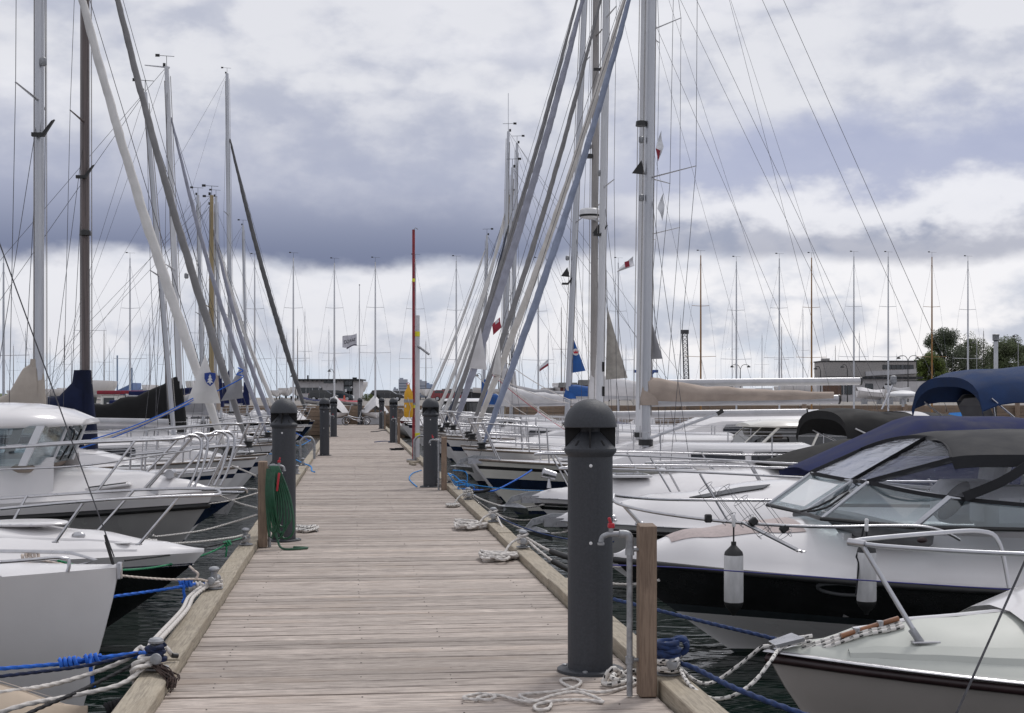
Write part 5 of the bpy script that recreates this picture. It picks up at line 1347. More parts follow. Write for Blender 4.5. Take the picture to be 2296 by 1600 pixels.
ca_, cam_ = simple_sail('sailboat', 'sailboat with slim grey furled jib and blue sail corner beside its mast', 2.15, 34.8, 1, 10.0, 3.0, 1.05, mx=3.12, mh=15, furl=SAILG, furl_r=.065, furl_z=12.6, rake=.038, r=(.095, .08), m=ALU, boom=True, boom_l=3.6, boom_z=2.0, cover=CANRB, throat=.05, cov_h=.3, spread=(.42, .68))
cn_, _ = simple_sail('sailboat', 'sailboat with a thin navy furled jib', 2.2, 37.6, 1, 7.5, 2.6, .95, mx=1.75, mh=8.1, furl=HNAVY, furl_r=.05, furl_z=6.7, rake=.035, r=(.06, .05), boom=True, boom_l=2.6, boom_z=1.8, cover=CANW, cov_h=.5, spread=(.5,))
cg_, cgm = simple_sail('sailboat', 'sailboat with antenna-topped mast and white jib left of the thick grey jibs', 2.3, 40.5, 1, 8.5, 2.8, .95, mx=1.95, mh=9.6, furl=SAILW, furl_r=.055, furl_z=7.4, rake=.02, r=(.07, .055), boom=True, boom_l=3.0, boom_z=1.9, cover=CANGR, cov_h=.5, spread=(.5,))
MB().tube([(2.14, 0, 9.6), (2.14, 0, 10.7)], .008, 4).build('antenna', ALU, cgm)
simple_sail('sailboat', 'small white sailboat with the leftmost pale jib of the right row', 2.3, 44.0, 1, 8.5, 2.7, .95, mx=2.6, mh=9.9, furl=SAILW, furl_r=.055, furl_z=8.6, rake=.02, r=(.07, .055), boom=True, boom_l=3.0, boom_z=1.9, cover=CANW, cov_h=.45, spread=(.5,))
simple_sail('sailboat', 'sailboat with wooden yellow mast half hidden by the thick furled jibs', 2.2, 48.0, 1, 8.0, 2.6, .9, mx=2.9, mh=8.8, m=MASTYE, r=(.08, .06), boom=True, boom_l=3.0, boom_z=1.8, cover=CANRED, cov_h=.4, spread=(.55,))
simple_sail('sailboat', 'small far sailboat with red cover near the pier end, right row', 2.2, 52.5, 1, 7.5, 2.5, .9, mx=2.6, mh=8.0, r=(.07, .055), boom=True, boom_l=2.8, boom_z=1.7, cover=CANRB, cov_h=.5, spread=(.55,), furl=SAILW)
for (bt, ms, px, sp, Y) in ((e_, em, 1438, [('reflector', 360), ('lamp', 445), ('deck', 270), ('lamp', 315)], 23.5), (cb_, cbm, 1322, [('lamp', 330), ('deck', 345)], 32.0), (cc_, ccm, 1345, [('lamp', 390), ('reflector', 500), ('bracket', 525), ('bracket', 155)], 28.9), (ca_, cam_, 1272, [('lamp', 580), ('reflector', 600), ('bracket', 635)], 34.8)): mast_gear(bt, ms, px, sp, Y)
# radar dome
p = PY(1323, 492, 31.8); rdm = MB().lathe([(.08, 0), (.20, .03), (.235, .06), (.245, .10), (.235, .20), (.20, .235), (.05, .25)], 24, p).build('radar_dome', WHITEP, cbm, world=True)
MB().lathe([(.236, .05), (.247, .075), (.247, .095)], 24, p).build('radar_base', PLAST, rdm, world=True)
MB().tube([p + Vector((0, 0, .02)), p + Vector((.34, .1, -.05))], .03, 8).build('radar_bracket', ALU, cbm, world=True)
# slots in the aluminium mast, sail corners
for py in (823, 878):
    o = PY(1353, py, 28.80); MB().box(o, (.055, .012, .20), bev=.005).build('mast_slot', RECESS, ccm, world=True)
tri(cc_, [PY(1362, 690, 28.9), PY(1358, 852, 28.9), PY(1407, 848, 28.9)], mat('sailcloth_grey_beige', (.34, .32, .29), .85, var=.12, scale=6), 'mainsail_clew')
tri(e_, [PY(1460, 715, 23.6), PY(1459, 806, 23.6), PY(1486, 805, 23.6)], CANGR, 'mainsail_clew')
bl = tri(ca_, [PY(1287, 762, 34.8), PY(1281, 837, 34.8), PY(1313, 832, 34.8)], CANRB, 'mainsail_clew')
em_p = PY(1291, 790, 34.6); MB().lathe([(.001, 0), (.085, .001), (.085, .006)], 18, em_p, Matrix.Rotation(R(90), 4, 'X')).build('round_emblem', CANW, bl, world=True)
MB().slab([em_p + Vector((x, -.012, z_)) for x, z_ in ((-.05, -.035), (.05, -.035), (.06, .04), (.025, .0), (0, .05), (-.025, 0), (-.06, .04))], .006).build('crown_mark', REDP, bl, world=True)
jc = tri(cb_, [PY(1078, 735, 31.9), PY(1052, 826, 31.9), PY(1092, 830, 31.9)], CANW, 'jib_clew')
jd = tri(ck_, [PY(1120, 760, 26.8), PY(1103, 838, 26.8), PY(1124, 842, 26.8)], SAILW, 'jib_clew')
for a, e2, Y0, Y1 in (((1103, 838), (1275, 905), 26.8, 29.5), ((1118, 800), (1285, 900), 26.8, 30.0), ((1052, 826), (1180, 930), 31.9, 33)):
    MB().tube(sag(PY(*a, Y0), PY(*e2, Y1), .08), .008, 5).build('jib_sheet', ROPEW, cb_.root if a[0] == 1052 else ck_.root, world=True)
for k in range(3): MB().tube(sag(PY(1105 + 4 * k, 842, 26.8), PY(1285 + 6 * k, 975, 29.5), .06), .007, 5).build('jib_sheet', ROPEW if k else REDP, ck_.root, world=True)
# pennants at the spreaders
def pennant(name, label, pts, Y, m, cat='flag', extra=None):
    q = [PY(a, b2, Y) for a, b2 in pts]; rows = []
    n = 6
    for i in range(n + 1):
        t_ = i / n; l_ = q[0].lerp(q[1], t_); r_ = q[3].lerp(q[2], t_)
        rows.append([l_.lerp(r_, j / 4) + Vector((0, .05 * math.sin(3 * t_ + j), 0)) for j in range(5)])
    o = MB().grid(rows); o.grid([[p + Vector((0, .004, 0)) for p in r_][::-1] for r_ in rows])
    if extra:
        ob = MB(); root = thing(name, label, cat, q[0])
        o.build('cloth', m, root, 60, world=True)
        for nm, pp, mm in extra: MB().slab([PY(a, b2, Y - .08) for a, b2 in pp], .004).build(nm, mm, root, world=True, flat=True)
        return root
    return tag(o.build(name, m, None, 60), label, cat)
pennant('pennant', 'red and white pennant hanging limp under the upper mast spreader', [(1483, 293), (1470, 335), (1476, 362), (1487, 330)], 23.0, WPAINT, extra=[('red_stripe', [(1470, 333), (1476, 362), (1481, 338)], CANRED)])
pennant('pennant', 'plain white pennant hanging below the lower spreader', [(1488, 432), (1474, 468), (1486, 496), (1489, 460)], 23.0, WPAINT)
pennant('pennant', 'small red and white pennant flown by the far wooden mast right of centre', [(1230, 805), (1208, 825), (1210, 834), (1231, 818)], 70.0, WPAINT, extra=[('red_stripe', [(1229, 815), (1211, 828), (1209, 834), (1230, 820)], CANRED)])
pennant('pennant', 'white pennant with a red cross at mid-height of the double mast', [(1420, 575), (1385, 605), (1383, 611), (1422, 597)], 25.0, WPAINT, extra=[('red_cross', [(1400, 588), (1410, 585), (1412, 598), (1402, 600)], CANRED)])
pennant('pennant', 'red cross flag fluttering low behind the grey jibs', [(1121, 712), (1103, 728), (1106, 752), (1124, 735)], 46.0, CANRED, extra=[('white_cross', [(1110, 722), (1118, 716), (1119, 722), (1111, 728)], WPAINT)])

# ------------------------------------------------------------------ sailing boats, left of the pier
lf, lfm = simple_sail('sailboat', 'grey-hulled sailboat with white furled genoa bearing a blue shield, tan boom cover', -1.55, 19.8, -1, 9.0, 2.9, 1.02, mats=[DARK_AF, GELG, HNAVY], bands=[(.04, 'w', 2), (.86, 'f', 1), (.92, 'f', 2), (1, 'f', 1)], mx=2.65, mh=13, furl=SAILW, furl_r=.066, furl_z=9.6, rake=.0, r=(.085, .07), m=ALU, boom=True, boom_l=3.2, boom_z=1.55, cover=mat('canvas_stone', (.40, .355, .31), .85, var=.1, scale=2.5, bump=.5, bscale=4), cov_h=.95, throat=.05, cov_p=[(0, 1), (.05, .85), (.16, .42), (.4, .3), (1, .25)], spread=(.46, .7), sp_len=.9)
g_t = tri(lf, [PY(460, 795, 19.6), PY(418, 905, 19.6), PY(495, 905, 19.6)], SAILW, 'genoa_clew')
sh_c = PY(471, 851, 19.45)
so = MB().slab([sh_c + Vector((x * .075, 0, z_ * .09)) for x, z_ in ((-1, .9), (0, 1.05), (1, .9), (1, .1), (.6, -.6), (0, -1.05), (-.6, -.6), (-1, .1))], .006).build('shield_badge', mat('badge_blue', (.015, .05, .28), .7), g_t, world=True)
MB().slab([sh_c + Vector((x * .045, -.008, z_ * .075)) for x, z_ in ((0, .95), (.45, .35), (.2, .35), (.75, -.15), (.3, -.15), (.95, -.6), (.15, -.6), (.15, -.9), (-.15, -.9), (-.15, -.6), (-.95, -.6), (-.3, -.15), (-.75, -.15), (-.2, .35), (-.45, .35))], .004).build('tree_mark', WPAINT, g_t, world=True)
for k, (m_, dy_) in enumerate(((ROPEB, 0), (ROPEW, 5), (ROPEC, 9), (ROPEB, 14))):
    MB().tube(sag(PY(434, 893 + dy_ * .3, 19.6), PY(205 - k * 8, 986 + dy_ * 1.4, 18.9), .05), .008, 5).build('genoa_sheet', m_, lf.root, world=True)
lg, lgm = simple_sail('sailboat', 'sailboat with brown wooden mast, dark blue sail cover and grey furled jib', -1.6, 24.5, -1, 9.0, 2.8, .95, mats=[DARK_AF, GEL, HNAVY], mx=2.85, mh=14, m=MASTBR, r=(.095, .08), furl=SAILG, furl_r=.064, furl_z=10.9, rake=.0, boom=True, boom_l=3.4, boom_z=1.15, cover=CANDN, cov_h=1.12, throat=.22, cov_w=1.7, cov_p=[(0, 1), (.18, .74), (.5, .5), (1, .3)], spread=(.47,), sp_len=.8, boom_m=TEAK)
lh, lhm = simple_sail('sailboat', 'small sailboat with aft-leaning thin silver mast left of the black boom cover', -1.6, 27.5, -1, 7.0, 2.4, .9, mx=1.75, mh=7.75, rake=.07, r=(.06, .05), boom=True, boom_l=2.4, boom_z=1.5, cover=None, spread=(.55,), roof=True)
li, lim = simple_sail('sailboat', 'sailboat with long black boom cover and crossbar masthead', -1.65, 30.8, -1, 9.0, 2.9, .98, mats=[DARK_AF, GEL, HBLACK], mx=1.95, mh=9.0, rake=.035, r=(.08, .065), m=ALUW, furl=SAILL, furl_r=.05, furl_z=8.1, boom=True, boom_l=2.9, boom_z=1.36, cover=CANB, cov_h=1.1, throat=.0, cov_p=[(0, 1), (.07, .9), (.3, .6), (.6, .40), (1, .30)], spread=(.52,), sp_len=.85)
MB().tube([(2.2, 0, 8.98), (2.72, 0, 9.02)], [.02, .012], 6).build('masthead_crane', ALUW, lim)
lk, _ = simple_sail('sailboat', 'small sailboat with yellow spruce mast on the left row', -1.65, 35.2, -1, 7.5, 2.4, .9, mx=1.75, mh=6.9, m=MASTYE, r=(.075, .06), rake=.0, furl=SAILL, furl_r=.055, furl_z=6.2, boom=True, boom_l=2.4, boom_z=1.6, cover=CANGR, cov_h=.6, spread=(.6,))
simple_sail('sailboat', 'white sailboat with pale furled jib behind the yellow-masted boat', -1.65, 39.2, -1, 8.0, 2.6, .95, mx=2.0, mh=7.2, r=(.07, .06), furl=SAILW, furl_r=.055, furl_z=6.6, boom=True, boom_l=2.6, boom_z=1.7, cover=CANBE, cov_h=.55, spread=(.55,))
simple_sail('sailboat', 'black-hulled sailboat halfway along the left row', -1.65, 44.5, -1, 8.5, 2.7, .95, mats=[DARK_AF, HBLACK, GEL], mx=2.9, mh=8.2, r=(.07, .06), boom=True, boom_l=2.8, boom_z=1.7, cover=CANN, cov_h=.5, spread=(.55,), furl=None)
simple_sail('sailboat', 'navy-covered sailboat between the second and third left bollards', -1.65, 50.5, -1, 8.5, 2.7, .95, mx=2.9, mh=9.0, r=(.07, .06), boom=True, boom_l=2.8, boom_z=1.7, cover=CANN, cov_h=.6, spread=(.55,))
lj, ljm = simple_sail('sailboat', 'tall-masted far sailboat with dark furled jib crossing the clubhouse', -1.65, 57.2, -1, 11, 3.2, 1.1, mx=3.1, mh=14.8, r=(.11, .085), furl=SAILD, furl_r=.10, furl_z=12.5, rake=.012, boom=True, boom_l=4, boom_z=2.0, cover=CANN, cov_h=.6, spread=(.35, .62), mats=[DARK_AF, HBLACK, GEL], sp_len=1.0)
simple_sail('sailboat', 'dark-hulled sailboat second from the quay on the left', -1.65, 63.0, -1, 8.5, 2.7, .95, mats=[DARK_AF, HNAVY, GEL], mx=2.9, mh=9.5, r=(.07, .06), boom=True, boom_l=2.8, boom_z=1.7, cover=CANN, cov_h=.5, spread=(.55,))
# grey sail bundle lashed with blue cord under the grey jib
gb = tri(lg, [PY(540, 822, 24.3), PY(495, 900, 24.3), PY(545, 893, 24.3)], CANGR, 'jib_clew')
rope([PY(533, 825, 24.2), PY(545, 832, 24.2), PY(530, 840, 24.2), PY(543, 848, 24.2), PY(460, 890, 24.0), PY(380, 925, 23.6)], .010, ROPEB, 'royal blue sheet lashed round the grey furled jib', 'jib_sheet_line', 'rope', 0, None)

# motor boats tucked in on the right, towards the quay
for i, (yy, lb) in enumerate(((57.0, 'small white motorboat fifth from the quay on the right'), (61.5, 'small white motorboat with windscreen third from the quay, right row'), (67.0, 'small white motorboat nearest the quay on the right'))):
    bt = Boat('motorboat', lb, 'motorboat', 2.2, yy, 1, 6.5, 2.4, .9, rake=.6, group=MBG); bt.hull([(.04, 'w', 0), (.85, 'f', 1), (1, 'f', 2)], [DARK_AF, GEL, [HNAVY, HBLACK, RED_AF][i]]); bt.deck([(0, .02), (1.5, .25), (6, .3)], GEL); cabin(bt, 1.7, 3.6, .9, 1.25, 1.8, .4, GEL, GEL, .15, 2, glassm=GLD); bt.pulpit(1.2, .55)

for (bt, ms, px, sp, Y) in ((lf, lfm, 97, [('bracket', 300), ('lamp', 140)], 19.7), (lg, lgm, 191, [('bracket', 395), ('deck', 515)], 24.4), (li, lim, 418, [('lamp', 620)], 30.7), (lh, lhm, 385, [('lamp', 480)], 27.4)): mast_gear(bt, ms, px, sp, Y)

# ------------------------------------------------------------------ things on the pier
rp = thing('rescue_post', 'white square rescue post with red pole and yellow reflective bands, right pier edge', 'post', (1.36, 31.9, .002))
MB().box((.09, 0, 1.62), (.10, .09, 3.24), bev=.006).build('white_post', WPAINT, rp)
MB().tube([(0, -.07, 0), (0, -.07, 5.15)], .032, 12).build('red_pole', REDPOLE, rp)
MB().box((0, -.07, .012), (.30, .26, .022)).build('foot_plate', GALV, rp)
for z_ in (.55, 2.82): MB().box((.09, -.002, z_), (.106, .10, .11)).build('reflective_band', YELT, rp)
for z_ in (4.02, 1.20): MB().tube([(0, -.07, z_ - .035), (0, -.07, z_ + .035)], .034, 12).build('yellow_ring', YELT, rp)
MB().tube([(.10, -.06, 2.55), (.34, -.2, 2.36)], .028, 6).build('bracket_arm', GALV, rp)
MB().tube(spline([(0, -.07, 5.13), (.04, -.07, 5.19), (.10, -.07, 5.15)], .02), .008, 6).build('pole_hook', GALV, rp)
rf_c = PX(912, 899, 1.24)
ys = thing('rescue_float', 'yellow torpedo-shaped rescue float with grey strap hung on the rescue post', 'float', (1.245, 31.75, .96))
prof = [(0.0, .085), (.02, .10), (.10, .104), (.28, .10), (.40, .096), (.48, .098), (.55, .09), (.61, .065), (.65, .036), (.72, .026), (.735, .018)]
rows = []
for z_, w_ in prof:
    rows.append([Vector((w_ * math.cos(2 * math.pi * k / 18) * 1.0, w_ * .5 * math.sin(2 * math.pi * k / 18), z_)) for k in range(18)])
MB().loft(rows, True, True).build('float_body', YEL, ys, 60)
MB().loft([[Vector((q.x * 1.05, q.y * 1.1, z_)) for q in rows[3]] for z_ in (.33, .40)], True, True).build('strap', CANGR, ys)
MB().box((0, -.045, .12), (.17, .012, .02)).build('rib', YEL, ys); MB().box((-.07, -.05, .25), (.03, .006, .06)).build('label_plate', WPAINT, ys)
MB().tube(spline([(-.02, -.05, .44), (.02, -.06, .3), (.05, -.06, .2), (.02, -.06, .12), (.0, -.05, -.06), (-.04, 0, -.14), (-.09, 0, -.05)], .03), .007, 6).build('line', ROPEW, ys)
MB().tube(spline([(-.02, 0, .70), (-.04, 0, .74), (0, 0, .77), (.03, 0, .73)], .01), .008, 6).build('grab_loop', REDP, ys)
MB().box((.11, .05, .3), (.10, .02, .05)).build('hanger', GALV, ys)

HG = 'galvanised ladder hoops on the edge timbers'
for (xc, yc, lb) in ((-.965, 31.0, 'galvanised U-shaped ladder hoop on the left pier edge'), (1.515, 31.6, 'galvanised U-shaped ladder hoop on the right pier edge behind a bollard')):
    r_ = thing('ladder_hoop', lb, 'ladder', (xc, yc, .07), 0, HG)
    MB().tube(spline([(-.15, 0, -.5), (-.15, 0, .30), (-.13, 0, .40), (-.06, 0, .47), (.06, 0, .47), (.13, 0, .40), (.15, 0, .30), (.15, 0, 0)], .03), .026, 12).build('hoop', GALV, r_)
    for z_ in (-.15, -.42): MB().tube([(-.15, -.2, z_), (-.15, .2, z_)], .015, 8).build('rung', GALV, r_)

# small wooden battens on the deck by the right hoop
wb = MB(); 
for i, (x, y, a) in enumerate(((1.27, 30.6, .3), (1.30, 29.9, -.4), (1.24, 29.5, .15))):
    o = MB().box((x, y, .022 + .02 * (i == 1)), (.05, .55, .04), rz=a, bev=.004).build('timber_batten', BEAM); tag(o, ['short timber offcut on deck nearest the ladder hoop', 'short timber offcut lying across the others', 'short timber offcut nearest the camera by the second bollard'][i], 'offcut', 'timber offcuts on the deck')

# bicycle
bk = thing('bicycle', 'silver folding bicycle with small wheels parked across the pier end', 'bicycle', (.20, 72.2, .001))
TYRE = mat('tyre_rubber', (.02, .02, .02), .8)
for xx in (-.52, .50):
    w_ = MB().tube([(xx + .195 * math.cos(k * math.pi / 16), 0, .215 + .195 * math.sin(k * math.pi / 16)) for k in range(32)], .021, 8, closed=True).build('wheel', TYRE, bk)
    MB().tube([(xx + .172 * math.cos(k * math.pi / 16), 0, .215 + .172 * math.sin(k * math.pi / 16)) for k in range(32)], .010, 6, closed=True).build('rim', STEEL, w_)
    sp = MB()
    for k in range(12): sp.tube([(xx, 0, .215), (xx + .17 * math.cos(k * .5236), 0, .215 + .17 * math.sin(k * .5236))], .002, 3)
    sp.build('spokes', STEEL, w_)
    MB().tube(spline([(xx + .22 * math.cos(a), 0, .215 + .22 * math.sin(a)) for a in (.4, .9, 1.5, 2.1, 2.7)], .04), .014, 6).build('mudguard', ALU, bk)
    MB().box((xx + .12, -.02, .12), (.02, .03, .02)).build('reflector', mat('orange_reflector', (.7, .2, .02), .3), w_)
for nm, pth, r_ in (('frame_tube', [(-.42, 0, .50), (-.1, 0, .40), (.22, 0, .37)], .024), ('fork', [(-.52, 0, .215), (-.43, 0, .46), (-.36, 0, .68)], .016), ('stem', [(-.36, 0, .66), (-.24, 0, 1.08)], .016), ('seat_post', [(.10, 0, .25), (.28, 0, .80)], .017), ('chainstay', [(.15, 0, .24), (.50, 0, .215)], .012), ('seatstay', [(.20, 0, .48), (.50, 0, .215)], .010), ('frame_tube', [(-.42, 0, .48), (-.15, 0, .30), (.14, 0, .25)], .020)):
    MB().tube(spline(pth, .08), r_, 8).build(nm, ALU, bk)
MB().tube(spline([(-.30, -.28, 1.08), (-.22, -.1, 1.09), (-.22, .1, 1.09), (-.30, .28, 1.08)], .06), .013, 8).build('handlebar', PLAST, bk)
sd = MB(); sd.loft([[Vector((.16 + .28 * q, w_ * c2, .80 + .02 * q + .035 * s2)) for c2, s2 in ((-1, 0), (-.7, 1), (.7, 1), (1, 0), (.6, -.6), (-.6, -.6))] for q, w_ in ((0, .02), (.3, .035), (.6, .07), (.9, .085), (1, .07))], True, True); sd.build('saddle', PLAST, bk)
cr_ = MB().lathe([(.01, -.006), (.085, -.004), (.085, .004), (.01, .006)], 20, (.12, -.03, .25), Matrix.Rotation(R(90), 4, 'X')).build('chainring', STEEL, bk)
MB().tube([(.12, -.05, .25), (.19, -.06, .10)], .008, 6).build('crank', STEEL, cr_); MB().tube([(.12, .05, .25), (.05, .06, .40)], .008, 6).build('crank', STEEL, cr_)
MB().tube([(.40, -.03, .2), (.42, -.12, .01)], .007, 6).build('kickstand', STEEL, bk)

# white dinghy covers at the end of the pier
TG = 'white covered dinghies by the quay'
for (px, Y, w_, h_, fl, lb) in ((1240, 74.0, 2.0, .95, -1, 'white peaked dinghy cover behind the red and white rescue post'), (560, 73.5, 1.8, 1.1, 1, 'white peaked dinghy cover far left against the quay boards'), (1420, 74.0, 2.2, .9, 1, 'white peaked dinghy cover seen between the right jibs')):
    c_ = PY(px, 955, Y); c_.z = .05 if abs(c_.x - .3) < 1.6 else WZ + .3
    rt = thing('covered_dinghy', lb, 'dinghy', c_, 0, TG)
    pk = .35 * w_ * fl
    rows = []
    for i in range(9):
        q = -1 + 2 * i / 8; hh = h_ * max(.15, 1 - abs(q * w_ / 2 - pk) / (w_ * .75)) ; rows.append([Vector((q * w_ / 2, .5 * v_, .18 + (hh - .18) * (1 - abs(v_)) ** .8)) for v_ in (-1, -.6, -.25, 0, .25, .6, 1)])
    MB().grid(rows).build('cover', CANW, rt, 50)
    hb_ = MB().loft([[Vector((x, .45 * math.cos(a), .22 + .22 * math.sin(a))) for a in (math.pi, 3.6, 4.2, 4.71, 5.2, 5.8, 2 * math.pi)] for x in (-w_ / 2, 0, w_ / 2)], False); hb_.build('hull', GEL, rt)
    for x in (-w_ * .3, w_ * .3): MB().box((x, 0, .02), (.06, .7, .10)).build('trestle', ALU, rt)

# ------------------------------------------------------------------ keelboats ashore behind the quay: tall even masts
def far_boat(name, label, mm, mh, hullm, grp, wsp=(.42, .70), wire=.006):
    root = thing(name, label, 'sailboat', (0, 0, 0), 0, grp)
    xs = [0, .3, .9, 1.8, 3, 4.5, 6, 7.4]; rows = []
    for x in xs:
        w_ = .95 * math.sin(min(1, x / 4.2) * math.pi / 2) * (1 - .25 * max(0, (x - 4.5) / 3)) + .02; rows.append([Vector((w_ * c2 * (1 - .35 * (c2 == 0)), x - 3.7, z_)) for c2, z_ in ((-1, 1.5), (-.96, 1.2), (-.6, .75), (0, .5), (.6, .75), (.96, 1.2), (1, 1.5))])
    MB().loft(rows, True, True).build('hull', hullm, root, 40)
    MB().slab([(-.03, -.6, .7), (-.03, 1.3, .7), (-.03, 1.0, .12), (-.03, -.3, .12)], .14).build('keel', DARK_AF, root)
    MB().box((0, 0, .12), (1.5, 2.6, .10)).build('trailer_frame', GALV, root)
    for sx in (-.8, .8): MB().lathe([(.05, -.08), (.24, -.08), (.26, 0), (.24, .08), (.05, .08)], 12, (sx, .4, .26), Matrix.Rotation(R(90), 4, 'Y')).build('trailer_wheel', RUB, root)
    ms = MB().tube([(0, -.5, 1.4), (0, -.5, mh * .6), (0, -.5, mh)], [.055, .05, .03], 8).build('mast', mm, root)
    for q in wsp:
        for sg in (-1, 1): MB().tube([(0, -.5, mh * q), (sg * (.95 - .5 * (q > .6)), -.45, mh * q + .03)], .014, 5).build('spreader', mm, ms)
    for sg in (-1, 1):
        pts = [(sg * .85, -.4, 1.5)] + [(sg * (.95 - .5 * (q > .6)), -.45, mh * q + .03) for q in wsp] + [(0, -.5, mh * .97)]
        MB().tube(pts, wire, 3).build('shroud', WIREL, root); MB().tube([(sg * .8, -.2, 1.5), (0, -.5, mh * wsp[0])], wire, 3).build('shroud', WIREL, root)
    b = MB().tube([(0, -.5, mh), (0, -.5, mh + .3)], .008, 4); b.build('aerial', PLAST, ms)
    return root
KG = 'keelboats under white tents along the quay'
def keelboat(label, mm, top_y, X, Y, ashore, first):
    """low keelboat under a white boom tent, mast with two pairs of spreaders"""
    z0 = .02 if ashore else WZ
    root = thing('keelboat', label, 'sailboat', (X, Y, z0), rn.uniform(-.05, .05), KG); s_ = .45 if ashore else 1.0
    rows = []
    for x in (0, .3, .9, 1.8, 3, 4.2, 5.4):
        w_ = .9 * math.sin(min(1, x / 3.2) * math.pi / 2) * (1 - .25 * max(0, (x - 3.6) / 1.8)) + .02; rows.append([Vector((w_ * q * (.8 if ashore else 1), (x - 2.7) * s_, z_)) for q, z_ in ((-1, .62), (-.97, .45), (-.7, .1), (0, -.12 if not ashore else .05), (.7, .1), (.97, .45), (1, .62))] if not ashore else [Vector((w_ * q * .8, (x - 2.7) * s_, z_)) for q, z_ in ((-1, .62), (-.97, .55), (-.7, .42), (0, .32), (.7, .42), (.97, .55), (1, .62))])
    MB().loft(rows, True, True).build('hull', GEL, root, 40)
    for sy in (-.6, .5):
        if ashore: MB().box((0, sy, .17), (1.0, .06, .34)).build('trestle', ALU, root)
    rows = []
    for i in range(8):
        q = i / 7; w_ = (.3 + .62 * math.sin(math.pi * (.12 + .6 * q))) * (.8 if ashore else 1); hh = .62 + (1.0 if i < 5 else 1.0 - .28 * (i - 4)) * (.35 + .55 * min(1, q * 2.2)); rows.append([Vector((w_ * v_, (-1.9 + 4.3 * q) * s_, .60 + (hh - .60) * (1 - abs(v_)) ** .85)) for v_ in (-1, -.66, -.33, 0, .33, .66, 1)])
    if X < 3.5: MB().grid(rows).build('boom_tent', CANW, root, 50)
    else: MB().grid([[Vector((p.x, p.y, .62 + (p.z - .6) * .18)) for p in r_] for r_ in rows]).build('cockpit_cover', [CANW, CANN, CANGR][int(X) % 3], root, 50)
    D_ = X * SN + Y * CS; mh = EYE + (HY - top_y) * D_ / F_PX - z0
    ms = MB().tube([(0, -.4 * s_, .6), (0, -.4 * s_, mh * .6), (0, -.4 * s_, mh)], [.05, .045, .028], 8).build('mast', mm, root); yy = -.4 * s_
    for q, w_ in ((.44, .80), (.72, .45)):
        for sg in (-1, 1): MB().tube([(0, yy, mh * q), (sg * w_, yy + .05, mh * q + .03)], .012, 5).build('spreader', mm, ms)
    for sg in (-1, 1):
        MB().tube([(sg * .75, yy + .1, .6), (sg * .80, yy + .05, mh * .44 + .03), (sg * .45, yy + .05, mh * .72 + .03), (0, yy, mh * .97)], .005, 3).build('shroud', WIREL, root); MB().tube([(sg * .7, yy + .3, .6), (0, yy, mh * .44)], .005, 3).build('shroud', WIREL, root)
    b = MB().tube([(0, yy, mh), (0, yy, mh + .25)], .006, 4); b.tube([(-.2, yy, mh + .25), (.24, yy, mh + .24)], .005, 4); b.box((-.16, yy, mh + .26), (.10, .02, .05)); b.build('wind_vane', PLAST, ms)
kl = {295: 'far left of the row, above the black boom cover', 573: 'second in the row from the left', 658: 'third in the row, left of the clubhouse', 750: 'on the pier end left of the bicycle', 841: 'on the pier end right of the bicycle', 930: 'just right of the red rescue pole', 1022: 'left of the sloping jibs', 1205: 'right of the blue-grey jib', 1383: 'between the two thick mast groups', 1567: 'left of the crane jib', 1646: 'second silver one right of the crane', 1742: 'third right of the crane', 1815: 'above the end of the silver boom', 1908: 'above the grey building', 1985: 'above the right end of the grey building', 2083: 'in front of the tallest tree', 2163: 'rightmost of the row'}
for px, wh in kl.items():
    wooden = px in (1567, 1815, 2083); ash = px in (750, 841)
    Yk = 73.9 if ash else 71.2; c_ = PY(px, 892, Yk); 
    keelboat(('keelboat with orange wooden mast, ' if wooden else 'tented keelboat with slim silver mast, ') + wh, MASTOR if wooden else ALUW, 580 + rn.uniform(-6, 14), c_.x, Yk, ash, False)
# thin masts of boats beyond, left basin and behind the buildings
FG2 = 'far moored boats with bare masts'
fb0 = far_boat('moored_sailboat', 'far moored sailboat, one thin pale mast in the distant forest of masts', ALU, 8.0, GEL, FG2, (.55,))
fb1 = far_boat('moored_sailboat', 'far moored sailboat, one thin brown mast in the distant forest of masts', MASTBR, 8.0, GELG, FG2, (.55,))
spots = [(14, 570), (30, 770), (58, 735), (75, 680), (115, 755), (145, 745), (160, 770), (195, 735), (205, 590), (232, 735), (247, 775), (336, 705), (340, 770), (372, 745), (452, 600), (458, 660), (470, 720), (505, 790), (545, 720), (620, 770), (642, 745), (668, 730), (684, 690), (737, 730), (806, 665),
         (955, 760), (1068, 775), (1128, 790), (1230, 740), (1258, 680), (1402, 770), (1522, 705), (1638, 680), (1752, 725), (1795, 685), (1705, 745), (1840, 800), (1870, 770), (1925, 740), (2010, 790), (2050, 785), (2200, 735), (2255, 790)]
for i, (px, ty) in enumerate(spots):
    src = fb1 if i % 4 == 1 else fb0
    o = src if i in (0, 1) else copy_tree(src)
    D = (55 + 12 * (i % 3)) if ty < 620 else rn.uniform(212, 265)
    c_ = P(px, 892, D); top = 1.4 + (892 - ty) * D / F_PX
    land = c_.y > QY + 3
    z0 = QZ if land else WZ - .75
    put(o, (c_.x, c_.y, z0), rn.uniform(-.3, .3), None, FG2, (1, 1, 1)); s_ = (top - z0) / 8.4
    o.scale = (max(.8, min(1.4, s_)),) * 2 + (s_,)

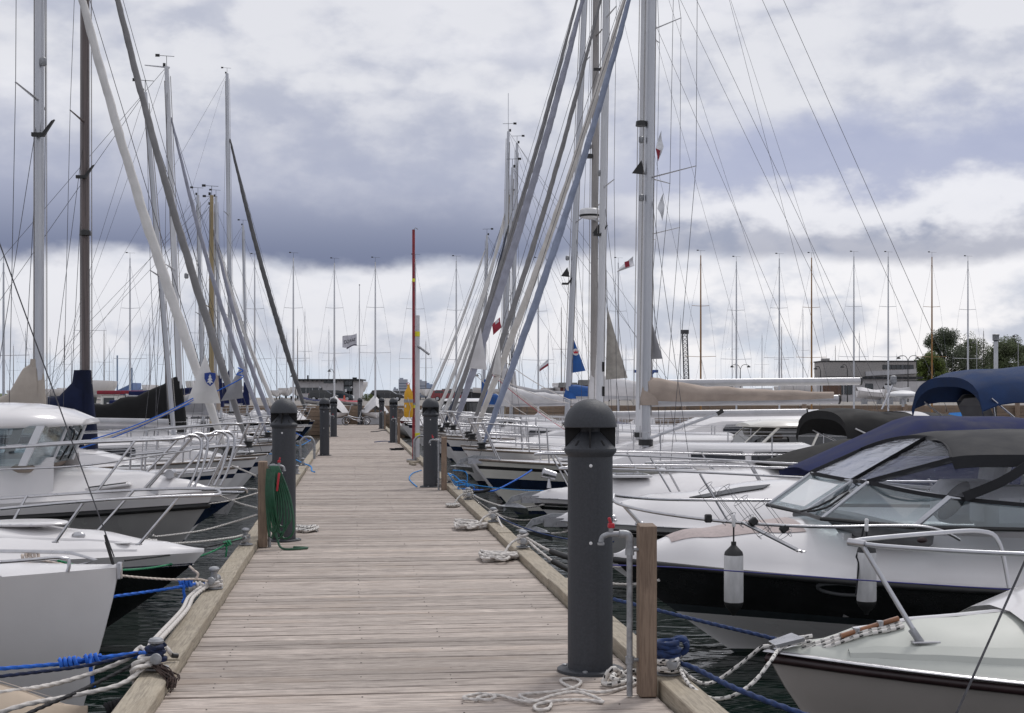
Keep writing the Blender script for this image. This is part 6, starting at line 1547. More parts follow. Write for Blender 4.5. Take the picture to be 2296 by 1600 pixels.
# ------------------------------------------------------------------ buildings
def wins(root, wall, rects, y, m=None, fr=.05, frm=None):
    for (x0, x1, z0, z1) in rects:
        w_ = MB().box(((x0 + x1) / 2, y - .012, (z0 + z1) / 2), (x1 - x0, .05, z1 - z0)).build('window', frm or WPAINT, root)
        MB().box(((x0 + x1) / 2, y - .032, (z0 + z1) / 2), (x1 - x0 - fr * 2, .03, z1 - z0 - fr * 2)).build('pane', m or DARKW, w_)
WALLW = mat('white_brick_wall', (.50, .49, .50), .85, var=.06, scale=2, bump=.2, bscale=20)
WALLG = mat('grey_brick_wall', (.38, .36, .345), .9, var=.15, scale=8, bump=.3, bscale=30)
WALLB = mat('brown_brick_wall', (.16, .10, .075), .9, var=.2, scale=8, bump=.3, bscale=30)
ROOFD = mat('dark_roof_felt', (.035, .037, .042), .85, var=.2, scale=3)
DK = mat('dark_red_timber', (.11, .03, .028), .85, var=.15, scale=3)
D = 205; k = D / F_PX
c_ = P(737, 892, D); cb = thing('clubhouse', 'white flat-roofed clubhouse with dark overhanging eaves behind the parked cars', 'building', (c_.x, c_.y, QZ), -YAW)
W2 = 71 * k; Hh = 38 * k + (1.4 - QZ)
MB().box((0, 3, Hh / 2), (W2 * 2 - .4, 6, Hh)).build('wall', WALLW, cb)
rf = MB().box((0, 2.9, Hh + .12), (W2 * 2 + .3, 7.2, .22)).build('roof', ROOFD, cb)
for i in range(14): MB().box((-W2 + .3 + i * (W2 * 2 - .6) / 13, -.45, Hh - .05), (.10, .8, .14)).build('rafter_end', ROOFD, rf)
MB().box((W2 * .75, 3, Hh + .35), (.6, .5, .3)).build('chimney', ROOFD, rf); MB().tube([(-W2 * .72, 2, Hh), (-W2 * .72, 2, Hh + .8)], .12, 8).build('flue', ROOFD, rf)
wins(cb, None, [(-W2 * .97, -W2 * .2, 1.1, 1.9), (-W2 * .15, W2 * .25, 2.55, 3.1)], -.02, frm=ROOFD)
for i in range(4): MB().box((-W2 * .97 + .25 + i * W2 * .2, -.05, 1.5), (.05, .04, .8)).build('mullion', WPAINT, cb)
dr = MB().box((W2 * .62, -.015, 1.5), (1.35, .06, 3.0)).build('door', ROOFD, cb); MB().box((W2 * .62, -.05, 1.1), (1.1, .03, 1.9)).build('pane', GLD, dr); MB().box((W2 * .62, -.05, 2.6), (1.1, .03, .6)).build('pane', DARKW, dr); MB().box((W2 * .54, -.075, 1.5), (.30, .01, .42)).build('notice', WPAINT, dr)
for x_ in (-W2 * .27, W2 * .72): MB().ball((x_, -.15, 1.95), .17, 10).build('globe_lamp', WPAINT, cb)
# grey building to the right
D = 170; k = D / F_PX; c_ = P(1952, 892, D)
gbd = thing('harbour_building', 'long grey brick harbour building with upper storey and dark square windows, right', 'building', (c_.x, c_.y, QZ), -YAW)
MB().box((.4, 4, 1.35), (10.6, 6, 2.7)).build('wall', WALLW, gbd)
MB().box((-4.4, .93, 1.35), (2.2, .2, 2.7)).build('brick_panel', WALLB, gbd)
MB().box((.6, 3.9, 2.85), (11.6, 7.0, .28)).build('eaves', ROOFD, gbd)
MB().box((1.0, 7, 3.9), (11.4, 5, 2.0)).build('upper_wall', WALLG, gbd); MB().box((1.0, 7, 4.95), (11.6, 5.2, .14)).build('roof', ROOFD, gbd)
MB().box((3.6, 4.42, 3.55), (6.2, .3, .55), ry=-.05).build('ramp_parapet', WALLW, gbd)
MB().box((-4.2, 5.5, 4.9), (.9, .9, .8)).build('chimney', WALLG, gbd)
wins(gbd, None, [(2.6 + i * .55, 3.1 + i * .55, 3.95, 4.5) for i in range(7)], 4.48, frm=ROOFD, fr=.03)
wins(gbd, None, [(x, x + .95, .85, 2.15) for x in (-2.9, -.4, 2.0, 4.3)], .98, frm=ROOFD, fr=.04)
wins(gbd, None, [(-3.3, -3.05, .85, 2.0)], .98, frm=ROOFD, fr=.03)
D = 165; c_ = P(2052, 892, D); ct = thing('white_shed', 'plain white shed with faint lettering right of the grey building', 'building', (c_.x + 1.2, c_.y, QZ), -YAW)
MB().box((0, 1.5, 1.2), (5.2, 3, 2.4)).build('wall', WALLW, ct); MB().box((0, 1.5, 2.43), (5.3, 3.1, .08)).build('roof', ROOFD, ct)
def text_mesh(txt, size, mat_, name, parent, loc, rot, mirror=False, ext=.004):
    cu = bpy.data.curves.new(name, 'FONT'); cu.body = txt; cu.size = size; cu.extrude = ext; cu.align_x = 'CENTER'
    ob = bpy.data.objects.new(name + '_tmp', cu); C.objects.link(ob)
    dg = bpy.context.evaluated_depsgraph_get(); me = bpy.data.meshes.new_from_object(ob.evaluated_get(dg))
    bpy.data.objects.remove(ob); bpy.data.curves.remove(cu)
    if mirror:
        for v in me.vertices: v.co.x = -v.co.x
        me.flip_normals()
    me.materials.clear(); me.materials.append(mat_)
    o = bpy.data.objects.new(name, me); C.objects.link(o); o.parent = parent; o.location = loc; o.rotation_euler = rot
    return o
INK = mat('sign_ink', (.05, .05, .06), .6)
#text_mesh('brandts', .42, mat('faint_ink', (.30, .30, .32), .7), 'lettering', ct, (.9, -.01, 1.25), (R(90), 0, 0))
# dark sheds
SG = 'dark harbour sheds behind the boats'
for (px, pw_, D, top, m_, lb) in ((1040, 95, 190, 872, ROOFD, 'long low dark grey shed right of the rescue post'), (1320, 36, 165, 852, DK, 'dark red shed with white-framed windows behind the radar mast'), (1275, 34, 165, 858, DK, 'second dark red shed left of the other'), (1560, 160, 170, 858, ROOFD, 'low dark shed behind the long silver boom')):
    k = D / F_PX; c_ = P(px, 892, D); sh = thing('shed', lb, 'shed', (c_.x, c_.y, QZ), -YAW, SG); hh = (892 - top) * k + 1.4 - QZ
    w_ = pw_ * k; MB().box((0, 2, hh * .38), (w_, 4, hh * .76)).build('wall', m_, sh)
    r2 = MB().loft([[Vector((-w_ / 2 - .2, 0 - .2, hh * .74)), Vector((-w_ / 2 - .2, 2, hh)), Vector((-w_ / 2 - .2, 4.2, hh * .74))], [Vector((w_ / 2 + .2, -.2, hh * .74)), Vector((w_ / 2 + .2, 2, hh)), Vector((w_ / 2 + .2, 4.2, hh * .74))]], True, True).build('roof', ROOFD, sh, flat=True)
    wins(sh, None, [(-w_ * .3 + i * .9, -w_ * .3 + i * .9 + .45, .6, 1.2) for i in range(2)], -.02, fr=.06)
# towers on the horizon
TWR = mat('tower_concrete', (.40, .43, .50), .9, var=.1, scale=.05)
TG2 = 'distant city towers on the horizon'
for (px, w_, top, m_, lb) in ((903, 19, 851, TWR, 'distant pale tower block with stepped top left of the rescue post'), (945, 22, 855, TWR, 'distant pale slab block right of the red pole'), (962, 14, 862, mat('tower_blue', (.28, .36, .52), .6, var=.1, scale=.05), 'distant bluish glass block at the right of the towers'), (886, 9, 872, TWR, 'small distant greenish block beside the tower'), (860, 60, 881, TWR, 'distant low pale city blocks left of the tower'), (935, 90, 883, TWR, 'distant low pale city blocks behind the slab')):
    D = 1800; k = D / F_PX; c_ = P(px, 892, D); tw = thing('tower_block', lb, 'tower', (c_.x, c_.y, 0), -YAW, TG2); hh = (892 - top) * k + 1.4
    MB().box((0, 8, hh / 2), (w_ * k, 14, hh)).build('wall', m_, tw)
    if hh > 9:
        MB().box((-w_ * k * .2, 8, hh + .9), (w_ * k * .4, 8, 1.8)).build('roof_plant', m_, tw)
        nf = int(hh / 3.2)
        for i in range(1, nf): MB().box((0, .98, i * 3.2), (w_ * k * .92, .1, 1.1)).build('window_band', mat('tower_glazing', (.13, .16, .22), .3), tw)
# blue sail-shaped hall and grey roof at far left
c_ = P(276, 892, 900); bh_ = thing('blue_hall', 'distant blue sloping-roofed hall beyond the left boats', 'building', (c_.x, c_.y, 0), -YAW); k = 900 / F_PX
MB().loft([[Vector((x * k, y_, z_)) for x, z_ in ((-28, 0), (-28, 14 * k), (22, 38 * k), (22, 0))] for y_ in (0, 20)], True, True).build('wall', mat('blue_cladding', (.10, .17, .36), .5, var=.1, scale=.1), bh_, flat=True)
for px, hh in ((258, 100), (291, 72)): MB().tube([((px - 276) * k, 5, 0), ((px - 276) * k, 5, hh * k)], .5, 8).build('chimney', mat('stack_blue', (.22, .30, .42), .6), bh_)
c_ = P(360, 892, 900); gr_ = thing('grey_hall', 'distant grey-roofed hall right of the blue one', 'building', (c_.x, c_.y, 0), -YAW); MB().loft([[Vector((x * k, y_, z_)) for x, z_ in ((-50, 0), (-50, 20 * k), (-38, 26 * k), (40, 24 * k), (46, 14 * k), (46, 0))] for y_ in (0, 20)], True, True).build('wall', mat('grey_cladding', (.26, .29, .36), .6), gr_, flat=True)
bank = MB(); rows = []
for i in range(24):
    x = -160 + i * 5; rows.append([Vector((x, 190 + 30 * q, QZ - .3 + (1.6 + .5 * math.sin(i * 1.3)) * math.sin(math.pi * q))) for q in (0, .25, .5, .75, 1)])
tag(bank.grid(rows).build('grass_bank', GRASS), kind='structure')

# ------------------------------------------------------------------ cars
def car(label, px, D, col_m, L=4.3, Hc=1.48, estate=True, flip=1):
    c_ = P(px, 892, D); root = thing('parked_car', label, 'car', (c_.x, c_.y, QZ), -YAW + (math.pi if flip < 0 else 0), 'cars parked behind the quay')
    prof = [(-.5, .35), (-.5, .72), (-.47, .92), (-.40 if estate else -.34, 1.0), (.18, .98), (.44, .80), (.495, .62), (.5, .35)]
    b = MB().loft([[Vector((x * L, y_, z_ * Hc * .72)) for x, z_ in prof] for y_ in (-.86, -.80, .80, .86)], True, True); 
    b.build('body', col_m, root, 40)
    cabp = [(-.475, .66), (-.42, .97), (-.30, 1.0), (.02, 1.0), (.12, .95), (.28, .66)]
    MB().loft([[Vector((x * L, y_ * (1 - .14 * (z_ > .8)), z_ * Hc)) for x, z_ in cabp] for y_ in (-.78, .78)], True, True).build('roof', col_m, root, 40)
    for sg in (-1, 1):
        for (xa, xb, xc, xd) in ((-.40, -.12, -.13, -.375), (-.10, .20, .10, -.10)):
            MB().slab([Vector((xa * L, sg * .785, .69 * Hc)), Vector((xb * L, sg * .785, .69 * Hc)), Vector((xc * L, sg * .70, .94 * Hc)), Vector((xd * L, sg * .70, .94 * Hc))], .02).build('side_window', DARKW, root, flat=True)
        for x in (-.30, .31):
            w_ = MB().lathe([(.05, -.09), (.29, -.09), (.32, -.05), (.32, .05), (.29, .09), (.05, .09)], 16, (x * L, sg * .80, .32), Matrix.Rotation(R(90), 4, 'X')).build('wheel', TYRE, root)
            MB().lathe([(.02, -.01), (.2, -.005), (.21, .01), (.02, .02)], 14, (x * L, sg * .885, .32), Matrix.Rotation(R(90), 4, 'X')).build('rim', ALU, w_)
        MB().box((.47 * L, sg * .65, .47 * Hc), (.14, .3, .14), bev=.03).build('headlight', WHITEP, root); MB().box((-.485 * L, sg * .68, .56 * Hc), (.08, .2, .3), bev=.02).build('tail_light', REDP, root)
CARD = mat('car_paint_slate', (.03, .042, .055), .2, coat=.6); CARK = mat('car_paint_black', (.012, .012, .014), .15, coat=.6); CARS = mat('car_paint_silver', (.35, .36, .38), .25, metal=.5, coat=.6); CARR = mat('car_paint_red', (.25, .02, .025), .25, coat=.6)
car('dark slate hatchback parked in front of the clubhouse door', 758, 195, CARD)
car('black estate car with bright wheel parked right of the flowering shrub', 868, 190, CARK, 4.6)
car('silver car behind the black estate', 905, 200, CARS)
car('small red car far behind the sloping jibs', 1003, 190, CARR)
car('black hatchback at the left end of the clubhouse front', 725, 188, CARK, 3.8)
# shrub, cones, street lamps, signs
def leaf_cloud(center, rad, n, size, seed, squash=(1, 1, 1), mb=None):
    r2 = random.Random(seed); b = mb or MB()
    for i in range(n):
        while True:
            p = Vector((r2.uniform(-1, 1), r2.uniform(-1, 1), r2.uniform(-1, 1)))
            if p.length <= 1 and p.length > .25: break
        p = Vector((p.x * squash[0], p.y * squash[1], p.z * squash[2])) * rad + Vector(center)
        u = Vector((r2.gauss(0, 1), r2.gauss(0, 1), r2.gauss(0, 1))).normalized(); w_ = u.orthogonal().normalized(); s_ = size * r2.uniform(.6, 1.3)
        b.add([p - u * s_, p - w_ * s_ * .6, p + u * s_, p + w_ * s_ * .6], [(0, 1, 2, 3)])
    return b
LEAF = mat('leaf_green', (.10, .13, .055), .7, var=.35, scale=.4, spec=.3); LEAFD = mat('leaf_dark_green', (.08, .105, .055), .7, var=.35, scale=.4, spec=.3)
LEAFL = mat('leaf_light_green', (.11, .15, .03), .7, var=.3, scale=1, spec=.3); BARK = mat('bark', (.06, .045, .035), .9, var=.2, scale=5)
c_ = P(825, 892, 185); sb = thing('shrub', 'small yellow-green shrub between the parked cars', 'shrub', (c_.x, c_.y, QZ)); leaf_cloud((0, 0, .5), .85, 900, .06, 5, (1, .7, .6)).build('foliage', LEAFL, sb, flat=True); MB().tube([(0, 0, 0), (0, 0, .5)], .03, 6).build('stem', BARK, sb)
def tree(px, D, top, w_, seed, m_, lb, low=.28):
    c_ = P(px, 892, D); k = D / F_PX; Hh = (892 - top) * k + 1.4 - QZ; rt = thing('tree', lb, 'tree', (c_.x, c_.y, QZ), 0, 'trees beyond the harbour building'); r2 = random.Random(seed); W_ = w_ * k / 2
    tr = MB().tube([(0, 0, 0), (.1, 0, Hh * .35), (0, .1, Hh * .62)], [Hh * .028, Hh * .02, Hh * .008], 8); cr = MB()
    for i in range(54):
        a = r2.uniform(0, 6.28); q = r2.random() ** .7; zz = Hh * (low + (1 - low) * .93 * r2.random() ** .8); rr = W_ * q * (1.05 - .75 * max(0, (zz / Hh - .45) / .55) ** 1.5)
        e = Vector((math.cos(a) * rr, math.sin(a) * rr, zz)); tr.tube(spline([(0, 0, min(Hh * .6, zz * .62)), (e.x * .5, e.y * .5, zz * .86), e], .8), [Hh * .006] * len(spline([(0, 0, min(Hh * .6, zz * .62)), (e.x * .5, e.y * .5, zz * .86), e], .8)), 5)
        leaf_cloud(e, Hh * r2.uniform(.07, .16), 420, .12, seed * 50 + i, (1, 1, .7 + .6 * r2.random()), cr)
    tr.build('trunk', BARK, rt); cr.build('crown', m_, rt, flat=True)
tree(2115, 225, 742, 125, 1, LEAFD, 'tallest dark birch-like tree above the blue bimini'); tree(2180, 230, 762, 130, 2, LEAF, 'middle tree behind the white mast at right'); tree(2255, 215, 762, 115, 3, LEAF, 'rounded tree beside the white lamp pole at far right'); tree(2085, 210, 795, 80, 4, LEAFL, 'low green tree at the left end of the tree group', .1); tree(2300, 220, 780, 60, 5, LEAFD, 'tree cut by the right edge of the picture')
def lamp(px, D, top, lb, dual=False, modern=False):
    c_ = P(px, 892, D); k = D / F_PX; h = (892 - top) * k + 1.4 - QZ; r_ = thing('street_lamp', lb, 'lamp', (c_.x, c_.y, QZ), -YAW, 'street lamps on the quay'); MB().tube([(0, 0, 0), (0, 0, h - .5)], [.07, .045], 8).build('pole', PLAST if not modern else GALV, r_)
    for sg in ((-1, 1) if dual else (-1,)):
        a = 1.0 if dual else .55
        MB().tube(spline([(0, 0, h - .55), (sg * a * .25, 0, h - .1), (sg * a * .7, 0, h), (sg * a, 0, h - .12)], .1), .035, 6).build('arm', PLAST if not modern else GALV, r_)
        MB().lathe([(.04, .22), (.10, .18), (.22, .05), (.24, 0), (.05, -.04)], 12, (sg * a, 0, h - .32)).build('lamp_head', PLAST, r_)
for a in ((748, 180, 828, 'single hooded street lamp above the clubhouse right end'), (663, 200, 840, 'single street lamp left of the clubhouse roof'), (1660, 170, 818, 'double street lamp above the silver boom', True), (1900, 150, 818, 'single street lamp in front of the grey building'), (1840, 155, 822, 'single street lamp at the left of the grey building'), (2036, 150, 798, 'double-armed street lamp before the white shed', True), (2190, 200, 765, 'tall lamp with curved grey arm among the trees', False, True), (2283, 190, 750, 'tallest curved-arm lamp at the right edge', False, True), (1080, 170, 838, 'single street lamp behind the grey jib', ), (1118, 170, 832, 'single street lamp right of the other behind the jibs',)): lamp(*a)
c_ = P(2233, 892, 60); lp = thing('signal_light', 'white cylindrical pole light with grey lantern above the blue bimini', 'lamp', (c_.x, c_.y, 0)); h = (892 - 748) * 60 / F_PX + 1.4
MB().tube([(0, 0, -.6), (0, 0, h - 1.5)], .04, 8).build('lower_pole', PLAST, lp); MB().tube([(0, 0, h - 1.5), (0, 0, h - .35)], .09, 12).build('pole', WPAINT, lp); MB().lathe([(.05, 0), (.13, .05), (.14, .06), (.14, .28), (.15, .3), (.05, .33)], 16, (0, 0, h - .35)).build('lantern', GALV, lp)
# lattice crane jib and blue gantry
c_ = P(1541, 892, 330); k = 330 / F_PX; cr = thing('lattice_crane', 'dark lattice crane jib standing up behind the sheds', 'crane', (c_.x, c_.y, QZ), -YAW); H_ = 150 * k; b = MB()
for sx in (-.55, .55):
    for sy in (-.55, .55): b.tube([(sx, sy, 0), (sx - .6, sy, H_)], .09, 5)
b.build('chord', INK, cr)['kind'] = 'stuff'; b = MB()
for i in range(16):
    z0, z1 = H_ * i / 16, H_ * (i + 1) / 16; o0, o1 = -.6 * i / 16, -.6 * (i + 1) / 16; b.tube([(-.55 + o0, -.55, z0), (.55 + o1, -.55, z1)], .06, 4); b.tube([(.55 + o0, .55, z0), (-.55 + o1, .55, z1)], .06, 4); b.tube([(-.55 + o0, -.55, z0), (.55 + o0, -.55, z0)], .05, 4)
b.build('lacing', INK, cr)['kind'] = 'stuff'; MB().box((-.6, 0, H_ + .2), (1.8, 1.3, .9)).build('jib_head', INK, cr)
c_ = P(1448, 892, 150); k = 150 / F_PX; bg_ = thing('boat_hoist', 'blue steel boat hoist frame behind the masts', 'hoist', (c_.x, c_.y, QZ), -YAW); BLP = mat('hoist_blue', (.05, .10, .30), .5, var=.1)
for x in (-.8, .8): MB().tube([(x, 0, 0), (x * .8, 0, 3.2)], .10, 6).build('leg', BLP, bg_)
MB().box((0, 0, 3.25), (2.6, .3, .3)).build('beam', BLP, bg_); MB().tube([(-.6, 0, 1.2), (.9, 0, 3.2)], .07, 6).build('brace', BLP, bg_)
# flag with mirrored lettering, seen from behind
c_ = P(806, 892, 150); k = 150 / F_PX; fp = thing('flagpole', 'thin white flagpole carrying a grey lettered flag, seen from behind', 'flagpole', (c_.x, c_.y, QZ), -YAW); H_ = (892 - 665) * k + 1.4 - QZ + 1.2; topf = (892 - 748) * k + 1.4 - QZ
c2 = P(800, 892, 150)
fl = thing('flag', 'grey flag with dark band and mirrored lettering flying above the clubhouse', 'flag', (c2.x, c2.y, QZ), -YAW)
MB().tube([(0, 0, 0), (0, 0, H_)], .04, 6).build('pole', WPAINT, fp); MB().ball((0, 0, H_), .07, 8).build('finial', PLAST, fp)
FW, FH = 32 * k, 28 * k
def fpt(u, v): return Vector((-u * FW, .12 * math.sin(u * 5), topf - v * FH - u * FH * .38 * (1 - .4 * u) + (.12 * FH * math.sin(u * 6) * (v - .2))))
rows = [[fpt(i / 14, j / 8) for j in range(9)] for i in range(15)]
MB().grid([r_[:8] for r_ in rows]).build('cloth', mat('flag_cloth', (.58, .58, .64), .8), fl, 60); MB().grid([r_[7:] for r_ in rows[:11]]).build('dark_band', mat('flag_band', (.12, .11, .15), .8), fl, 60)
tm = text_mesh('SARGO', .62 * FH * .62, INK, 'lettering', fl, (0, 0, 0), (0, 0, 0), True)
xs_ = [v.co.x for v in tm.data.vertices]; x0_, x1_ = min(xs_), max(xs_); ym = max(v.co.y for v in tm.data.vertices)
for v in tm.data.vertices:
    u = .12 + .76 * (1 - (v.co.x - x0_) / (x1_ - x0_)); vv = .60 - .27 * v.co.y / ym; q = fpt(u, vv); dzz = v.co.z; v.co = (q.x, q.y - .03 + dzz, q.z)
# red and white sign behind the pier end
c_ = P(902, 892, 78); k = 78 / F_PX; sg_ = thing('notice_board', 'long white board with red capital letters behind the right bollards', 'sign', (c_.x, c_.y + 1.2, QZ - .3), -YAW)
MB().box((0, 0, .27), (42 * k, .04, 11 * k)).build('board', WPAINT, sg_)
for x in (-.4, .4): MB().tube([(x, .04, 0), (x, .04, .4)], .03, 6).build('leg', GALV, sg_)
for x, tx in ((-15 * k, 'RET'), (16 * k, 'RE')): text_mesh(tx, 7.5 * k, REDP, 'lettering', sg_, (x, -.025, .27 - 2.6 * k), (R(90), 0, 0))
c_ = P(772, 892, 150); cn = thing('traffic_cone', 'orange traffic cone by the dark hatchback', 'cone', (c_.x, c_.y, QZ)); OR = mat('cone_orange', (.7, .09, .04), .5); MB().lathe([(.17, .03), (.05, .7), (.02, .72)], 14).build('cone_body', OR, cn); MB().box((0, 0, .02), (.42, .42, .04)).build('base', PLAST, cn); MB().lathe([(.105, .35), (.08, .5)], 14).build('white_band', WPAINT, cn)
# dinghies and tarps on the quay
def shore_boat(px, D, w_, z_, m_, lb, cov=None, name='dinghy', hh=.5):
    c_ = P(px, 892, D); k = D / F_PX; L_ = w_ * k; r_ = thing(name, lb, 'dinghy', (c_.x, c_.y, QZ), -YAW + .1, 'boats lying on the quay'); rows = []
    for i in range(9):
        q = i / 8; ww = .6 * math.sin(math.pi * min(1, .1 + q * .75)) ** .7; rows.append([Vector((-L_ / 2 + L_ * q, ww * c3, z_ + hh * zz + .18 * (1 - q) ** 2)) for c3, zz in ((-1, 1), (-.8, .45), (0, 0), (.8, .45), (1, 1))])
    MB().loft(rows, True, True).build('hull', m_, r_, 40)
    if cov: MB().grid([[Vector((p.x, v_ * abs(r3[0].y) * 1.05, r3[0].z + .02 + hh * .5 * (1 - abs(v_)) * (1 + .2 * math.sin(i)))) for v_ in (-1, -.5, 0, .5, 1)] for i, r3 in enumerate(rows) for p in (r3[0],)]).build('cover', cov, r_, 60)
    for x in (-L_ * .25, L_ * .25): MB().box((x, 0, z_ / 2 + .05), (.1, 1.0, z_ + .1)).build('trestle', GALV, r_)
shore_boat(700, 84, 52, .04, GEL, 'dinghy under a navy cover left of the third bollard', CANN, hh=.2); shore_boat(775, 80, 60, .02, GEL, 'white upturned-bow dinghy with red cover behind the bicycle', CANRED, hh=.18); shore_boat(1105, 140, 90, .8, GEL, 'white hull on a trailer behind the grey jibs'); shore_boat(1170, 120, 70, .3, GEL, 'white dinghy with a blue cover beyond the right jibs', CANSKY); shore_boat(1955, 105, 70, .3, GEL, 'white dinghy before the grey building', CANW); shore_boat(2010, 100, 60, .4, GEL, 'bluish dinghy right of the street lamp', CANGR); shore_boat(520, 110, 90, .3, GEL, 'white cabin boat hull behind the far left jib', CANW)
c_ = P(2170, 955, 40); tb = thing('tarp_boat', 'small boat under a bright blue tarpaulin by the grey arch', 'boat', (c_.x, c_.y, WZ)); tbh = MB().loft([[Vector((x, w_ * c3, z_)) for c3, z_ in ((-1, .6), (-.7, .0), (0, -.2), (.7, 0), (1, .6))] for x, w_ in ((-1.2, .1), (-.7, .6), (.2, .8), (1.2, .75))], True, True); tbh.build('hull', GEL, tb); MB().loft([[Vector((x, w_ * v_, .6 + h_ * (1 - abs(v_)))) for v_ in (-1, -.5, 0, .5, 1)] for x, w_, h_ in ((-.8, .5, .5), (-.55, .8, .95), (.45, .85, 1.0), (.8, .8, .1))], False).build('tarpaulin', CANSKY, tb, 50)
# red-roofed work boat at far left
c_ = P(330, 930, 62); wb_ = thing('work_boat', 'small work boat with white wheelhouse and red roof edge at far left', 'boat', (c_.x, c_.y, WZ)); MB().loft([[Vector((x, w_ * c3, z_)) for c3, z_ in ((-1, .9), (-.8, .2), (0, -.2), (.8, .2), (1, .9))] for x, w_ in ((-2.5, .9), (0, 1.1), (1.6, .9), (2.8, .1))], True, True).build('hull', GEL, wb_); MB().box((-1.0, 0, 1.5), (1.7, 1.5, 1.2), bev=.05).build('wheelhouse', GELC, wb_); MB().box((-.9, 0, 2.2), (2.2, 1.7, .16), bev=.03).build('roof', CANRED, wb_)
for x in (-1.5, -.8, -.35): MB().box((x, -.755, 1.72), (.45, .03, .5)).build('window', DARKW, wb_)

# ------------------------------------------------------------------ mooring lines, left
c0, c1, c2, c3 = cleats[0], cleats[1], cleats[2], cleats[6]
def Q(px, py, D): return P(px, py, D)
def wraps(c, r, m, label, turns=4, rr=.034, z0=.02, z1=.10, name='rope_wraps'):
    pts = [Vector(c) + Vector((rr * math.cos(i * .7) * (1 + .15 * math.sin(i * 1.9)), rr * math.sin(i * .7) * (1 + .2 * math.cos(i * 1.3)), z0 + (z1 - z0) * abs(((i / (turns * 9)) * 2) % 2 - 1))) for i in range(turns * 9)]
    return rope(pts, r, m, label, name, 'rope', group='rope wraps on the cleats')
def heap(c, rad, n, seed, r, m, label, h=.05, name='rope_coil', strands=3):
    return rope(heap_pts(c, rad, n, seed, h), r, m, label, name, 'rope', strands, 'rope heaps on the deck')
wraps(c0, .013, ROPEN, 'navy rope wrapped thickly round the nearest left cleat', 5, .040, .03, .115)
wraps(c0 + Vector((-.03, -.01, 0)), .011, ROPEW, 'white rope turns on the nearest left cleat', 3, .045, .02, .07)
# long blue line with two knots
tip0 = c0 + Vector((-.04, 0, .07))
rope([tip0, Q(310, 1472, 7.15), Q(150, 1488, 7.0), Q(0, 1500, 6.9), Q(-120, 1508, 6.8)], .0105, ROPEB, 'bright blue mooring line with two knots running left from the nearest cleat')
rope([tip0 + Vector((0, 0, .01)), Q(300, 1466, 7.12), Q(220, 1476, 7.04), Q(160, 1483, 6.98)], .0105, ROPEB, 'doubled length of bright blue line between knot and nearest cleat')
rope(knot_pts(Q(155, 1486, 6.98), .021, 4, Vector((1, .1, .1)), .09), .0105, ROPEB, 'chunky blue knot nearest the left edge', 'rope_knot')
rope(knot_pts(Q(208, 1478, 7.02), .02, 3, Vector((1, .1, .1)), .07), .0105, ROPEB, 'smaller blue knot with a hanging tail', 'rope_knot')
rope([Q(203, 1478, 7.0), Q(204, 1500, 6.97), Q(207, 1525, 6.97), Q(210, 1542, 6.96)], .0105, ROPEB, 'short blue rope tail hanging from the knot', 'rope_tail')
rope([c0 + Vector((-.03, -.02, .08)), Q(330, 1462, 7.1), Q(200, 1492, 6.95), Q(80, 1508, 6.8), Q(-60, 1524, 6.7)], .0095, ROPEN, 'navy mooring line beside the bright blue one')
rope([c0 + Vector((-.03, .03, .06)), Q(315, 1452, 7.2), Q(290, 1475, 7.1), Q(230, 1502, 7.0), Q(140, 1530, 6.8), Q(60, 1546, 6.6), Q(-60, 1560, 6.4)], .012, ROPEW, 'thick white mooring line sagging left above the tan cover')
rope([c0 + Vector((-.02, -.05, .05)), Q(330, 1490, 6.9), Q(270, 1535, 6.7), Q(150, 1563, 6.5), Q(60, 1580, 6.3), Q(-30, 1608, 6.2)], .012, ROPEW, 'thick white mooring line, second from below at the left cleat')
rope([c0 + Vector((-.03, -.04, .05)), c0 + Vector((-.10, -.08, .03)), Q(300, 1548, 7.2), Q(262, 1588, 7.05), Q(230, 1640, 6.95)], .012, ROPEW, 'white line dropping steeply from the nearest left cleat')
rope([c0 + Vector((-.01, -.07, .03)), c0 + Vector((-.09, -.16, .02)), Q(314, 1556, 7.15), Q(285, 1595, 7.0), Q(250, 1645, 6.85)], .012, ROPEW, 'white line dropping closest to the left timber')
rope([c0 + Vector((.0, -.03, .09)), Q(300, 1490, 6.9), Q(190, 1545, 6.6), Q(60, 1602, 6.2), Q(0, 1640, 6.0)], .0095, ROPEK, 'black elastic line running diagonally to the lower left corner')
rope(knot_pts(Q(262, 1585, 7.0), .028, 5, Vector((1, .2, .3)), .10), .012, ROPEK, 'black knot on the white lines at the bottom edge', 'rope_knot')
rope([c0 + Vector((.03, .02, .05)), Q(368, 1450, 7.2), Q(380, 1462, 7.2), Q(386, 1470, 7.22)], .012, ROPEW, 'stub end of white rope beside the nearest left cleat', 'rope_tail')
tag(MB().tube([Q(386, 1470, 7.2), Q(398, 1471, 7.22)], .0135, 10).build('rope_whipping', PLAST), 'black taped end of the white rope stub', 'tape')
fz_ = MB(); r5 = random.Random(9)
for i in range(26):
    a = c0 + Vector((.01 + r5.uniform(-.03, .03), -.05 + r5.uniform(-.02, .02), .03)); e = c0 + Vector((.10 + r5.uniform(-.02, .03), -.22 + r5.uniform(-.10, .06), -.03 + r5.uniform(-.03, .02)))
    rope_mb([a, a.lerp(e, .4) + Vector((r5.uniform(-.02, .03), 0, r5.uniform(.0, .02))), e + Vector((0, .03, .02)), e], .0035, 0, n=5, step=.015, mb=fz_)
tag(fz_.build('frayed_rope', ROPEBR), 'frayed dark brown rope end spilling over the left timber onto the deck', 'rope')
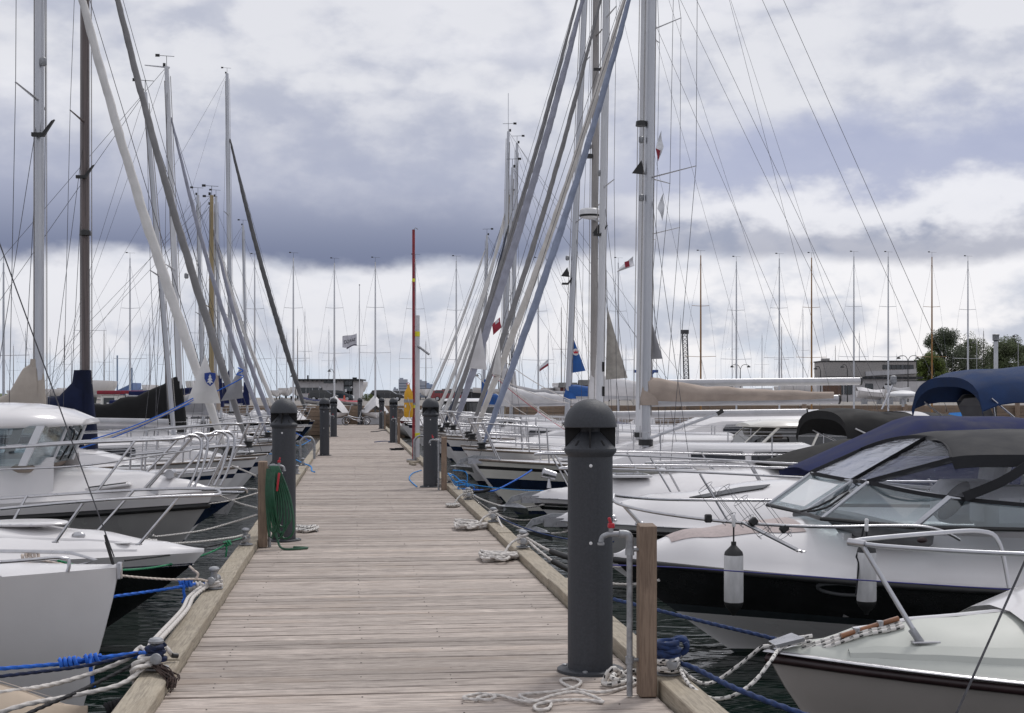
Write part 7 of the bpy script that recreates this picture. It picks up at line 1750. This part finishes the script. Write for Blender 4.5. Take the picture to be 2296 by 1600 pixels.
# doubled white line between the two left cleats
for k, dx_ in enumerate((-.016, .014)): rope([c0 + Vector((dx_ - .02, .02, .09)), c0 + Vector((dx_ - .05, .4, .07)), c1.lerp(c0, .4) + Vector((dx_ - .07, 0, .02)), c1 + Vector((dx_ - .10, -.5, .01)), c1 + Vector((-.06 + dx_, -.08, .02)), c1 + Vector((0, .03 - .06 * k, .03))], .0135, ROPEW, ['white doubled line joining the two nearest left cleats, outer strand', 'white doubled line joining the two nearest left cleats, inner strand'][k])
rope(knot_pts(c1 + Vector((-.12, -.06, .02)), .026, 4, Vector((1, .3, 0)), .10), .0135, ROPEW, 'white splice knot at the second left cleat', 'rope_knot')
wraps(c1, .0115, ROPEW, 'white rope turns at the foot of the second left cleat', 3, .05, .015, .05)
rope([c1 + Vector((.03, .05, .02)), c1 + Vector((-.12, .02, .03)), Q(428, 1312, 9.6), Q(350, 1325, 9.3), Q(200, 1345, 8.9), Q(0, 1367, 8.4), Q(-100, 1376, 8.1)], .0105, ROPEB, 'straight bright blue line crossing the grey-white bow')
rope(knot_pts(Q(416, 1308, 9.55), .024, 4, Vector((1, .1, .1)), .08), .0105, ROPEB, 'blue bowline knot beside the second left cleat', 'rope_knot')
rope([Q(412, 1312, 9.5), Q(412, 1330, 9.5), Q(414, 1342, 9.5), Q(408, 1352, 9.48)], .0105, ROPEB, 'blue rope tail hanging over the water', 'rope_tail')
rope([c1 + Vector((-.02, .02, .04)), Q(440, 1299, 9.6), Q(380, 1300, 9.4), Q(270, 1291, 9.0), Q(170, 1272, 8.7), Q(90, 1256, 8.55)], .008, ROPEC, 'cream line from the second left cleat to the grey-white bow rail')
rope([Q(440, 1298, 9.6), Q(444, 1288, 9.6), Q(432, 1277, 9.6), Q(424, 1270, 9.6)], .009, ROPEC, 'cream rope tail sticking up behind the second left cleat', 'rope_tail')
rope(knot_pts(Q(68, 1250, 8.5), .025, 4, Vector((1, 0, .3)), .09), .010, ROPEC, 'cream rope knot on the grey-white bow rail', 'rope_knot')
rope([Q(0, 1272, 8.3), Q(25, 1258, 8.4), Q(60, 1262, 8.45), Q(30, 1272, 8.4)], .008, ROPEC, 'loose cream line on the grey-white foredeck', 'rope_tail')
# green line, flecked lines to the third cleat
rope([c2 + Vector((-.02, 0, .06)), Q(520, 1215, 12.4), Q(470, 1240, 12.1), Q(400, 1262, 11.6), Q(330, 1275, 10.9), Q(262, 1279, 10.2), Q(200, 1275, 9.7), Q(130, 1258, 9.3)], .0085, ROPEGN, 'green mooring line sagging from the third left cleat past the black hull')
rope(knot_pts(Q(510, 1219, 12.3), .02, 3, Vector((1, .2, .3)), .06), .0085, ROPEGN, 'green knot near the third left cleat', 'rope_knot')
rope([Q(508, 1220, 12.3), Q(508, 1235, 12.28), Q(506, 1250, 12.28)], .0085, ROPEGN, 'green rope tail hanging below its knot', 'rope_tail')
rope([c2 + Vector((-.02, .02, .09)), Q(520, 1206, 12.5), Q(440, 1216, 12.0), Q(365, 1220, 11.7), Q(340, 1219, 11.6)], .009, FLK2, 'flecked white line from the third left cleat to the black-hulled daycruiser', strands=0)
heap(Q(335, 1218, 11.62), .07, 14, 3, .008, FLK2, 'flecked rope bunched on the daycruiser foredeck cleat', .04, strands=0)
rope([c2 + Vector((-.02, .0, .07)), Q(540, 1210, 12.5), Q(460, 1228, 12.0), Q(380, 1245, 11.4), Q(280, 1258, 10.4)], .007, ROPEK, 'thin black line below the flecked one on the left')
rope([Q(575, 1155, 13.6), Q(520, 1172, 13.2), Q(450, 1191, 12.8), Q(350, 1204, 12.4), Q(345, 1200, 12.4)], .009, FLK2, 'flecked white line from the hose post to the second daycruiser side', strands=0)
rope([Q(577, 1140, 13.8), Q(540, 1130, 14.0), Q(500, 1115, 14.2), Q(470, 1100, 14.3), Q(380, 1088, 14.2)], .009, FLK2, 'flecked white line from the hose post to the pilothouse bow', strands=0)
rope([Q(577, 1098, 15.5), Q(540, 1096, 15.8), Q(500, 1095, 16.2), Q(470, 1092, 16.6)], .010, FLK2, 'flecked line running level to the navy bow', strands=0)
rope([Q(580, 1105, 15.5), Q(520, 1122, 15.2), Q(470, 1130, 15.0)], .007, ROPEW, 'thin white line to the stem of the navy boat')
rope([Q(575, 1068, 17.5), Q(545, 1055, 18.0), Q(520, 1045, 18.8)], .013, ROPEG, 'thick grey line to the grey-hulled sailboat')
wraps(c2, .009, ROPEG, 'grey rope turns on the third left cleat', 3, .035, .02, .09)
heap((-.48, 15.0, .012), .16, 34, 21, .013, FLK, 'black and white flecked rope heap beside the left lamp bollard', .05, strands=0)
heap((-.72, 16.3, .012), .07, 12, 22, .009, FLK2, 'small pale rope coil right behind the left bollard', .03, strands=0)
c5 = cleats[4]
rope([c5 + Vector((.02, 0, .04)), c5 + Vector((.16, -.3, .0)), c5 + Vector((.2, -.9, -.06)), c5 + Vector((.26, -1.2, -.06))], .014, ROPELB, 'light blue rope end lying over the left timber by the hoop', 'rope_tail')
rope([c5 + Vector((0, 0, .05)), Q(640, 1022, 31), Q(600, 1018, 31), Q(560, 1012, 30)], .011, ROPELB, 'light blue line from the hoop cleat to the boats on the left')
rope([Q(700, 985, 42), Q(670, 1000, 40), Q(645, 985, 39), Q(600, 968, 38)], .012, ROPELB, 'light blue line beyond the second left bollard')
rope([Q(695, 990, 41), Q(650, 965, 42), Q(610, 958, 43)], .012, ROPEB, 'royal blue line beyond the second left bollard')

# ------------------------------------------------------------------ mooring lines, right
wraps(c3, .015, ROPEND, 'dark blue rope piled on the cleat behind the foreground post', 6, .052, .05, .16)
rope(knot_pts(c3 + Vector((.07, .03, .13)), .034, 3, Vector((.3, 1, .1)), .06), .014, ROPEND, 'dark blue rope loop standing above the cleat', 'rope_knot')
wraps(c3 + Vector((0, -.02, 0)), .012, FLK, 'black-flecked white rope wound under the dark blue turns', 4, .058, .02, .085)
rope([c3 + Vector((.04, -.02, .06)), Q(1560, 1500, 6.7), Q(1640, 1540, 6.35), Q(1740, 1580, 6.05), Q(1860, 1622, 5.8)], .0135, ROPEND, 'thick dark blue line sagging to the lower right')
rope([Q(1376, 1344, 8.6), Q(1480, 1370, 8.2), Q(1600, 1400, 7.8), Q(1740, 1434, 7.4), Q(1850, 1470, 7.1)], .0115, ROPEND, 'dark blue line crossing behind the runabout bow')
tipw = ra.w(.06, 0, .775)
rope([c3 + Vector((.05, -.03, .04)), Q(1545, 1535, 6.55), Q(1590, 1565, 6.4), Q(1640, 1562, 6.35), Q(1690, 1530, 6.4), Q(1730, 1480, 6.5), tipw + Vector((-.02, -.05, .02)), ra.w(.10, -.05, .822), ra.w(.20, -.05, on_deck(ra, .2, -.05, rac, 1.9).z + .02)], .0095, FLK, 'flecked white line looping from the cleat to the runabout bow, near strand', strands=0)
rope([c3 + Vector((.05, .02, .04)), Q(1560, 1528, 6.75), Q(1600, 1530, 6.8), Q(1660, 1490, 6.8), Q(1710, 1450, 6.75), tipw + Vector((-.03, .03, .02)), ra.w(.10, .02, .828), ra.w(.22, .0, on_deck(ra, .22, 0, rac, 1.9).z + .02)], .0095, FLK, 'flecked white line looping from the cleat to the runabout bow, far strand', strands=0)
FL3 = ['flecked line on the runabout foredeck, nearest of the three to the pier camera', 'flecked line on the runabout foredeck, middle of the three', 'flecked line on the runabout foredeck, far one of the three']
for k, dy_ in enumerate((-.11, -.085, -.06)):
    rope([ra.w(x, dy_ * q, on_deck(ra, x, dy_, rac, 1.9).z + .013) for x, q in ((.16, .5), (.28, .8), (.42, 1), (.56, 1), (.63, .9))], .010, FLK, FL3[k], 'deck_line', strands=0, group='flecked lines on the runabout')
# loose line on the near deck
dk = lambda px, py, z=.011: PZ(px, py, z)
rope([dk(1475, 1505), dk(1440, 1527), dk(1390, 1545), dk(1345, 1553), dk(1300, 1548), dk(1268, 1536), dk(1258, 1525), dk(1285, 1522), dk(1303, 1530), dk(1285, 1543, .02), dk(1240, 1552), dk(1190, 1556), dk(1165, 1560), dk(1185, 1570, .02), dk(1210, 1572), dk(1235, 1578), dk(1228, 1590), dk(1205, 1592), dk(1200, 1583), dk(1230, 1574, .02), dk(1290, 1570), dk(1330, 1572), dk(1352, 1575), dk(1330, 1562, .02), dk(1290, 1552, .022), dk(1240, 1560, .022), dk(1195, 1574, .022), dk(1150, 1568), dk(1120, 1560), dk(1085, 1561), dk(1070, 1567), dk(1095, 1570), dk(1110, 1562, .02), dk(1080, 1556), dk(1045, 1562), dk(1042, 1567), dk(1070, 1570)], .0085, ROPEW, 'loose thin white line snaking over the planks before the nearest bollard', 'loose_line')
rope([dk(1475, 1497, .03), dk(1450, 1503, .014), dk(1410, 1507, .014), dk(1385, 1510, .014), dk(1372, 1520, .02), dk(1390, 1527, .016), dk(1405, 1520, .03), dk(1392, 1512, .05), dk(1378, 1500, .09), dk(1366, 1505, .08), dk(1356, 1525, .03), dk(1352, 1532, .014), dk(1372, 1535, .014), dk(1400, 1530, .016), dk(1415, 1522, .014), dk(1425, 1528, .014)], .0135, FLK, 'flecked white rope bight lying beside the nearest bollard flange', 'rope_bight', strands=0)
r7, r8, r9, r10 = cleats[7], cleats[8], cleats[9], cleats[10]
heap((1.24, r7.y - .35, .014), .20, 40, 31, .014, ROPEW, 'heap of white rope on the deck at the second right cleat', .07)
heap((1.24, r8.y - .1, .014), .20, 46, 32, .015, ROPEW, 'coiled white rope pancake on the deck at the third right cleat', .08)
heap((1.26, r9.y - .4, .012), .14, 22, 33, .010, FLK2, 'small flecked rope coil on the deck at the fourth right cleat', .05, strands=0)
heap((1.33, r10.y + .1, .012), .13, 22, 34, .012, ROPEG, 'grey rope coil at the base of the second right bollard', .08)
wraps(r7, .012, ROPEW, 'white rope turns on the second right cleat', 4, .042, .03, .12); wraps(r8, .012, ROPEW, 'white rope turns on the third right cleat', 4, .042, .03, .12); wraps(r9, .012, FLK2, 'flecked rope wound round the fourth right cleat', 6, .058, .03, .12); wraps(r10, .012, ROPEG, 'grey rope wound round the cleat at the second post', 6, .055, .03, .12)
for q in range(3):
    a = [r7, r8, r9][q]; rope([a + Vector((-.02, -.02, .09)), a + Vector((-.12, -.08, .04)), a + Vector((-.2, -.2, -.05))], .012, [ROPEW, ROPEW, FLK2][q], ['white rope leading from the second right cleat to its heap', 'white rope leading from the third right cleat to its coil', 'flecked rope leading from the fourth right cleat to its coil'][q], 'rope_lead')
def chafe(a, e, lb): return tag(MB().tube(sag(a, e, .01, 5), .026, 10).build('chafe_sleeve', RUB), lb, 'sleeve', 'black chafe sleeves on the lines')
la_, lb2 = r7 + Vector((.04, -.03, .06)), rb.w(.35, -.1, .62)
rope(sag(la_, rb.w(.3, -.25, .60), .16), .012, ROPEW, 'white line from the second right cleat to the black cruiser, near one'); rope(sag(la_ + Vector((0, .05, .02)), rb.w(.3, .25, .66), .10), .012, ROPEW, 'white line from the second right cleat to the black cruiser, far one')
s1 = sag(la_, rb.w(.3, -.25, .60), .16); chafe(s1[2], s1[5], 'black chafe sleeve on the near white line'); s2 = sag(la_ + Vector((0, .05, .02)), rb.w(.3, .25, .66), .10); chafe(s2[2], s2[6], 'black chafe sleeve on the far white line')
rope([Q(1373, 1268, 9.0), Q(1500, 1272, 9.3), Q(1700, 1285, 9.3), Q(1940, 1302, 9.2), Q(2300, 1325, 9.0)], .0042, mat('rope_violet_blue', (.05, .05, .22), .8), 'thin violet-blue cord stretched along the black topsides', strands=0)
rope(sag(r8 + Vector((.03, 0, .08)), rc1.w(.2, -.1, .62), .12), .011, ROPEW, 'white line from the third right cleat to the navy-tented cruiser'); rope(sag(r8 + Vector((.03, .03, .06)), Q(1376, 1215, 13.0), .08), .008, ROPEND, 'thin dark blue line behind the nearest bollard')
rope(sag(r8 + Vector((.04, -.03, .05)), r7 + Vector((.03, .03, .06)), .10), .011, ROPEW, 'white line slung between the second and third right cleats')
rope(sag(r9 + Vector((.04, 0, .07)), rc2.w(.15, -.1, .66), .10), .012, FLK2, 'flecked line from the fourth right cleat to the searchlight cruiser, upper one', strands=0); rope(sag(r9 + Vector((.04, -.03, .05)), rc2.w(.2, .1, .5), .16), .011, ROPEG, 'grey line from the fourth right cleat to the searchlight cruiser, lower one')
rope(sag(r10 + Vector((.03, 0, .07)), r9 + Vector((0, .04, .07)), .12), .010, ROPEG, 'grey line between the two cleats near the second right post')
# bright blue tangle at the navy-striped sailboat
tg = MB(); r6 = random.Random(4)
for i in range(6):
    a = Q(1005 + 5 * i, 1062 + 7 * i, 20.6); e = Q(1045 + 4 * i, 1085 + 5 * i, 21.0); rope_mb([a, a.lerp(e, .3) + Vector((r6.uniform(-.1, .1), r6.uniform(-.2, .2), r6.uniform(-.06, .08))), a.lerp(e, .7) + Vector((r6.uniform(-.1, .1), 0, r6.uniform(-.08, .08))), e], .009, 0, n=6, mb=tg)
tag(tg.build('rope_tangle', ROPELB), 'tangle of light blue ropes by the second right timber post', 'rope')
rope([Q(1040, 1098, 20.8), Q(1085, 1100, 21.0), Q(1110, 1100, 21.2), Q(1160, 1075, 21.8), Q(1192, 1055, 22.4)], .014, ROPEB, 'royal blue spiral line rising to the navy-striped sailboat')
rope([Q(1015, 1055, 20.8), Q(1045, 1060, 20.8), Q(1047, 1088, 20.8)], .007, ROPELB, 'thin light blue cord hanging at the sailboat bow', strands=0)
rope(sag(Q(1020, 1080, 20.8), Q(1275, 1100, 19.5), .05), .006, ROPELB, 'thin light blue cord stretched along the sailboat hull', strands=0)
rope(sag(Q(1040, 1100, 20.8), Q(1098, 1098, 21), .03), .022, ROPEK, 'black sleeve on the royal blue line', 'chafe_sleeve', 'sleeve', 0, 'black chafe sleeves on the lines')
rope([dk(965 - 30, 1092), dk(918, 1075), dk(925, 1062), dk(945, 1055)], .009, ROPELB, 'light blue cord trailing left of the second right bollard', 'loose_line', strands=0)
rope([dk(840, 992), dk(860, 990), dk(885, 991), dk(905, 992)], .018, ROPEND, 'dark blue line lying across the far deck', 'loose_line', strands=0); rope([dk(832, 969), dk(846, 968), dk(860, 966), dk(880, 968)], .022, ROPEK, 'black ridged line lying across the far deck', 'loose_line', strands=0)
heap((1.18, 38.0, .012), .22, 20, 41, .014, ROPEK, 'dark rope heap on the deck beyond the rescue post', .06, strands=0)
